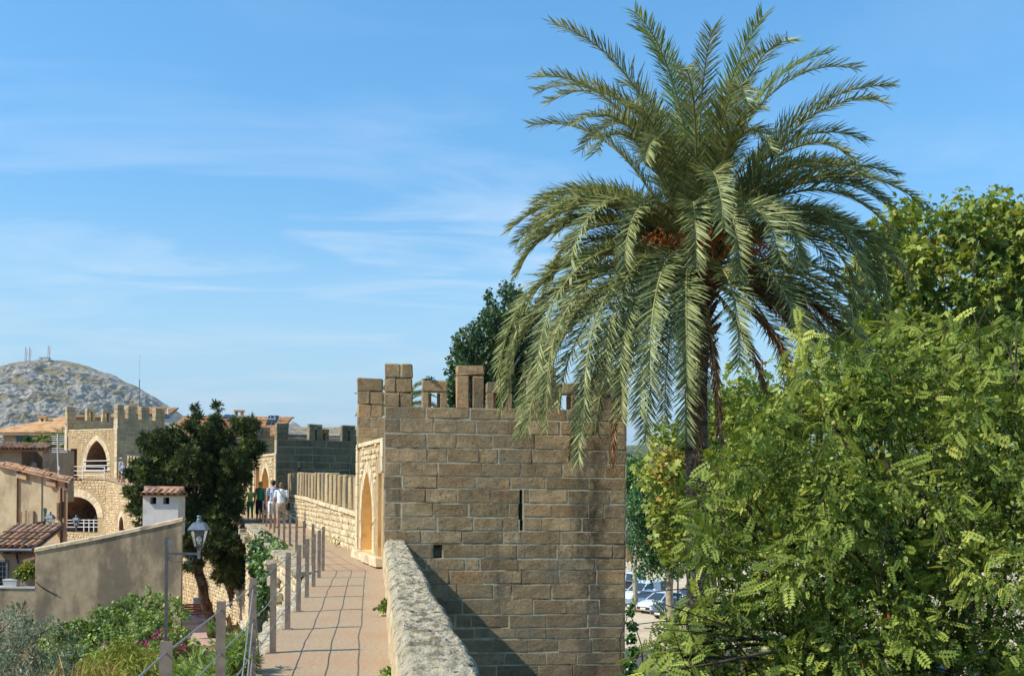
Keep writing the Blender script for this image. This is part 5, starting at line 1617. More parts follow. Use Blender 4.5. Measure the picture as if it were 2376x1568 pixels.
# little tiled house and aerials beyond the far tower
def small_house():
    Y = 122
    root = thing('house', 'little white house with a red tiled roof just behind the far tower', 'house', hv(P(355, 975, Y), Z_OUT))
    a, b = P(312, 962, Y), P(398, 964, Y)
    mb = MB(); mb.box(((a.x + b.x) / 2, Y + 3, (a.z + Z_OUT) / 2), (b.x - a.x, 6, a.z - Z_OUT)); mb.build('wall', M['whitewash'], root)
    O = Vector((a.x - .2, Y + 3, a.z + 1.0)); tile_field('roof_tiles', O, X1, Vector((0, -3.2, -1.0)), 17, 8, 0.25, 0.42, 0.11, M['tile_orange'], root)
    p = P(326, 951, Y)
    m2 = thing('tv_aerial', 'very tall thin antenna pole rising behind the far tower', 'aerial', hv(p, p.z))
    mb = MB(); mb.tube([P(323, 965, Y + 1), P(323.5, 880, Y + 1)], .05, 5); mb.build('pole', M['lamp_grey'], m2)
    mb = MB(); mb.tube([P(323.5, 880, Y + 1), P(324.5, 822, Y + 1)], .03, 5); mb.build('whip', M['white_metal'], m2)
    m3 = thing('chimney_pipe', 'short white flue pipe on the little tiled roof', 'pipe', P(391, 965, Y))
    mb = MB(); mb.tube([P(390, 968, Y), P(391, 951, Y)], .12, 8); mb.build('pipe', M['white_metal'], m3)
    mb = MB(); mb.lathe([(.16, 0), (.16, .12), (.02, .2)], P(391, 951, Y), 8); mb.build('cowl', M['white_metal'], m3)
small_house()
# cream wall that shows behind the far tower's battlements
root = thing('house', 'cream house wall behind the left battlements of the far tower', 'house', hv(P(230, 1000, 108), Z_OUT))
a, b = P(205, 968, 108), P(268, 968, 108)
mb = MB(); mb.box(((a.x + b.x) / 2, 110, (a.z + Z_OUT) / 2), (b.x - a.x + 3, 4, a.z - Z_OUT)); mb.build('wall', M['stucco_pale'], root)
mb = MB(); mb.box(((a.x + b.x) / 2, 110, a.z + .1), (b.x - a.x + 3.6, 4.6, .2)); mb.build('roof', M['tile_orange'], root)

# ------------------------------------------------------------------ street furniture below the walk
def bench(loc, rz, label):
    r = thing('bench', label, 'bench', loc, rz)
    for k in range(4):
        mb = MB(); mb.box((0, -0.17 + k * 0.115, 0.45), (1.8, 0.095, 0.035)); mb.build('seat_slat', M['wood_red'], r, local=True)
    for k in range(4):
        mb = MB(); mb.box((0, 0.26 + k * 0.03, 0.55 + k * 0.115), (1.8, 0.03, 0.095), R=Matrix.Rotation(-0.25, 3, 'X')); mb.build('back_slat', M['wood_red'], r, local=True)
    for x in (-0.7, 0.7):
        mb = MB(); mb.box((x, -0.15, 0.21), (0.06, 0.06, 0.42)); mb.box((x, 0.22, 0.21), (0.06, 0.06, 0.42)); mb.box((x, 0.05, 0.42), (0.06, 0.46, 0.05)); mb.box((x, 0.31, 0.68), (0.05, 0.05, 0.58), R=Matrix.Rotation(-0.25, 3, 'X')); mb.build('leg_frame', M['iron'], r, local=True)
def bin_(loc, label):
    r = thing('litter_bin', label, 'litter bin', loc)
    mb = MB(); mb.tube([(0, 0, 0), (0, 0, 0.5)], 0.035, 8); mb.box((0, 0, 0.01), (0.2, 0.2, 0.02)); mb.build('stand', M['concrete'], r, local=True)
    mb = MB(); mb.lathe([(0.17, 0.32), (0.21, 0.36), (0.22, 0.92), (0.19, 0.92), (0.18, 0.86), (0.0, 0.86)], (0, 0, 0), 18); mb.build('bucket', M['white_metal'], r, local=True)
    mb = MB(); mb.lathe([(0.225, 0.925), (0.245, 0.93), (0.245, 0.97), (0.20, 0.99), (0.12, 0.985)], (0, 0, 0), 18); mb.build('rim', M['white_metal'], r, local=True)
def on_street(u, v):
    p = P(u, v, 1.0); Y = Z_IN / p.z
    q = P(u, v, Y); q.z = Z_IN
    return q
bench(on_street(452, 1446), math.radians(24), 'red slatted bench by the wall, left of the leaning trunk')
bench(on_street(548, 1478), math.radians(100), 'brown slatted bench seen end on beside the white bin')
bench(on_street(512, 1440), math.radians(24), 'red slatted bench half hidden behind the leaning trunk')
bin_(on_street(569, 1492), 'white round bin on a stand beside the end-on bench')
bin_(on_street(458, 1430), 'white round bin behind the back of the red bench')
# ------------------------------------------------------------------ plants
def leaf2(w=0.4, fold=0.10, bend=0.12):
    """oval leaf along +Y, length 1, folded on its midrib: 4 triangles"""
    v = [(0, 0, 0), (-w * .8, .32, fold), (w * .8, .32, fold), (-w * .7, .70, fold * .6 - bend * .4), (w * .7, .70, fold * .6 - bend * .4), (0, 1, -bend), (0, .5, 0)]
    f = [(0, 6, 1), (0, 2, 6), (1, 6, 3), (6, 2, 4), (3, 6, 5), (6, 4, 5)]
    return v, f
def leaf1(w=0.3, fold=0.08):
    return [(0, 0, 0), (-w, .5, fold), (0, 1, -0.05), (w, .5, fold)], [(0, 2, 1), (0, 3, 2)]
def palmate():
    v = [(0, 0.15, 0)]; f = []
    tips = [(-100, .62), (-52, .92), (0, 1.05), (52, .92), (100, .62)]; val = [(-130, .3), (-74, .50), (-25, .56), (25, .56), (74, .50), (130, .3)]
    for a, r in val: v.append((r * math.sin(math.radians(a)), .15 + r * math.cos(math.radians(a)), -.03))
    for a, r in tips: v.append((r * math.sin(math.radians(a)), .15 + r * math.cos(math.radians(a)), -.14))
    for i in range(5): f += [(0, 7 + i, 1 + i), (0, 2 + i, 7 + i)]
    return v, f
def pinnate(pairs=6, simple=False):
    """compound leaf of many oval leaflets, length 1 along +Y"""
    lv, lf = leaf1(0.27, 0.04) if simple else ([(0, 0, 0), (-.30, .45, .05), (.30, .45, .05), (-.2, .8, -.02), (.2, .8, -.02), (0, 1, -.1)], [(0, 2, 1), (1, 2, 4), (1, 4, 3), (3, 4, 5)])
    v, f = [], []
    def put(o, ang, s, roll):
        b = len(v); ca, sa = math.cos(ang), math.sin(ang)
        for x, y, z in lv:
            z2 = z + x * roll
            v.append((o[0] + s * (x * ca + y * sa), o[1] + s * (-x * sa + y * ca), o[2] + s * z2))
        f.extend([tuple(i + b for i in t) for t in lf])
    for k in range(pairs):
        y = 0.24 + 0.68 * k / (pairs - 1); z = -0.16 * (y ** 2)
        s = 0.21 * (0.85 + 0.3 * math.sin(math.pi * (k + 1) / (pairs + 1)))
        for sg in (-1, 1): put((0, y, z), sg * math.radians(68), s, 0.12 * sg)
    put((0, 0.95, -0.15), 0, 0.20, 0)
    b = len(v); v += [(-.006, 0, 0), (.006, 0, 0), (.004, .98, -.15), (-.004, .98, -.15)]; f += [(b, b + 1, b + 2), (b, b + 2, b + 3)]
    return v, f
def blades(n=6, spread=0.6, w=0.06, seed=1):
    r = random.Random(seed); v, f = [], []
    for k in range(n):
        a = 2 * math.pi * k / n + r.uniform(-.3, .3); t = spread * r.uniform(.5, 1.2); L = r.uniform(.6, 1.1)
        d = Vector((math.cos(a) * t, 1, math.sin(a) * t)).normalized() * L
        s = d.cross(Vector((r.uniform(-1, 1), r.uniform(-1, 1), r.uniform(-1, 1)))).normalized() * w
        b = len(v); v += [tuple(s * -1), tuple(s), tuple(d * .6 + s * 1.1), tuple(d), tuple(d * .6 - s * 1.1)]
        f += [(b, b + 1, b + 2), (b, b + 2, b + 4), (b + 4, b + 2, b + 3)]
    return v, f

def crown_mesh(name, lobes, N, tmpl, size, rs, droop=0.2, out=0.8, shell=(0.55, 1.0), upn=0.6, flat=None, var=(0.5, 0.25), front=None, stretch=(1, 1, 1)):
    """leaves spread through the shells of many lobes (centre, radius); var differs from lobe to lobe"""
    C = np.array([l[0] for l in lobes], float); R = np.array([l[1] for l in lobes], float)
    w = R ** 2; w = w / w.sum()
    idx = rs.choice(len(lobes), N, p=w)
    dr = unit(rs.normal(size=(N, 3)) + (np.array(front) if front is not None else 0))
    rad = R[idx] * (shell[0] + (shell[1] - shell[0]) * rs.rand(N) ** 0.6) * (1 + 0.12 * rs.normal(size=N))
    pos = C[idx] + dr * rad[:, None] * np.array(stretch)
    direc = unit(dr * out + rs.normal(size=(N, 3)) * 0.55 + np.array([0, 0, -droop]))
    nrm = unit(dr * 0.5 + np.array([0, 0, upn]) + rs.normal(size=(N, 3)) * 0.55)
    X, Yv, Z = frames(direc, nrm, rs)
    sz = size * np.clip(1 + 0.34 * rs.normal(size=N), 0.4, 1.9)
    lobe_tone = rs.normal(size=len(lobes)) * 0.12
    vv = np.clip(var[0] + lobe_tone[idx] + var[1] * rs.normal(size=N), 0, 1)
    return scatter(name, tmpl[0], tmpl[1], pos, X, Yv, Z, sz, vv)

def limb(mb, a, b, r0, r1, bend=0.25, n=7, seed=0):
    r = random.Random(seed); a, b = Vector(a), Vector(b); L = (b - a).length
    off = Vector((r.uniform(-1, 1), r.uniform(-1, 1), r.uniform(-.3, .6))) * L * bend * 0.5
    pts = []; rad = []
    for i in range(n):
        t = i / (n - 1)
        pts.append(a.lerp(b, t) + off * math.sin(math.pi * t) + Vector((r.uniform(-1, 1), r.uniform(-1, 1), 0)) * L * 0.012)
        rad.append(r0 + (r1 - r0) * t)
    mb.tube(pts, rad, 7)

def tree(name, label, base, top, r0, lobes, crown_args, mat_leaf, mat_bark, cat='tree', group=None, nlimb=14, fork=None, extra=None):
    root = thing(name, label, cat, base, group=group)
    base, top = Vector(base), Vector(top)
    mb = MB(); limb(mb, base - Vector((0, 0, .1)), top, r0, r0 * 0.45, 0.08, 10, hash(label) % 99)
    mb.build('trunk', mat_bark, root, smooth=True)
    rr = random.Random(len(lobes)); L = sorted(lobes, key=lambda l: -l[1])
    pick = rr.sample(lobes, min(nlimb, len(lobes)))
    for i, (c, r) in enumerate(pick):
        mb = MB(); f = rr.uniform(0.55, 1.0); st = base.lerp(top, f)
        limb(mb, st, Vector(c), r0 * 0.38, r0 * 0.07, 0.3, 8, i)
        for k in range(4):
            e = Vector(c) + Vector((rr.gauss(0, 1), rr.gauss(0, 1), rr.gauss(0, 1))).normalized() * r * 0.9
            limb(mb, st.lerp(Vector(c), rr.uniform(.5, .95)), e, r0 * 0.10, r0 * 0.03, 0.3, 5, i * 7 + k)
        mb.build('limb', mat_bark, root, smooth=True)
    me = crown_mesh('crown', lobes, **crown_args)
    link('crown', me, mat_leaf, root)
    return root

def px_lobes(rs, test, u0, u1, v0, v1, step_px, Yf, rpx, jit=0.35):
    """lobes through the region where test(u, v) holds; Yf gives the depth of the crown there"""
    out = []
    v = v0
    while v < v1:
        u = u0 + rs.rand() * step_px
        while u < u1:
            uu, vv = u + rs.normal() * step_px * jit, v + rs.normal() * step_px * jit
            if test(uu, vv):
                Y = Yf(uu, vv) + rs.normal() * 0.3
                out.append((tuple(P(uu, vv, Y)), rpx * (0.65 + 0.7 * rs.rand()) * Y / F))
            u += step_px
        v += step_px
    return out

G = srgb
M['leaf_robinia'] = leaf('robinia_leaves', [(0.0, G(44, 58, 24)), (0.40, G(92, 110, 44)), (0.72, G(140, 154, 66)), (1.0, G(188, 190, 94))], 0.55, 0.25, 0.15)
M['leaf_plane'] = leaf('plane_tree_leaves', [(0.0, G(70, 88, 32)), (0.45, G(118, 136, 52)), (0.8, G(160, 168, 70)), (0.98, G(182, 174, 80)), (1.0, G(180, 144, 74))], 0.5, 0.25)
M['leaf_poplar'] = leaf('poplar_leaves', [(0.0, G(36, 56, 28)), (0.55, G(66, 92, 46)), (0.9, G(106, 130, 72)), (1.0, G(170, 180, 150))], 0.4, 0.15, 0.35)
M['leaf_dark'] = leaf('glossy_dark_leaves', [(0.0, G(33, 62, 31)), (0.55, G(67, 109, 49)), (0.92, G(114, 150, 70)), (1.0, G(195, 195, 91))], 0.32, 0.2, 0.5)
M['leaf_juniper'] = leaf('dark_conifer_sprays', [(0.0, G(28, 40, 22)), (0.5, G(64, 80, 38)), (0.85, G(110, 124, 58)), (1.0, G(152, 156, 80))], 0.6, 0.12, 0.2)
M['leaf_bougain'] = leaf('bougainvillea_leaves', [(0.0, G(62, 84, 34)), (0.5, G(108, 134, 58)), (0.9, G(152, 172, 88)), (1.0, G(182, 194, 120))], 0.45, 0.25)
M['petal'] = leaf('magenta_bracts', [(0.0, G(150, 22, 92)), (1.0, G(206, 60, 140))], 0.6, 0.35, 0.2)
M['leaf_olive'] = leaf('grey_green_olive_leaves', [(0.0, G(65, 79, 56)), (0.5, G(109, 123, 92)), (0.9, G(157, 168, 136)), (1.0, G(184, 191, 163))], 0.45, 0.15)
M['leaf_broom'] = leaf('yellow_green_broom', [(0.0, G(86, 100, 38)), (0.5, G(138, 146, 60)), (1.0, G(184, 180, 92))], 0.6, 0.25, 0.2)
M['straw'] = leaf('dry_straw', [(0.0, G(150, 122, 72)), (1.0, G(206, 178, 118))], 0.8, 0.2, 0.1)
M['leaf_ivy'] = leaf('ivy_leaves', [(0.0, G(34, 62, 29)), (0.5, G(66, 101, 43)), (1.0, G(133, 161, 80))], 0.4, 0.2, 0.5)
M['frond'] = leaf('palm_leaflets', [(0.0, G(64, 72, 42)), (0.4, G(114, 124, 74)), (0.75, G(158, 164, 104)), (1.0, G(200, 200, 142))], 0.45, 0.18, 0.3)
M['frond_young'] = leaf('young_palm_leaflets', [(0.0, G(64, 86, 34)), (0.5, G(112, 132, 58)), (1.0, G(160, 170, 92))], 0.38, 0.28, 0.5)
M['frond_dry'] = leaf('dry_palm_leaflets', [(0.0, G(92, 62, 40)), (0.5, G(142, 104, 68)), (1.0, G(186, 150, 104))], 0.7, 0.15, 0.2)
M['leaf_orange'] = leaf('orange_flowers', [(0.0, G(190, 104, 30)), (1.0, G(232, 150, 50))], 0.6, 0.2, 0.2)
M['rachis'] = plain('palm_leaf_stalk', srgb(146, 142, 84), 0.5, 0, 0.3, 0.2, 3)
M['rachis_dry'] = plain('brown_palm_leaf_stalk', srgb(150, 110, 70), 0.7, 0, 0.2, 0.2, 3)
M['fruit_stalk'] = plain('orange_fruit_stalks', srgb(196, 112, 50), 0.5, 0, 0.3, 0.15, 3)
M['date'] = plain('orange_brown_dates', srgb(176, 110, 44), 0.4, 0, 0.4, 0.2, 9)

# ---- date palm beside the tower
def palm():
    rs = np.random.RandomState(5)
    Yp = 22.8
    cx = P(1616, 640, Yp)
    base = Vector((P(1622, 1144, Yp).x, Yp, Z_OUT))
    root = thing('palm_tree', 'tall date palm with drooping fronds beside the big tower', 'palm tree', base)
    # trunk with rings of leaf scars
    H = cx.z - base.z; n, m = 180, 22
    vs, fs = [], []
    for j in range(n + 1):
        f = j / n; z = base.z + H * f
        zi = z - cx.z
        r = 0.245 - 0.035 * f + 0.10 * max(0, 1 - abs(zi + 0.9) / 1.4) + (0.12 * max(0, 1 - f * 9))
        x0 = base.x + (cx.x - base.x) * f + 0.05 * math.sin(f * 4)
        for i in range(m):
            a = 2 * math.pi * i / m
            row = z / 0.115
            ph = a * m / (4 * math.pi) + (0.5 if int(row) % 2 else 0)
            bump = 0.022 * (row % 1.0) * (0.6 + 0.4 * abs(math.sin(ph * math.pi))) + 0.012 * mnoise.noise(Vector((a * 3, z * 4, 1)))
            vs.append((x0 + (r + bump) * math.cos(a), Yp + (r + bump) * math.sin(a), z))
    fs = [(j * m + i, j * m + (i + 1) % m, (j + 1) * m + (i + 1) % m, (j + 1) * m + i) for j in range(n) for i in range(m)]
    me = bpy.data.meshes.new('trunk'); me.from_pydata(vs, [], fs); me.update(); link('trunk', me, M['palm_bark'], root)
    # old leaf bases under the crown
    for k in range(46):
        a = k * 2.39996; z = cx.z - 1.5 + 1.6 * k / 46
        r0 = 0.24
        p = Vector((cx.x + r0 * math.cos(a), Yp + r0 * math.sin(a), z))
        d = Vector((math.cos(a), math.sin(a), 1.1)).normalized()
        L = random.uniform(0.25, 0.55); w = 0.09
        s = d.cross(Vector((0, 0, 1))).normalized()
        mb = MB(); t = p + d * L
        o = d.cross(s).normalized() * 0.035
        mb.add([p - s * w - o, p + s * w - o, p + s * w + o, p - s * w + o, t - s * w * .4 - o * .5, t + s * w * .4 - o * .5, t + s * w * .4 + o * .5, t - s * w * .4 + o * .5],
               [(0, 1, 5, 4), (1, 2, 6, 5), (2, 3, 7, 6), (3, 0, 4, 7), (4, 5, 6, 7)])
        mb.build('leaf_base', M['rachis_dry'] if k % 3 else M['palm_bark'], root)
    O = Vector((cx.x, Yp, cx.z - 0.05))
    # fronds: azimuth (0 = right, 90 = away), start elevation, droop over its length, length, kind
    FR = []
    def fr(az, el, dr, L, kind='g', curl=0.0, z0=0.0): FR.append((az, el, dr, L, kind, curl, z0))
    # upright heart
    for az, el, dr, L in ((110, 88, 14, 5.6), (200, 80, 22, 4.9), (20, 82, 26, 5.0), (300, 84, 18, 4.6), (260, 76, 26, 4.4), (340, 70, 36, 5.1), (60, 74, 30, 4.8), (165, 70, 34, 4.8), (230, 66, 40, 4.3), (15, 62, 44, 5.0), (285, 64, 52, 4.2), (120, 78, 24, 4.9), (40, 86, 20, 5.0), (240, 84, 22, 4.7)):
        fr(az, el, dr, L, 'y' if el > 80 else 'g')
    # arching ring
    for az, el, dr, L in ((178, 58, 88, 5.0), (190, 52, 104, 5.1), (172, 46, 112, 5.1), (200, 44, 122, 5.1), (184, 36, 122, 5.1), (212, 50, 108, 4.7), (150, 55, 95, 5.0),
                          (2, 54, 84, 5.0), (-8, 60, 100, 5.0), (8, 46, 104, 5.2), (-14, 44, 118, 5.2), (4, 36, 112, 5.2), (-22, 52, 112, 4.9), (-30, 38, 124, 5.0), (24, 48, 110, 5.0), (35, 40, 116, 5.0),
                          (60, 50, 110, 5.0), (85, 52, 110, 5.0), (105, 46, 118, 5.0), (128, 44, 118, 4.9),
                          (235, 44, 126, 4.7), (255, 50, 136, 4.4), (275, 42, 138, 4.4), (296, 48, 134, 4.5), (314, 42, 128, 4.7), (328, 34, 122, 4.9)):
        fr(az, el, dr, L)
    # more of the dense heart, tips bent outwards
    for i in range(16):
        fr(i * 137.5 + 20, 62 + 22 * rs.rand(), 40 + 40 * rs.rand(), 4.6 + 0.7 * rs.rand(), 'g')
    for i in range(14):
        fr(i * 137.5 + 70, 32 + 26 * rs.rand(), 80 + 40 * rs.rand(), 4.8 + 0.5 * rs.rand(), 'g')
    for az, el, dr, L in ((176, 58, 78, 5.0), (186, 50, 92, 5.2), (170, 52, 84, 5.1), (196, 56, 96, 5.0), (182, 42, 100, 5.2), (0, 56, 74, 5.2), (-10, 50, 88, 5.2), (10, 44, 92, 5.3), (-4, 40, 98, 5.3), (250, 62, 92, 4.4), (282, 66, 88, 4.3), (310, 62, 84, 4.6), (222, 62, 84, 4.6)):
        fr(az, el, dr, L, 'g')
    # hanging skirt
    for az, el, dr, L in ((186, 22, 112, 5.2), (194, 12, 102, 5.3), (203, 26, 120, 5.3), (208, 6, 96, 5.2), (216, 18, 112, 5.3), (226, 4, 94, 5.1), (232, 22, 118, 5.2), (240, 10, 102, 5.0), (248, 0, 90, 5.0), (180, 4, 88, 5.0),
                          (258, 16, 112, 5.0), (276, 12, 104, 4.2), (296, 14, 108, 4.9), (308, 0, 92, 4.9), (316, 16, 110, 5.0), (326, 4, 96, 5.0), (336, 18, 112, 5.1), (346, 6, 98, 5.1), (354, 20, 112, 5.2), (6, 8, 98, 5.1), (16, 20, 110, 5.1),
                          (30, 6, 96, 5.0), (48, 14, 106, 5.0), (70, 4, 94, 5.0), (92, 12, 104, 4.8), (112, 2, 94, 4.8), (340, -8, 80, 4.9), (320, -12, 76, 4.7), (222, -8, 82, 5.2), (200, -4, 86, 5.2), (246, -16, 72, 4.9)):
        fr(az, el, dr, L)
    for az, el, dr, L in ((198, 16, 108, 5.2), (206, -2, 90, 5.2), (212, 10, 104, 5.3), (219, 24, 122, 5.3), (228, 14, 108, 5.2), (236, 2, 94, 5.1), (192, 30, 122, 5.1), (244, 20, 116, 5.0), (224, -14, 76, 5.1), (252, -6, 84, 5.0)):
        fr(az, el, dr, L)
    # dead brown fronds
    for az, el, dr, L in ((236, -16, 72, 5.3), (262, -20, 70, 5.6), (236, -10, 80, 5.4), (318, -6, 84, 4.6), (335, 6, 60, 3.0), (340, 0, 64, 2.8), (352, -4, 66, 3.0), (262, -30, 58, 5.2), (330, -6, 70, 3.2), (345, -22, 62, 3.4), (210, -26, 62, 4.6), (300, -34, 54, 3.6), (312, -20, 66, 4.8)):
        fr(az, el, dr, L, 'd')
    for (az, el, dr, L, kind, curl, z0) in FR:
        az_ = math.radians(az + rs.uniform(-5, 5)); e0 = math.radians(el + (9 if 30 < el <= 60 else 0) + rs.uniform(-3, 3)); drp = math.radians(dr + (46 if el > 60 else (20 if el > 30 else 0)) + rs.uniform(-8, 8))
        L = L * rs.uniform(0.94, 1.05) * (0.88 if (155 < az % 360 < 218 and 30 < el <= 60) else 1.0) * (1.16 if el > 74 else (1.02 if el > 60 else (0.93 if el > 30 else 1.02)))
        n = 46
        p = O + Vector((math.cos(az_) * 0.16, math.sin(az_) * 0.16, 0.12 * math.sin(e0) + z0))
        side_sway = rs.uniform(-0.22, 0.22)
        pts, tans = [], []
        for i in range(n + 1):
            t = i / n
            e = e0 - drp * (t ** (2.2 if el > 60 else (1.28 if el > 30 else 1.05)))
            a2 = az_ + side_sway * t
            d = Vector((math.cos(e) * math.cos(a2), math.cos(e) * math.sin(a2), math.sin(e)))
            if p.x < 3.1 and p.z < 3.2 and p.y > 24.7: d.y = min(d.y, -0.05); d.normalize()
            pts.append(p.copy()); tans.append(d.copy()); p = p + d * (L / n)
        mb = MB(); mb.tube(pts, [0.038 * (1 - 0.93 * (i / n)) + 0.004 for i in range(n + 1)], 5)
        stalk = mb.build('frond', M['rachis'] if kind != 'd' else M['rachis_dry'], root, smooth=True)
        # leaflets in a V along both sides
        K = 125 if kind != 'd' else 120
        pos, dirs, nrm, ln, vr = [], [], [], [], []
        for k in range(K):
            t = 0.12 + 0.88 * (k + rs.rand() * 0.6) / K
            i = min(int(t * n), n - 1); f = t * n - i
            q = pts[i].lerp(pts[i + 1], min(f, 1)); T = tans[i]
            up0 = Vector((0, 0, 1)) - T * T.z
            if up0.length < 0.15: up0 = Vector((-math.cos(az_), -math.sin(az_), 0)) - T * (Vector((-math.cos(az_), -math.sin(az_), 0)).dot(T))
            # on the hanging part the upper side faces outwards
            outw = Vector((math.cos(az_), math.sin(az_), 0)); outw = outw - T * outw.dot(T)
            up = (up0.normalized() * max(0.0, 1 - abs(T.z)) + outw * (max(0.0, -T.z)) - outw * max(0.0, T.z) * 0.9)
            if up.length < 1e-3: up = up0
            up.normalize()
            S = T.cross(up).normalized()
            prof = min(1.0, 0.35 + (t - 0.12) * 2.6) * (1.0 - 0.45 * max(0.0, t - 0.55) / 0.45)
            ll = 0.56 * prof * rs.uniform(0.8, 1.15)
            if kind == 'd': ll *= 0.75
            lean = 0.75 + 0.55 * t
            for sg in (-1, 1):
                v = S * sg + T * lean + up * (0.40 + rs.normal() * 0.24) + Vector((rs.normal(), rs.normal(), rs.normal() - 0.6)) * 0.14
                if kind == 'd': v = S * sg * 0.35 + T * 1.5 + Vector((rs.normal(), rs.normal(), rs.normal() - 2.0)) * 0.22
                pos.append(q); dirs.append(v.normalized()); nrm.append((up - S * sg * 0.5 + Vector((rs.normal(), rs.normal(), rs.normal())) * 0.35).normalized()); ln.append(ll); vr.append(np.clip(0.52 + 0.2 * rs.normal() + 0.1 * (t - .5), 0, 1))
        pos, dirs, nrm, ln = np.array(pos), np.array(dirs), np.array(nrm), np.array(ln)
        X, Yv, Z = frames(dirs, nrm, rs)
        wd = 0.0125 if kind != 'd' else 0.014
        tv = [(-.6, 0, 0), (.6, 0, 0), (-1, .35, .35), (0, .4, 0), (1, .35, .35), (-.7, .75, 0.1), (.7, .75, 0.1), (0, 1, -.6), (0, .75, -.25)]
        tf = [(0, 3, 2), (0, 1, 3), (1, 4, 3), (2, 3, 5), (5, 3, 8), (3, 4, 6), (8, 3, 6), (5, 8, 7), (8, 6, 7)]
        me = scatter('leaflets', tv, tf, pos, X, Yv, Z, np.stack([np.full(len(ln), wd), ln, np.full(len(ln), wd * 2.0)], 1), np.array(vr))
        lf = link('leaflets', me, M['frond_young'] if kind == 'y' else (M['frond_dry'] if kind == 'd' else M['frond']), stalk)
    # fruit stalks
    for az, el, L in ((188, 32, 1.8), (205, 24, 1.8), (222, 34, 1.6), (240, 26, 1.9), (256, 36, 1.5), (272, 28, 1.8), (288, 30, 1.9), (304, 24, 1.7), (345, 24, 1.8), (325, 30, 1.6), (172, 32, 1.9), (262, 16, 1.7)):
        a = math.radians(az); e = math.radians(el)
        d = Vector((math.cos(e) * math.cos(a), math.cos(e) * math.sin(a), math.sin(e)))
        O2 = O - Vector((0, 0, 0.35)); tip = O2 + d * L
        mb = MB(); mb.tube([O2 + d * 0.2, O2 + d * L * 0.6, tip], [0.035, 0.028, 0.02], 5)
        st = mb.build('fruit_stalk', M['fruit_stalk'], root)
        mb = MB(); mf = MB()
        for k in range(30):
            q = O2 + d * L * rs.uniform(0.75, 1.0)
            v = (d * 0.5 + Vector((rs.normal(), rs.normal(), rs.normal() * .6)) * 0.45).normalized()
            l = rs.uniform(0.35, 0.62)
            mid = q + v * l * 0.55; end = mid + (v * 0.45 + Vector((0, 0, -0.55))) * l
            mb.tube([q, mid, end], [0.007, 0.006, 0.004], 4, cap=False)
            for f in (0.3, 0.6, 0.95):
                if rs.rand() < 0.7: mf.ball(mid.lerp(end, f) + Vector((rs.normal(), rs.normal(), rs.normal())) * 0.012, (.012, .012, .018), nu=5, nv=4)
        mb.build('fruit_strands', M['fruit_stalk'], st, kind='stuff')
        if mf.v: mf.build('dates', M['date'], st, kind='stuff')
palm()

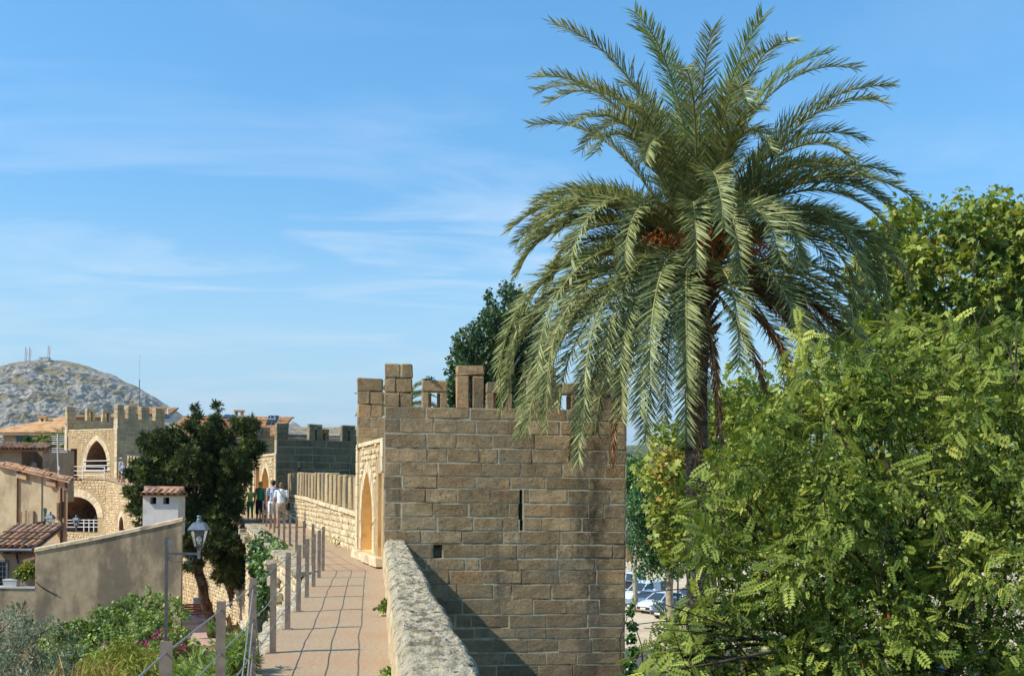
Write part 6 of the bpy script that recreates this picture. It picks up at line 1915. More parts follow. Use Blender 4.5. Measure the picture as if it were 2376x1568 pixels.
# ---- pale leafy robinia that fills the right foreground
def robinia():
    rs = np.random.RandomState(21)
    top = [(1440, 1640), (1560, 1450), (1610, 1300), (1618, 1180), (1650, 1090), (1680, 1020), (1720, 930), (1760, 860), (1800, 812), (1860, 790), (1930, 805), (1990, 815), (2060, 778), (2110, 782), (2170, 812), (2230, 802), (2300, 782), (2376, 758), (2600, 740), (2900, 900)]
    left = [(780, 1850), (900, 1740), (1000, 1690), (1100, 1640), (1180, 1600), (1240, 1585), (1300, 1592), (1350, 1600), (1400, 1590), (1450, 1590), (1500, 1565), (1568, 1520), (1700, 1500)]
    def inside(u, v): return v > interp(top, u) + 40 and u > interp(left, v) + 34
    def Yf(u, v): 
        q = ((u - 2150) / 620) ** 2 * 0.5 + ((v - 1350) / 650) ** 2 * 0.5
        return 10.4 + 2.6 * min(1, q)
    lobes = px_lobes(rs, inside, 1430, 2700, 780, 1760, 78, Yf, 64)
    back = px_lobes(rs, inside, 1560, 2700, 820, 1760, 120, lambda u, v: Yf(u, v) + 1.6 + rs.rand() * 2.4, 80)
    # few loose sprays at the lower left edge, in front of the parking place
    loose = [(tuple(P(u, v, Y)), r * Y / F) for u, v, Y, r in ((1500, 1525, 10.2, 22), (1530, 1488, 10.4, 20), (1560, 1510, 10.4, 28), (1530, 1560, 10.0, 24), (1590, 1450, 10.6, 26), (1620, 1400, 10.8, 26), (1490, 1575, 10.0, 20), (1600, 1540, 10.2, 34),
              (1640, 1165, 11.0, 24), (1632, 1230, 11.0, 26), (1660, 1080, 11.2, 26), (2060, 770, 12.4, 22), (2105, 765, 12.6, 24), (1860, 782, 12.6, 22), (1900, 795, 12.6, 20), (2230, 790, 12.4, 22), (2360, 742, 12.4, 26), (2200, 760, 12.3, 18))]
    base = Vector((5.6, 12.8, Z_OUT)); tp = P(2120, 1250, 12.6)
    root = thing('robinia_tree', 'large bright green tree with feathery leaves filling the lower right', 'tree', base)
    rr = random.Random(4)
    mb = MB(); limb(mb, base - Vector((0, 0, .1)), tp, 0.19, 0.07, 0.1, 12, 3); mb.build('trunk', M['bark'], root, smooth=True)
    for i, (c, r) in enumerate(rr.sample(lobes, 34) + loose):
        st = base.lerp(tp, rr.uniform(0.45, 0.98)); mb = MB(); limb(mb, st, Vector(c), 0.04, 0.010, 0.25, 9, i)
        for k in range(3): limb(mb, st.lerp(Vector(c), rr.uniform(.5, .9)), Vector(c) + Vector((rr.gauss(0, .3), rr.gauss(0, .2), rr.gauss(0, .3))), 0.012, 0.004, 0.3, 5, i * 5 + k)
        mb.build('limb', M['bark'], root, smooth=True)
    tm = pinnate(6); tm2 = pinnate(5, simple=True)
    V = crown_mesh('crown', lobes, 13500, tm, 0.138, rs, droop=0.35, out=0.7, shell=(0.3, 1.1), upn=0.7, var=(0.58, 0.16))
    link('crown', V, M['leaf_robinia'], root)
    V = crown_mesh('crown_inside', back, 5600, tm2, 0.18, rs, droop=0.35, out=0.7, shell=(0.2, 1.1), upn=0.7, var=(0.46, 0.15))
    link('crown_inside', V, M['leaf_robinia'], root)
    V = crown_mesh('outer_sprays', loose, 420, tm, 0.165, rs, droop=0.3, out=0.9, shell=(0.2, 1.2), upn=0.8, var=(0.66, 0.15))
    link('outer_sprays', V, M['leaf_robinia'], root)
    V = crown_mesh('small_leaves', lobes, 30000, leaf2(0.36), 0.043, rs, droop=0.3, out=0.5, shell=(0.25, 1.15), upn=0.6, var=(0.55, 0.2))
    link('small_leaves', V, M['leaf_robinia'], root)
    # dry seed pods
    idx = rs.choice(len(lobes), 90); pc = np.array([lobes[i][0] for i in idx]) + rs.normal(size=(90, 3)) * 0.25
    n = 260; pp = pc[rs.choice(90, n)] + rs.normal(size=(n, 3)) * 0.05
    X, Yv, Z = frames(unit(np.array([0, 0, -1.0]) + rs.normal(size=(n, 3)) * .35), rs.normal(size=(n, 3)), rs)
    link('seed_pods', scatter('seed_pods', *leaf1(0.14, 0.02), pp, X, Yv, Z, 0.075 * (0.7 + .6 * rs.rand(n)), rs.rand(n)), M['pod'], root, kind='stuff')
M['pod'] = leaf('red_brown_seed_pods', [(0.0, G(92, 44, 26)), (1.0, G(156, 88, 52))], 0.6, 0.1, 0.2)
robinia()

# ---- plane trees, poplar and the round dark tree outside the walls
def plane_tree(seed, label, test, box, Yc, step, rpx, N, base_u, tone, name='plane_tree', leafm='leaf_plane', tm=None, size=0.17, bark='bark_pale', group=None, depth=2.2, r0=0.24, twigs=True):
    rs = np.random.RandomState(seed)
    u0, u1, v0, v1 = box
    uc, vc, hw, hh = (u0 + u1) / 2, (v0 + v1) / 2, (u1 - u0) / 2, (v1 - v0) / 2
    Yf = lambda u, v: Yc - depth * math.sqrt(max(0, 1 - ((u - uc) / hw) ** 2 * .7 - ((v - vc) / hh) ** 2 * .5))
    lob = px_lobes(rs, test, u0, u1, v0, v1, step, Yf, rpx) + px_lobes(rs, test, u0, u1, v0, v1, step * 1.5, lambda u, v: Yc + 0.8 + rs.rand() * depth, rpx * 1.3)
    b = Vector((P(base_u, 1144, Yc).x, Yc, Z_OUT)); t = P((base_u * 2 + uc) / 3, vc + hh * 0.2, Yc)
    r = tree(name, label, b, t, r0, lob, dict(N=N, tmpl=tm or palmate(), size=size, rs=rs, droop=0.45, out=0.6, shell=(0.35, 1.1), upn=0.6, var=(tone, 0.16)), M[leafm], M[bark], group=group)
    if twigs:      # bare twig ends with seed balls above the outline
        mb = MB()
        for (c, q) in lob:
            if rs.rand() < 0.10 and c[2] > t.z + 1.5:
                e = Vector(c) + Vector((rs.normal() * .15, 0, q + rs.uniform(.1, .5))); mb.tube([Vector(c), e], [.012, .006], 4); mb.ball(e, .035, nu=5, nv=4)
        if mb.v: mb.build('twig_ends', M['bark_pale'], r, kind='stuff')
    return r
topA = [(1900, 700), (1960, 600), (2000, 560), (2030, 500), (2075, 470), (2110, 448), (2150, 470), (2185, 500), (2215, 480), (2240, 440), (2290, 415), (2330, 420), (2376, 450), (2450, 470), (2560, 560), (2700, 700)]
plane_tree(31, 'tall yellowish green plane tree at the upper right behind the palm', lambda u, v: v > interp(topA, u) + 22 and u > 1965, (1940, 2660, 410, 1010), 43, 40, 34, 26000, 2240, 0.50, size=0.19, depth=3.0)
topB = [(1480, 1200), (1492, 1010), (1520, 985), (1560, 962), (1590, 975), (1620, 960), (1660, 900), (1700, 870), (1740, 885), (1800, 900), (1900, 950)]
plane_tree(32, 'golden green plane tree behind the palm trunk', lambda u, v: v > interp(topB, u) + 16 and u > 1498 + max(0, v - 1180) * .4 and v < 1275, (1480, 1860, 860, 1290), 54, 28, 24, 12000, 1640, 0.60, size=0.19, depth=2.5)
plane_tree(33, 'plane tree at the right edge hidden low behind the feathery tree', lambda u, v: v > 850 and ((u - 2080) / 420) ** 2 + ((v - 1000) / 280) ** 2 < 1, (1700, 2480, 800, 1260), 50, 46, 36, 6000, 2060, 0.48, size=0.2, depth=2.5, twigs=False)
plane_tree(34, 'round dark leaved tree standing over the parked cars', lambda u, v: ((u - 1528) / 78) ** 2 + ((v - 1225) / 118) ** 2 < 0.9, (1440, 1625, 1060, 1350), 68, 20, 22, 12000, 1567, 0.45, name='round_tree', leafm='leaf_dark', tm=leaf2(0.42), size=0.16, bark='bark_pale', depth=2.4, r0=0.30, twigs=False)
plane_tree(35, 'slim dark tree left of the golden plane tree, at the tower edge', lambda u, v: ((u - 1472) / 34) ** 2 + ((v - 1120) / 62) ** 2 < 0.95, (1435, 1510, 1050, 1190), 82, 16, 16, 4200, 1474, 0.5, name='round_tree', leafm='leaf_dark', tm=leaf2(0.42), size=0.19, depth=1.6, r0=0.2, twigs=False)
# poplar behind the tower: many upright leaders
def poplar():
    rs = np.random.RandomState(41); Y = 46
    lob = []
    for u, vt, vb, r in ((1046, 830, 960, 13), (1062, 780, 960, 17), (1078, 755, 960, 19), (1098, 738, 960, 20), (1118, 722, 960, 19), (1134, 662, 960, 12), (1146, 690, 960, 15), (1160, 712, 960, 18), (1176, 652, 960, 15), (1190, 655, 960, 19), (1208, 672, 960, 21), (1226, 700, 960, 19), (1243, 690, 960, 12), (1262, 740, 960, 17)):
        v = vt + 10
        while v < vb:
            f = min(1, (v - vt) / 60); rr = r * (0.45 + 0.55 * f) * rs.uniform(.8, 1.2)
            lob.append((tuple(P(u + rs.normal() * 4, v, Y + rs.normal() * 0.9)), rr * Y / F)); v += rr * 0.95
    b = Vector((P(1160, 1144, Y).x, Y, Z_OUT))
    tree('poplar_tree', 'dark glossy upright poplar behind the battlements of the big tower', b, P(1160, 820, Y), 0.25, lob, dict(N=21000, tmpl=leaf2(0.42), size=0.125, rs=rs, droop=0.3, out=0.5, shell=(0.3, 1.1), upn=0.3, var=(0.45, 0.2), stretch=(1, 1, 1.15)), M['leaf_poplar'], M['bark_pale'], nlimb=20)
poplar()

# ---- dark conifer over the street
def conifer():
    rs = np.random.RandomState(51); Y = 48.0
    spec = [(450, 950, 9), (452, 968, 13), (446, 990, 17), (502, 940, 11), (498, 962, 17), (496, 985, 21), (490, 1008, 24), (350, 1040, 26), (372, 1018, 26), (340, 1068, 24), (400, 1012, 26), (430, 1030, 30), (470, 1035, 32), (520, 1020, 28), (552, 1005, 24), (575, 990, 20), (592, 985, 14), (604, 1040, 15), (585, 1035, 22), (570, 1060, 28),
            (320, 1085, 20), (305, 1100, 14), (330, 1110, 26), (370, 1070, 34), (410, 1070, 36), (450, 1080, 38), (495, 1070, 38), (540, 1060, 34), (572, 1090, 26), (585, 1110, 16), (310, 1145, 20), (298, 1140, 12), (335, 1150, 30), (380, 1120, 38), (430, 1130, 40), (480, 1125, 40), (530, 1115, 36), (562, 1135, 26),
            (312, 1185, 18), (340, 1190, 26), (390, 1180, 36), (440, 1185, 40), (490, 1180, 40), (535, 1175, 34), (562, 1180, 20), (430, 1235, 34), (475, 1235, 38), (520, 1230, 36), (552, 1225, 24), (440, 1270, 24), (485, 1275, 28), (522, 1280, 32), (555, 1270, 20), (452, 1305, 18), (520, 1318, 24), (548, 1316, 22), (560, 1340, 16), (540, 1350, 12), (575, 1330, 12), (565, 1300, 16), (436, 1320, 12)]
    lob = []
    for u, v, r in spec:
        if 1085 < v < 1245 and u > 545: u, r = u - 16, r * .8
        for k in range(4):
            y = Y + rs.uniform(-1.9, 1.6) * (0.5 + r / 40)
            if u + r > 560 and v > 1090: y = Y - 1.6 + rs.uniform(-.5, .2)
            lob.append((tuple(P(u + rs.normal() * r * .35, v + rs.normal() * r * .35, y)), r * Y / F * rs.uniform(.35, .68)))
    b = on_street(500, 1477)
    root = thing('conifer_tree', 'dark spreading conifer with a leaning trunk beside the wall walk', 'tree', b)
    mb = MB(); limb(mb, b - Vector((0, 0, .1)), P(462, 1330, Y), 0.27, 0.2, 0.05, 10, 3); limb(mb, P(462, 1330, Y), P(452, 1100, Y), 0.24, 0.1, 0.06, 8, 4); mb.build('trunk', M['bark'], root, smooth=True)
    for i, (u, v, u2, v2) in enumerate(((524, 1420, 512, 1280), (548, 1425, 555, 1270), (585, 1400, 582, 1310))):
        c = on_street(u + 2, 1470); mb = MB(); limb(mb, c + Vector((0, 2.0, -.1)), P(u2, v2, Y + 1.5), 0.22 + .12 * (i == 1), 0.14, 0.06, 8, i + 5); mb.build('trunk', M['bark'], root, smooth=True)
    for i, (c, r) in enumerate(random.Random(3).sample(lob, 30)):
        mb = MB(); limb(mb, P(458, 1300, Y).lerp(P(452, 1100, Y), random.random()), Vector(c), 0.07, 0.02, 0.2, 6, i); mb.build('limb', M['bark'], root, smooth=True)
    t = blades(7, 0.9, 0.06, 3)
    me = crown_mesh('crown', lob, 25000, t, 0.20, rs, droop=-0.25, out=1.0, shell=(0.1, 1.28), upn=0.6, var=(0.42, 0.2)); link('crown', me, M['leaf_juniper'], root)
conifer()

# ---- ivy over the wall edge, garden shrubs, weeds
def shrub(name, label, lobes, N, tm, size, mat, seed, cat='shrub', stems=8, base=None, stem_mat='bark', **k):
    rs = np.random.RandomState(seed)
    c = np.mean([l[0] for l in lobes], 0); b = Vector(base) if base is not None else Vector((c[0], c[1], min(l[0][2] - l[1] for l in lobes)))
    root = thing(name, label, cat, b)
    a = dict(droop=0.1, out=0.8, shell=(0.3, 1.1), upn=0.6, var=(0.5, 0.2)); a.update(k)
    link('foliage', crown_mesh('foliage', lobes, N, tm, size, rs, **a), M[mat], root)
    rr = random.Random(seed)
    for i in range(stems):
        l = lobes[rr.randrange(len(lobes))]
        mb = MB(); limb(mb, b + Vector((rr.gauss(0, .12), rr.gauss(0, .12), 0)), Vector(l[0]), 0.025, 0.008, 0.25, 6, i); mb.build('stem', M[stem_mat], root)
    return root
PL = lambda L, Y, s=1.0: [(tuple(P(u, v, Y + dy)), r * s * Y / F) for u, v, r, dy in L]
wall_x = lambda y: poly_x(LEFT, y) - 0.45
ivy = []
rsi = np.random.RandomState(61)
for k in range(60):
    y = rsi.uniform(31.5, 36.0); f = rsi.rand() ** 0.8
    drop = 2.5 * f * (1 - abs(y - 33.4) / 4.2)
    ivy.append(((wall_x(y) - 0.10 - .12 * rsi.rand() + (0.3 if f < .12 else 0), y, walk_z(y) + 0.05 - drop), 0.20 + .12 * rsi.rand()))
shrub('ivy', 'green creeper hanging over the wall edge under the railing', ivy, 6500, leaf2(0.45), 0.095, 'leaf_ivy', 61, 'creeper', stems=6, base=(wall_x(34), 34, walk_z(34) - .1), droop=0.9, shell=(0.2, 1.1))

sheet_t = MB(); sheet_t.box((-16.9, 25.2, (Z_IN - 4.35) / 2), (19.0, 12.6, -4.35 - Z_IN)); o = sheet_t.build('garden_terrace', M['garden_soil']); o['kind'] = 'structure'
def garden_wall():
    root = thing('garden_wall', 'rough orange stone wall end under the bougainvillea', 'wall', (-7.2, 24, Z_IN))
    mb = MB(); mb.box((-7.25, 25.2, (Z_IN - 4.1) / 2), (0.3, 12.6, -4.1 - Z_IN)); mb.build('core', M['rubble_mortar'], root)
    rubble(Vector((-7.1, 18.9, 0)), Vector((0, 1, 0)), Vector((1, 0, 0)), 12.6, Z_IN, -4.1, root, M['rubble_gold'], h=(.14, .24), l=(.2, .45), seed=77)
    rubble(Vector((-7.4, 18.9, 0)), Vector((1, 0, 0)), Vector((0, -1, 0)), 0.3, Z_IN, -4.1, root, M['rubble_gold'], h=(.14, .24), l=(.2, .3), seed=78)
garden_wall()
rsb = np.random.RandomState(71)
def fill(poly_top, u0, u1, vmax, step, Y0, Y1, rpx, left=-99):
    out = []
    for u in np.arange(u0, u1, step):
        v = interp(poly_top, u) + rpx * .8
        while v < vmax:
            f = min(1, (v - interp(poly_top, u)) / 150)
            y = Y1 + (Y0 - Y1) * f + rsb.normal() * .4
            out.append((tuple(P(u + rsb.normal() * step * .3, v + rsb.normal() * step * .3, y)), rpx * rsb.uniform(.6, 1.25) * y / F)); v += step
    return out
topb = [(100, 1480), (140, 1455), (175, 1442), (200, 1436), (230, 1425), (255, 1415), (290, 1408), (315, 1392), (335, 1380), (352, 1374), (372, 1402), (395, 1398), (415, 1420), (432, 1440), (448, 1478), (455, 1500)]
lob_b = fill(topb, 120, 452, 1600, 24, 24.6, 29.5, 19)
lob_b += PL([(345, 1366, 7, 0), (352, 1380, 9, 0), (390, 1390, 9, 0), (412, 1395, 8, -.5), (432, 1430, 9, -1), (452, 1490, 9, -2), (470, 1502, 7, -2.4), (260, 1405, 8, 0), (225, 1412, 8, .3), (205, 1424, 7, .3)], 28.0)
bo = shrub('bougainvillea', 'bright green bougainvillea with magenta flowers below the stucco wall', lob_b, 15000, leaf2(0.40), 0.085, 'leaf_bougain', 72, 'shrub', stems=14, base=(-9.6, 27, -4.4), var=(0.5, 0.2))
fl = PL([(324, 1497, 9, 0), (333, 1502, 10, 0), (342, 1488, 8, 0), (348, 1504, 8, 0), (360, 1480, 10, .3), (372, 1470, 9, .4), (380, 1462, 8, .5), (385, 1485, 9, 0), (368, 1494, 8, 0), (336, 1465, 5, 1), (412, 1465, 6, 0), (420, 1505, 9, -1), (428, 1500, 7, -1), (310, 1485, 6, 0), (170, 1505, 3, 0), (86, 1488, 3, 0)], 25.0)
link('flowers', crown_mesh('flowers', fl, 110, leaf2(0.45), 0.052, np.random.RandomState(5), shell=(.2, 1.3), var=(.5, .3)), M['petal'], bo, kind='stuff')
topo = [(-80, 1440), (0, 1425), (30, 1405), (50, 1395), (75, 1425), (100, 1440), (135, 1450), (165, 1500), (200, 1540)]
shrub('olive_shrub', 'grey green olive shrub in the lower left corner', fill(topo, -60, 190, 1640, 26, 21.2, 24.0, 20), 10500, leaf1(0.12, 0.03), 0.085, 'leaf_olive', 73, 'shrub', stems=14, base=(-11.2, 23, -4.4), droop=-0.5, out=0.7)
topr = [(190, 1560), (215, 1520), (250, 1500), (290, 1488), (330, 1490), (360, 1500), (380, 1530), (395, 1568)]
shrub('broom_shrub', 'mounded yellow green shrub with drooping fine leaves at the bottom left', fill(topr, 205, 388, 1620, 22, 20.6, 22.2, 18), 6500, leaf1(0.07, 0.02), 0.13, 'leaf_broom', 74, 'shrub', stems=6, base=(-7.8, 21.5, -4.4), droop=1.1, out=1.0)
topg = [(120, 1560), (170, 1535), (195, 1500), (230, 1540), (280, 1560), (340, 1568)]
def grass():
    rs = np.random.RandomState(75); n = 90
    b = np.array([P(u, 1600, 19.8 + rs.rand() * .8) for u in rs.normal(180, 55, n)]); b[:, 2] = -4.0 + rs.rand(n) * .4
    d = unit(np.stack([rs.normal(size=n) * .25, rs.normal(size=n) * .25, np.ones(n)], 1)); X, Yv, Z = frames(d, rs.normal(size=(n, 3)), rs)
    o = link('dry_grass', scatter('dry_grass', *leaf1(0.012, 0.004), b, X, Yv, Z, 0.62 * (.5 + .8 * rs.rand(n)), rs.rand(n)), M['straw'])
    tag(o, 'tall dry straw coloured grass in the lower left garden', 'grass', kind='stuff')
grass()
shrub('potted_leaves', 'x', PL([(50, 1325, 10, 0), (62, 1318, 11, 0), (72, 1320, 10, 0), (42, 1332, 8, 0), (57, 1335, 10, 0), (70, 1335, 8, 0)], 32.14), 1500, leaf2(0.42), 0.06, 'leaf_plane', 76, stems=0)
# the pot's foliage belongs to the pot
fo = bpy.data.objects['potted_leaves']; ch = fo.children[0]
ch.parent = POT_ROOT; ch.matrix_parent_inverse = root_matrix(POT_ROOT).inverted(); bpy.data.objects.remove(fo)
for i in range(5):
    mb = MB(); limb(mb, hv(POT, T_LEDGE + .2), P(46 + i * 6, 1326, 32.14), .018, .006, .2, 5, i); mb.build('stem', M['bark'], POT_ROOT)
ros = [((-2.52 - .18 * rsb.rand() - .02 * k * 0 + (.10 * rsb.normal()), 10.2 + rsb.normal() * .45, -1.72 + rsb.rand() * .34), .10) for k in range(26)]
shrub('rosemary_shrub', 'narrow leaved green shrub growing at the foot of the railing posts', ros, 1500, blades(5, .5, .045, 5), 0.085, 'leaf_bougain', 79, 'shrub', stems=12, base=(-2.62, 10.2, -1.82), droop=-.6, var=(.5, .2))
def weed(u, v, Y, r, n, label, seed, mat='leaf_bougain', sz=.05):
    p = P(u, v, Y); shrub('weed', label, [(tuple(p + Vector((random.gauss(0, r * .4), random.gauss(0, r * .3), abs(random.gauss(0, r * .5))))), r * .6) for _ in range(5)], n, leaf2(.28), sz, mat, seed, 'weed', stems=3, base=p, droop=-.3)
weed(893, 1416, 15.7, .09, 240, 'small green weed at the parapet foot on the path', 81)
weed(908, 1572, 10.5, .08, 240, 'green weed at the bottom edge beside the parapet', 82)
weed(789, 1262, 32.5, .16, 90, 'straggly weed at the foot of the sunlit battlement wall', 83, 'leaf_broom', .06)
weed(1000, 880, 29.2, .10, 60, 'tiny plant growing on the windowed merlon of the big tower', 84, 'leaf_dark', .05)

# ---- small palms: behind the big tower and left of the far tower
def small_palm(p, L, nf, label, seed, mat='frond', trunk=None):
    rs = np.random.RandomState(seed); p = Vector(p)
    root = thing('palm_tree', label, 'palm tree', hv(p, Z_OUT if trunk is None else trunk))
    mb = MB(); mb.tube([hv(p, Z_OUT if trunk is None else trunk), p], [.25, .22], 10); mb.build('trunk', M['palm_bark'], root)
    for k in range(nf):
        az = k * 2.4 + rs.rand() * .3; e0 = math.radians(75 - 70 * k / nf); drp = math.radians(70 + 50 * k / nf)
        pts = []; q = p.copy(); n = 20; tn = []
        for i in range(n + 1):
            e = e0 - drp * (i / n) ** 1.2; d = Vector((math.cos(e) * math.cos(az), math.cos(e) * math.sin(az), math.sin(e))); pts.append(q.copy()); tn.append(d); q = q + d * L / n
        mb = MB(); mb.tube(pts, [.03 * (1 - .9 * i / n) for i in range(n + 1)], 4); fo = mb.build('frond', M['rachis'], root)
        pos, dd, nn, ln = [], [], [], []
        for j in range(44):
            t = .1 + .9 * j / 44; i = min(int(t * n), n - 1); T = tn[i]; S = T.cross(Vector((0, 0, 1))).normalized(); U = S.cross(T)
            for sg in (-1, 1):
                pos.append(pts[i].lerp(pts[i + 1], t * n - i)); dd.append(S * sg + T * (.7 + t) + U * .35 + Vector(rs.normal(size=3)) * .08); nn.append(U - S * sg * .4); ln.append(.5 * max(.25, math.sin(math.pi * t ** .8)))
        X, Yv, Z = frames(np.array(dd), np.array(nn), rs); ln = np.array(ln)
        link('leaflets', scatter('leaflets', *leaf1(1, .4), np.array(pos), X, Yv, Z, np.stack([np.full(len(ln), .018), ln, np.full(len(ln), .03)], 1), np.clip(rs.normal(.5, .2, len(ln)), 0, 1)), M[mat], fo)
small_palm(P(925, 962, 38), 1.75, 18, 'palm crown peeping out behind the big tower battlements', 91)
small_palm(P(150, 1038, 97), 2.9, 24, 'small green palm left of the far tower', 92)
def far_bush(label, L, Y, N, mat, size, seed, tm=None):
    lob = PL(L, Y); shrub('shrub', label, lob, N, tm or leaf2(.42), size, mat, seed, 'shrub', stems=3, base=(np.mean([l[0][0] for l in lob]), Y, Z_OUT + 3))
far_bush('slim dark cypress shrub behind the rooftop room', [(64, 1018, 5, 0), (64, 1026, 6, 0), (64, 1034, 7, 0), (64, 1044, 8, 0)], 100, 700, 'leaf_dark', .25, 93)
far_bush('green garden shrubs behind the television aerial', [(78, 1030, 8, 0), (88, 1024, 8, 0), (96, 1030, 9, 0), (105, 1022, 9, 0), (114, 1030, 10, 0), (124, 1024, 11, 0), (84, 1038, 9, 0), (112, 1040, 10, 0), (130, 1036, 10, 0), (120, 1050, 10, 0)], 101, 2600, 'leaf_bougain', .25, 94)
far_bush('dark green bushes beside the walkers left of the far tower', [(126, 1062, 11, 0), (136, 1052, 9, 0), (122, 1078, 10, 0), (134, 1076, 9, 0), (128, 1092, 9, 0)], 102, 1500, 'leaf_dark', .22, 95)
far_bush('orange flowering bush left of the far tower', [(141, 1042, 6, 0), (146, 1040, 6, 0), (136, 1072, 6, 0), (140, 1080, 6, 0), (147, 1046, 5, 0)], 99, 800, 'leaf_orange', .16, 96)

shrub('ivy', 'dark creeper at the outer foot of the big tower, right edge', PL([(1462, 1420, 7, 0), (1466, 1450, 9, 0), (1464, 1480, 9, 0), (1470, 1510, 11, -.2), (1462, 1540, 11, -.3), (1474, 1560, 13, -.4), (1452, 1572, 12, -.5), (1440, 1585, 12, -.6), (1480, 1590, 14, -.4), (1468, 1400, 5, 0)], 25.6), 2200, leaf2(.42), .075, 'leaf_dark', 97, 'creeper', stems=3, droop=.8, var=(.4, .2))
# ------------------------------------------------------------------ people on the wall walk
def cloth(name, col, rough=0.85):
    return plain(name, col, rough, 0, 0.2, 0.12, 14, 0.3, 60, 0.01)
def plaid(name, base, line, line2, sc=14.0):
    m, nt, bs, out = new_mat(name)
    g = nt.nodes.new('ShaderNodeTexCoord').outputs['Object']
    s = nt.nodes.new('ShaderNodeSeparateXYZ'); nt.links.new(g, s.inputs[0])
    def stripes(x, k, w): return nmath(nt, 'LESS_THAN', nmath(nt, 'FRACT', nmath(nt, 'MULTIPLY', x, k)), w)
    a = stripes(nmath(nt, 'ADD', s.outputs[0], s.outputs[1]), sc, 0.32); b = stripes(s.outputs[2], sc, 0.32); c = stripes(s.outputs[2], sc * .5, 0.12)
    col = nmix(nt, nmath(nt, 'MULTIPLY', a, 0.75), base, line); col = nmix(nt, nmath(nt, 'MULTIPLY', b, 0.75), col, line); col = nmix(nt, c, col, line2)
    nt.links.new(col, bs.inputs['Base Color']); bs.inputs['Roughness'].default_value = 0.85
    return m
M['skin'] = plain('sun_tanned_skin', srgb(196, 136, 104), 0.55, 0, 0.3, 0.08, 9)
M['hair_dark'] = plain('dark_brown_hair', srgb(52, 38, 30), 0.6, 0, 0.3, 0.2, 30)
M['hair_brown'] = plain('light_brown_hair', srgb(136, 94, 60), 0.6, 0, 0.3, 0.2, 30)
M['hair_blond'] = plain('blond_hair', srgb(196, 168, 122), 0.6, 0, 0.3, 0.15, 30)
M['hair_white'] = plain('white_hair', srgb(220, 216, 208), 0.6, 0, 0.3, 0.1, 30)
M['leather'] = plain('dark_leather', srgb(46, 36, 32), 0.5, 0, 0.4, 0.2)
M['face_dark'] = plain('eye_and_lens_black', srgb(24, 20, 20), 0.2, 0, 0.6, 0.05)
M['lip'] = plain('lips', srgb(168, 92, 82), 0.5, 0, 0.3, 0.05)

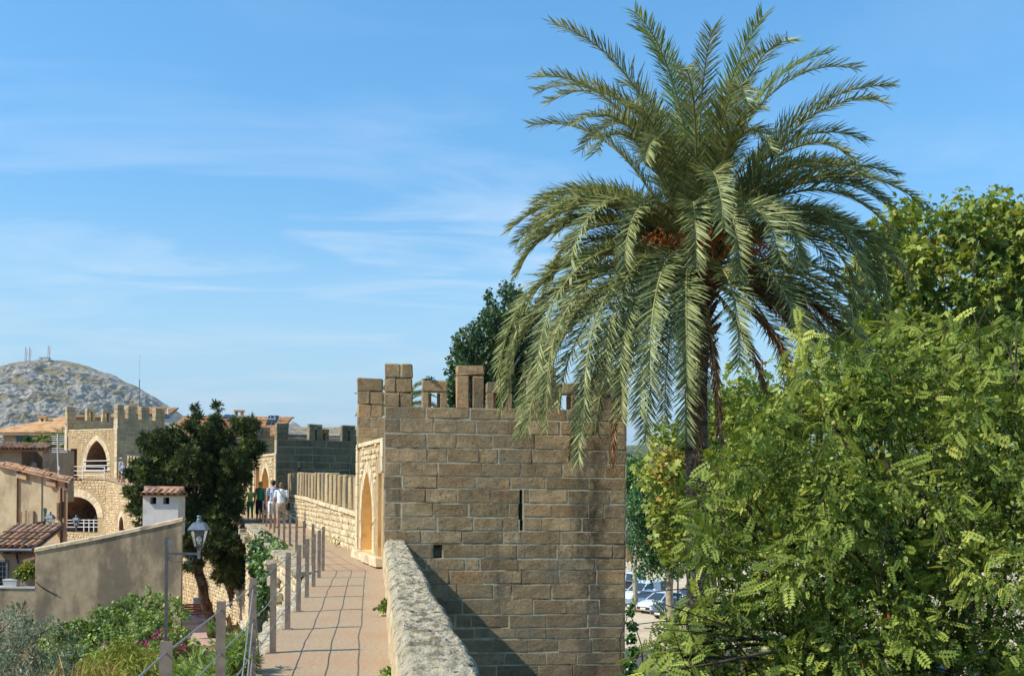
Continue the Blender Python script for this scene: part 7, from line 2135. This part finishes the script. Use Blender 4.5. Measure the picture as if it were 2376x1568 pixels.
def person(label, loc, rz, h, top, bottom, hair, sleeve='short', legs='shorts', voxel=0.010, arms=((8, 12), (8, 12)), step_=0.06, hairstyle='short', shoe='leather', build=1.0, cap=None, glasses=False, group=None, skirt=False):
    k = h / 1.75
    root = thing('person', label, 'person', loc, rz, group=group)
    V = lambda x, y, z: Vector((x, y, z)) * k
    def caps(mb, pts, rs_):
        mb.tube(pts, rs_, 10, cap=True)
        for p, r in zip(pts, rs_): mb.ball(p, r, nu=10, nv=6)
    B = build
    hipL, hipR = V(-.095, 0, .90), V(.095, 0, .90)
    knL, knR = V(-.10, -.02 - step_, .50), V(.10, -.02 + step_, .50)
    anL, anR = V(-.105, .02 - step_ * 1.5, .085), V(.105, .02 + step_ * 1.8, .085)
    body = MB()
    caps(body, [V(0, 0, .92), V(0, .005, 1.08), V(0, .0, 1.24), V(0, .0, 1.38)], [.135 * k * B, .118 * k * B, .132 * k * B, .118 * k * B])
    caps(body, [V(-.15 * B, 0, 1.41), V(0, 0, 1.425), V(.15 * B, 0, 1.41)], [.062 * k, .075 * k, .062 * k])
    caps(body, [V(0, .005, 1.42), V(0, -.01, 1.53)], [.058 * k, .052 * k])
    body.ball(V(0, -.012, 1.635), (.076 * k, .092 * k, .112 * k), nu=14, nv=10)
    body.ball(V(0, -.035, 1.575), (.052 * k, .060 * k, .055 * k))
    body.ball(V(0, -.108, 1.618), (.013 * k, .018 * k, .022 * k))
    for s in (-1, 1): body.ball(V(.078 * s, .0, 1.63), (.012 * k, .02 * k, .03 * k))
    for hip, kn, an in ((hipL, knL, anL), (hipR, knR, anR)):
        mid = hip.lerp(kn, .5)
        caps(body, [hip, mid, kn], [.092 * k * B, .078 * k * B, .056 * k])
        calf = kn.lerp(an, .35) + V(0, .015, 0)
        caps(body, [kn, calf, an], [.054 * k, .058 * k, .036 * k])
        caps(body, [an + V(0, .03, -.045), an + V(0, -.08, -.05), an + V(0, -.14, -.058)], [.036 * k, .036 * k, .026 * k])
    shs = []
    for s, (out_, bend) in zip((-1, 1), arms):
        sh = V(.185 * s * B, 0, 1.405); a = math.radians(out_); b = math.radians(bend)
        el = sh + Vector((math.sin(a) * s, .04, -math.cos(a))).normalized() * .285 * k
        dr = Vector((math.sin(a) * s * .4, -math.sin(b), -math.cos(b))).normalized()
        wr = el + dr * .25 * k
        caps(body, [sh, sh.lerp(el, .5), el], [.054 * k, .047 * k, .040 * k]); caps(body, [el, el.lerp(wr, .35), wr], [.040 * k, .040 * k, .027 * k])
        palm = wr + dr * .055 * k
        body.ball(palm, (.022 * k, .036 * k, .048 * k))
        side = Vector((0, 1, 0)) if abs(dr.y) < .8 else Vector((1, 0, 0))
        for q, L in enumerate((.062, .074, .078, .070, .05)):
            if q == 0: st = wr + dr * .03 * k - side * .03 * k; d2 = (dr * .7 - side * .7)
            else: st = palm + dr * .035 * k + side * (.020 * (q - 2.5)) * k; d2 = dr + Vector((-s * .25, 0, 0))
            d2 = d2.normalized(); m1 = st + d2 * L * .5 * k; e1 = m1 + (d2 + Vector((-s * .4, 0, 0))).normalized() * L * .5 * k
            caps(body, [st, m1, e1], [.010 * k, .0095 * k, .008 * k])
        shs.append((sh, el, wr, s))
    o = body.build('body', M['skin'], root, local=True)
    def rem(o, vx):
        md = o.modifiers.new('remesh', 'REMESH'); md.mode = 'VOXEL'; md.voxel_size = vx * k; md.use_smooth_shade = True
    rem(o, voxel)
    # shirt
    sb = MB()
    caps(sb, [V(0, 0, .97), V(0, .005, 1.08), V(0, .0, 1.24), V(0, .0, 1.37)], [.152 * k * B, .142 * k * B, .152 * k * B, .135 * k * B])
    caps(sb, [V(-.15 * B, 0, 1.40), V(0, .004, 1.412), V(.15 * B, 0, 1.40)], [.066 * k, .080 * k, .066 * k])
    if sleeve != 'none':
        for sh, el, wr, s in shs:
            e = sh.lerp(el, .72) if sleeve == 'short' else wr
            caps(sb, [sh, e], [.060 * k, .060 * k]) if sleeve == 'short' else caps(sb, [sh, el, wr], [.066 * k, .056 * k, .042 * k])
    so = sb.build('shirt', top, root, local=True); rem(so, voxel * 1.3)
    bb = MB()
    if skirt:
        bb.lathe([(.15 * k, .60 * k), (.23 * k, .58 * k), (.19 * k, .80 * k), (.145 * k, 1.02 * k)], (0, 0, 0), 20)
        bo = bb.build('skirt', bottom, root, local=True)
    else:
        caps(bb, [V(0, 0, .90), V(0, 0, 1.0)], [.150 * k * B, .142 * k * B])
        for hip, kn, an in ((hipL, knL, anL), (hipR, knR, anR)):
            if legs == 'shorts': e = hip.lerp(kn, .95); caps(bb, [hip, hip.lerp(kn, .5), e], [.108 * k * B, .100 * k * B, .088 * k])
            elif legs == 'capri': e = kn.lerp(an, .25); caps(bb, [hip, hip.lerp(kn, .5), kn, e], [.110 * k * B, .100 * k * B, .078 * k, .078 * k])
            else: caps(bb, [hip, hip.lerp(kn, .5), kn, an], [.106 * k * B, .096 * k * B, .072 * k, .055 * k])
        bo = bb.build('trousers', bottom, root, local=True); rem(bo, voxel * 1.3)
    hb = MB()
    hb.ball(V(0, .012, 1.665), (.086 * k, .096 * k, .094 * k), nu=14, nv=9)
    if hairstyle == 'bob': hb.ball(V(0, .045, 1.60), (.090 * k, .062 * k, .10 * k), nu=12, nv=8)
    if hairstyle == 'long': hb.ball(V(0, .055, 1.54), (.085 * k, .05 * k, .17 * k), nu=12, nv=8)
    if hairstyle == 'short': hb.ball(V(0, .04, 1.62), (.075 * k, .062 * k, .075 * k), nu=12, nv=8)
    ho = hb.build('hair', hair, root, local=True, smooth=True)
    if cap is not None:
        cb = MB(); cb.ball(V(0, .0, 1.69), (.094 * k, .104 * k, .075 * k), nu=14, nv=8); cb.ball(V(0, -.12, 1.675), (.06 * k, .07 * k, .008 * k), nu=10, nv=5); cb.build('cap', cap, root, local=True, smooth=True)
    for s in (-1, 1):
        eb = MB(); eb.ball(V(.03 * s, -.088, 1.642), (.012 * k, .008 * k, .008 * k) if not glasses else (.026 * k, .012 * k, .018 * k), nu=8, nv=5); eb.build('eye' if not glasses else 'sunglass_lens', M['face_dark'], root, local=True)
    mo = MB(); mo.ball(V(0, -.094, 1.572), (.022 * k, .008 * k, .006 * k), nu=8, nv=5); mo.build('mouth', M['lip'], root, local=True)
    for an in (anL, anR):
        sb2 = MB(); caps(sb2, [an + V(0, .04, -.062), an + V(0, -.06, -.064), an + V(0, -.15, -.066)], [.034 * k, .038 * k, .028 * k]); sb2.build('shoe', M[shoe], root, local=True)
    return root

def walk_pt(u, y):
    x = (u - U0) / F * y
    return Vector((x, y, walk_z(y) + 0.012))
M['c_white'] = cloth('white_cotton', srgb(226, 226, 226)); M['c_beige'] = cloth('beige_cotton', srgb(176, 156, 130)); M['c_lime'] = cloth('lime_green_tee', srgb(190, 214, 108))
M['c_green'] = cloth('green_cloth', srgb(40, 150, 92)); M['c_teal'] = cloth('teal_green_top', srgb(30, 132, 92)); M['c_black'] = cloth('black_cloth', srgb(34, 32, 36)); M['c_blue'] = cloth('dusty_blue_dress', srgb(74, 92, 146))
M['c_red'] = cloth('dark_red_cloth', srgb(160, 30, 46)); M['c_sky'] = cloth('bright_blue_shirt', srgb(58, 124, 196)); M['c_navy'] = cloth('navy_shorts', srgb(40, 58, 108)); M['c_grey'] = cloth('grey_tee', srgb(138, 144, 150)); M['c_offwhite'] = cloth('off_white_trousers', srgb(210, 204, 196))
M['plaid'] = plaid('blue_white_plaid', srgb(206, 212, 222), srgb(84, 94, 122), srgb(40, 48, 70))
M['plaid2'] = plaid('blue_check', srgb(190, 204, 226), srgb(70, 96, 160), srgb(40, 60, 120), 18)
pi = math.pi
person('man in a plaid shirt and white shorts beside the woman in white', walk_pt(634, 42.6), math.radians(205), 1.78, M['plaid'], M['c_white'], M['hair_dark'], arms=((6, 60), (6, 12)), build=1.06)
pw = walk_pt(653, 42.3)
person('woman in a white tee and beige shorts, seen from behind', pw, math.radians(176), 1.70, M['c_white'], M['c_beige'], M['hair_brown'], legs='capri', hairstyle='bob', arms=((8, 20), (12, 30)), build=1.12, voxel=0.010)
def bag():
    r = thing('shoulder_bag', 'black shoulder bag with a teal strap on the woman in white', 'bag', pw + Vector((.27, -.02, .78)))
    c = pw + Vector((.275, .0, .80))
    me = rock_mesh('bag_body', c, (.10, .22, .30), 0.1, bev=.03, jit=.01); link('bag_body', me, M['c_black'], r)
    mb = MB(); pts = [c + Vector((-.02, -.05, .14)), pw + Vector((.16, -.165, 1.12)), pw + Vector((.02, -.175, 1.28)), pw + Vector((-.10, -.13, 1.44)), pw + Vector((-.11, .02, 1.48)), pw + Vector((-.02, .15, 1.36)), pw + Vector((.14, .16, 1.10)), c + Vector((-.02, .07, .14))]
    mb.tube(pts, .014, 5); mb.build('strap', M['strap'], r)
M['strap'] = cloth('teal_strap', srgb(44, 140, 150))
bag()
person('woman in a green top and sunglasses walking towards the camera', walk_pt(604, 47.0), math.radians(-12), 1.70, M['c_teal'], M['c_black'], M['hair_brown'], sleeve='none', legs='capri', hairstyle='bob', glasses=True, arms=((12, 15), (10, 25)))
person('child in a lime green tee and green trousers by the conifer', walk_pt(581, 51.0), math.radians(10), 1.42, M['c_lime'], M['c_green'], M['hair_blond'], legs='long', arms=((20, 40), (10, 15)))
person('dark haired girl in a dusty blue dress in front of the shaded tower', walk_pt(614, 48.8), math.radians(190), 1.40, M['c_blue'], M['c_blue'], M['hair_dark'], hairstyle='long', skirt=True)
person('person in black beside the girl in the blue dress', walk_pt(622, 50.3), math.radians(150), 1.28, M['c_black'], M['c_black'], M['hair_dark'], legs='long', hairstyle='long')
def far_pt(u, off): 
    d = (L3 - K3).normalized(); n3 = Vector((-d.y, d.x, 0)); n3 = n3 if n3.y < 0 else -n3
    A_ = K3 + n3 * off; s = s_of_u(A_, d, u); q = A_ + d * s
    return Vector((q.x, q.y, walk_z(q.y) + .012))
fp = dict(voxel=0.014)
q = far_pt(143, .8); person('white haired man in a blue shirt and navy shorts near the far tower', q, math.radians(100), 1.76, M['c_sky'], M['c_navy'], M['hair_white'], arms=((8, 30), (8, 30)), build=1.1, **fp)
q = far_pt(123, .8); person('blond walker in a white top and red trousers left of the far tower', q, math.radians(30), 1.74, M['c_white'], M['c_red'], M['hair_blond'], legs='long', arms=((30, 80), (10, 20)), **fp)
def wl(u, y): return Vector(((u - U0) / F * y, y, walk_z(y) + .012))
person('man in a white cap and grey tee at the corner of the far tower', wl(280, 84.5), math.radians(150), 1.78, M['c_grey'], M['c_beige'], M['hair_dark'], cap=M['c_white'], **fp)
person('blond child in a blue checked shirt beside the man in the white cap', wl(285.5, 82.5), math.radians(170), 1.50, M['plaid2'], M['c_offwhite'], M['hair_blond'], **fp)

# ------------------------------------------------------------------ parked cars
def paint(name, col, metal=0.0): return plain(name, col, 0.28, metal, 0.5, 0.04, 2.0, coat=0.6)
M['p_white'] = paint('white_car_paint', srgb(224, 224, 222)); M['p_silver'] = paint('silver_car_paint', srgb(168, 172, 174), 0.5); M['p_black'] = paint('dark_blue_car_paint', srgb(36, 40, 52)); M['p_grey'] = paint('grey_car_paint', srgb(120, 122, 124), 0.5)
M['tyre'] = plain('black_rubber', srgb(30, 30, 30), 0.8, 0, 0.2); M['rim'] = plain('alloy_rim', srgb(160, 162, 164), 0.35, 0.8, 0.5); M['carglass'] = plain('tinted_car_glass', srgb(52, 66, 78), 0.05, 0, 0.8, 0.05)
M['headlight'] = plain('clear_headlight', srgb(206, 212, 216), 0.1, 0.3, 0.7, 0.05); M['taillight'] = plain('red_tail_light', srgb(150, 24, 22), 0.2, 0, 0.6, 0.05); M['bumper'] = plain('dark_plastic', srgb(44, 44, 46), 0.6); M['plate'] = plain('white_plate', srgb(226, 226, 220), 0.5)
def car(label, loc, rz, paintm, kind='sedan', roof=None, name='parked_car'):
    """front looks along -Y in the car's own space"""
    root = thing(name, label, 'van' if kind == 'van' else 'car', loc, rz, group='vehicles parked outside the wall')
    if kind == 'sedan':
        L, Wd = 4.4, 1.76
        # station: y, sill z, belt z, roof z, half width low, half width roof
        lower = [(-2.2, .30, .60, .74), (-2.08, .22, .72, .82), (-1.5, .20, .82, .87), (-.95, .20, .90, .88), (0, .20, .94, .88), (1.0, .20, .97, .88), (1.75, .22, .98, .86), (2.1, .26, .94, .82), (2.2, .34, .80, .76)]
        upper = [(-.98, .90, .70), (-.35, 1.36, .58), (.35, 1.45, .57), (1.0, 1.40, .57), (1.78, .99, .68)]
    elif kind == 'hatch':
        L, Wd = 4.0, 1.72
        lower = [(-2.0, .32, .62, .72), (-1.9, .22, .74, .80), (-1.35, .20, .86, .85), (-.85, .20, .95, .86), (0, .20, .98, .86), (1.0, .20, 1.0, .86), (1.7, .22, 1.02, .84), (1.95, .30, .96, .78)]
        upper = [(-.9, .95, .69), (-.2, 1.42, .58), (.5, 1.50, .57), (1.3, 1.44, .57), (1.85, 1.0, .66)]
    elif kind == 'suv':
        L, Wd = 4.3, 1.82
        lower = [(-2.15, .40, .82, .78), (-2.05, .32, .96, .86), (-1.2, .30, 1.06, .90), (0, .30, 1.10, .90), (1.2, .30, 1.12, .90), (1.95, .32, 1.12, .88), (2.12, .40, 1.05, .82)]
        upper = [(-1.0, 1.07, .74), (-.5, 1.68, .64), (.4, 1.74, .64), (1.6, 1.70, .64), (2.02, 1.13, .74)]
    else:
        L, Wd = 4.3, 1.80
        lower = [(-2.15, .36, .70, .74), (-2.05, .26, .86, .82), (-1.5, .24, 1.00, .87), (-1.05, .24, 1.06, .88), (0, .24, 1.10, .88), (1.2, .24, 1.10, .88), (2.05, .26, 1.10, .87), (2.15, .36, 1.05, .84)]
        upper = [(-1.1, 1.07, .74), (-.45, 1.66, .66), (.1, 1.80, .70), (1.7, 1.82, .72), (2.1, 1.12, .80)]
    vs, fs = [], []
    for y, zs, zb, hw in lower:
        zm = (zs + zb) / 2
        vs += [(-hw * .94, y, zs), (-hw, y, zm), (-hw * .97, y, zb - .06), (-hw * .88, y, zb), (0, y, zb + .03), (hw * .88, y, zb), (hw * .97, y, zb - .06), (hw, y, zm), (hw * .94, y, zs)]
    n = 9
    for i in range(len(lower) - 1):
        for j in range(n - 1): fs.append((i * n + j, i * n + j + 1, (i + 1) * n + j + 1, (i + 1) * n + j))
        fs.append((i * n + n - 1, i * n, (i + 1) * n, (i + 1) * n + n - 1))
    fs += [tuple(range(n))[::-1], tuple((len(lower) - 1) * n + j for j in range(n))]
    me = bpy.data.meshes.new('body'); me.from_pydata(vs, [], fs); me.update(); bo = link('body', me, paintm, root, local=True, smooth=True)
    md = bo.modifiers.new('edge', 'BEVEL'); md.width = 0.03; md.segments = 2; md.limit_method = 'ANGLE'
    vs, fs = [], []
    for y, z, hw in upper:
        vs += [(-hw - (.14 if z < 1.2 else 0), y, min(z, 1.0) if z < 1.2 else z - .06), (-hw * .86, y, z), (hw * .86, y, z), (hw + (.14 if z < 1.2 else 0), y, min(z, 1.0) if z < 1.2 else z - .06)]
    bl = lambda y: np.interp(y, [q[0] for q in lower], [q[2] for q in lower])
    # cabin shell: pillars and roof
    rf = MB()
    m = len(upper)
    rfv = [(sx * hw * .9, y, z) for y, z, hw in upper[1:-1] for sx in (-1, 1)]
    top = MB()
    for i in range(1, m - 2):
        y0, z0, h0 = upper[i]; y1, z1, h1 = upper[i + 1]
        top.quad((-h0, y0, z0), (h0, y0, z0), (h1, y1, z1), (-h1, y1, z1))
        for s in (-1, 1): top.quad((s * h0, y0, z0), (s * h1, y1, z1), (s * (h1 + .05), y1, z1 - .07), (s * (h0 + .05), y0, z0 - .07))
    def pillar(a, b, w=.05): top.tube([a, b], w, 5)
    yA, zA, hA = upper[0]; yB, zB, hB = upper[1]; yD, zD, hD = upper[-2]; yE, zE, hE = upper[-1]
    for s in (-1, 1):
        pillar((s * (hA + .07), yA, zA), (s * hB, yB, zB - .02)); pillar((s * (hE + .06), yE, zE), (s * hD, yD, zD - .02), .07)
        pillar((s * .80, .25, bl(.25)), (s * (hB + .02), .25, zB + .03), .04)
        if kind == 'van': top.quad((s * .84, .25, 1.08), (s * .84, 1.0, 1.08), (s * .72, 1.0, 1.74), (s * .70, .25, 1.72))
    link('roof', top.mesh('roof'), roof or paintm, root, local=True, smooth=False)
    g = MB(); g.quad((-(hA + .02), yA + .02, zA + .01), (hA + .02, yA + .02, zA + .01), (hB - .04, yB + .01, zB - .03), (-(hB - .04), yB + .01, zB - .03)); g.build('windscreen', M['carglass'], root, local=True)
    g = MB(); g.quad((-(hE - .02), yE - .02, zE + .01), (hE - .02, yE - .02, zE + .01), (hD - .05, yD, zD - .05), (-(hD - .05), yD, zD - .05)); g.build('rear_window', M['carglass'], root, local=True)
    for s in (-1, 1):
        for y0, y1, z0t, z1t in ((yA + .25, .22, zA + (zB - zA) * .25, zB), (.30, yE - .25, zB + .03, zE + (zD - zE) * .5)):
            g = MB(); yb = max(y0, yB)
            g.add([(s * .80, y0, bl(y0) + .0), (s * .80, y1, bl(y1) + .0), (s * (hB + .05), y1 if y1 < 1 else yD, (zB if y1 < 1 else zD) - .08), (s * (hB + .05), yb, zB - .08)], [(0, 1, 2, 3)]); g.build('side_window', M['carglass'], root, local=True)
        g = MB(); g.ball((s * .96, yA + .35, zA + .06), (.10, .06, .07), nu=8, nv=6); g.build('mirror', paintm if kind != 'van' else M['bumper'], root, local=True)
        fy, fz, fh = lower[1][0], lower[1][2], lower[1][3]
        g = MB(); g.ball((s * fh * .78, fy - .01, fz - .10), (.17, .14, .085), nu=10, nv=6); g.build('headlight', M['headlight'], root, local=True)
        ry, rz_, rh = lower[-2][0], lower[-2][2], lower[-2][3]
        g = MB(); g.ball((s * rh * .86, ry + .06, rz_ - .10), (.10, .10, .12), nu=8, nv=6); g.build('tail_light', M['taillight'], root, local=True)
        d = MB(); d.box((s * (.885 if kind != 'hatch' else .865), -.1, .60), (.012, .012, .62)); d.box((s * .885, .15, .80), (.02, .14, .025)); d.build('door_seam', M['bumper'], root, local=True)
        for y in (-1.38 if kind != 'hatch' else -1.25, 1.32 if kind != 'hatch' else 1.22):
            R = Matrix.Rotation(pi / 2, 3, 'Y')
            w = MB(); w.lathe([(.20, -.10), (.31, -.10), (.325, -.06), (.325, .06), (.31, .10), (.20, .10)], (s * .78, y, .325), 18, R=R); wo = w.build('wheel', M['tyre'], root, local=True)
            w = MB(); w.lathe([(.02, -.105 * s), (.10, -.108), (.21, -.09), (.21, .09), (.10, .108), (.02, .105)], (s * .785, y, .325), 14, R=R)
            ri = link('rim', w.mesh('rim'), M['rim'], wo, local=True)
    fy = lower[0][0]
    g = MB(); g.box((0, fy - .005, .42), (1.25, .05, .18)); g.build('grille', M['bumper'], root, local=True)
    g = MB(); g.box((0, fy - .04, .40), (.50, .02, .11)); g.build('number_plate', M['plate'], root, local=True)
    return root
def lot(u, v, Y=None):
    p = P(u, v, 1.0); Y = Z_OUT / p.z; q = P(u, v, Y); q.z = Z_OUT + .004
    return q
ang = math.radians(-50)      # noses towards the wall, seen from the front left
def front_at(u, v, dist=2.1):
    p = lot(u, v); d = Matrix.Rotation(ang, 3, 'Z') @ Vector((0, -1, 0)); return p - d * dist
car('silver car parked between the white van and another white car', front_at(1464, 1417), ang, M['p_silver'], 'sedan')
car('white van parked behind the silver car beyond the tower', front_at(1452, 1404), ang, M['p_white'], 'van')
car('white hatchback with dark windscreen in front of the tree trunk', front_at(1490, 1424), ang, M['p_white'], 'hatch')
car('grey car nearest the lamp post, half behind the leaves', front_at(1528, 1436), ang, M['p_grey'], 'sedan')
car('dark car with a white roof at the tower edge', lot(1466, 1372), math.radians(60), M['p_black'], 'suv', roof=M['p_white'])
car('silver car behind the round tree trunk', front_at(1560, 1410), ang, M['p_silver'], 'hatch')
car('white car glimpsed through the feathery tree at the bottom', lot(1990, 1560), math.radians(-60), M['p_white'], 'hatch')
car('dark car glimpsed through the leaves right of the palm trunk', lot(1700, 1450), math.radians(-50), M['p_black'], 'sedan')

# street lamp outside the wall
def out_lamp():
    b = lot(1572, 1470); Y = b.y
    r = thing('street_lamp', 'tall black street lamp in front of the round tree outside the wall', 'street lamp', b)
    t = P(1573, 1264, Y)
    mb = MB(); mb.lathe([(.11, 0), (.11, .5), (.07, .6), (.055, 1.2), (.045, t.z - b.z)], b, 10); mb.build('pole', M['iron'], r)
    mb = MB(); mb.lathe([(.05, 0), (.14, .08), (.16, .12), (.05, .14)], t, 12); mb.build('collar', M['iron'], r)
    mb = MB(); mb.lathe([(.12, .12), (.20, .42), (.20, .44)], t, 12); mb.build('globe', M['glass'], r)
    mb = MB(); mb.lathe([(.24, .44), (.20, .50), (.06, .60), (.0, .64)], t, 12); mb.build('hood', M['iron'], r)
out_lamp()
# low brown hut roof at the far edge of the parking place
r = thing('parking_hut', 'small hut with a brown sloping roof at the far side of the parking place', 'hut', lot(1462, 1330))
c = lot(1450, 1300)
mb = MB(); mb.box(c + Vector((0, 0, 1.3)), (4, 3, 2.6)); mb.build('wall', M['stucco_pale'], r)
mb = MB(); mb.prism([c + Vector((-2.4, -1.8, 2.6)), c + Vector((2.4, -1.8, 2.6)), c + Vector((2.4, 1.8, 3.6)), c + Vector((-2.4, 1.8, 3.6))], Vector((0, 0, .15))); mb.build('roof', M['brown_pipe'], r)
mb = MB(); mb.box(c + Vector((.5, -1.53, 1.0)), (.9, .06, 2.0)); mb.build('door', M['shutter'], r)
# ------------------------------------------------------------------ the air: faint even haze round everything
def haze():
    m = bpy.data.materials.new('thin_summer_haze'); m.use_nodes = True
    nt = m.node_tree; nt.nodes.clear()
    out = nt.nodes.new('ShaderNodeOutputMaterial'); v = nt.nodes.new('ShaderNodeVolumePrincipled')
    v.inputs['Color'].default_value = (0.80, 0.88, 1.0, 1); v.inputs['Density'].default_value = 0.00007
    v.inputs['Anisotropy'].default_value = 0.2
    nt.links.new(v.outputs[0], out.inputs['Volume'])
    mb = MB(); z0, z1 = Z_OUT - 1.2, 262.0
    mb.box((0, 2300, (z0 + z1) / 2), (8100, 5900, z1 - z0))
    o = mb.build('haze', m); o['kind'] = 'stuff'
haze()
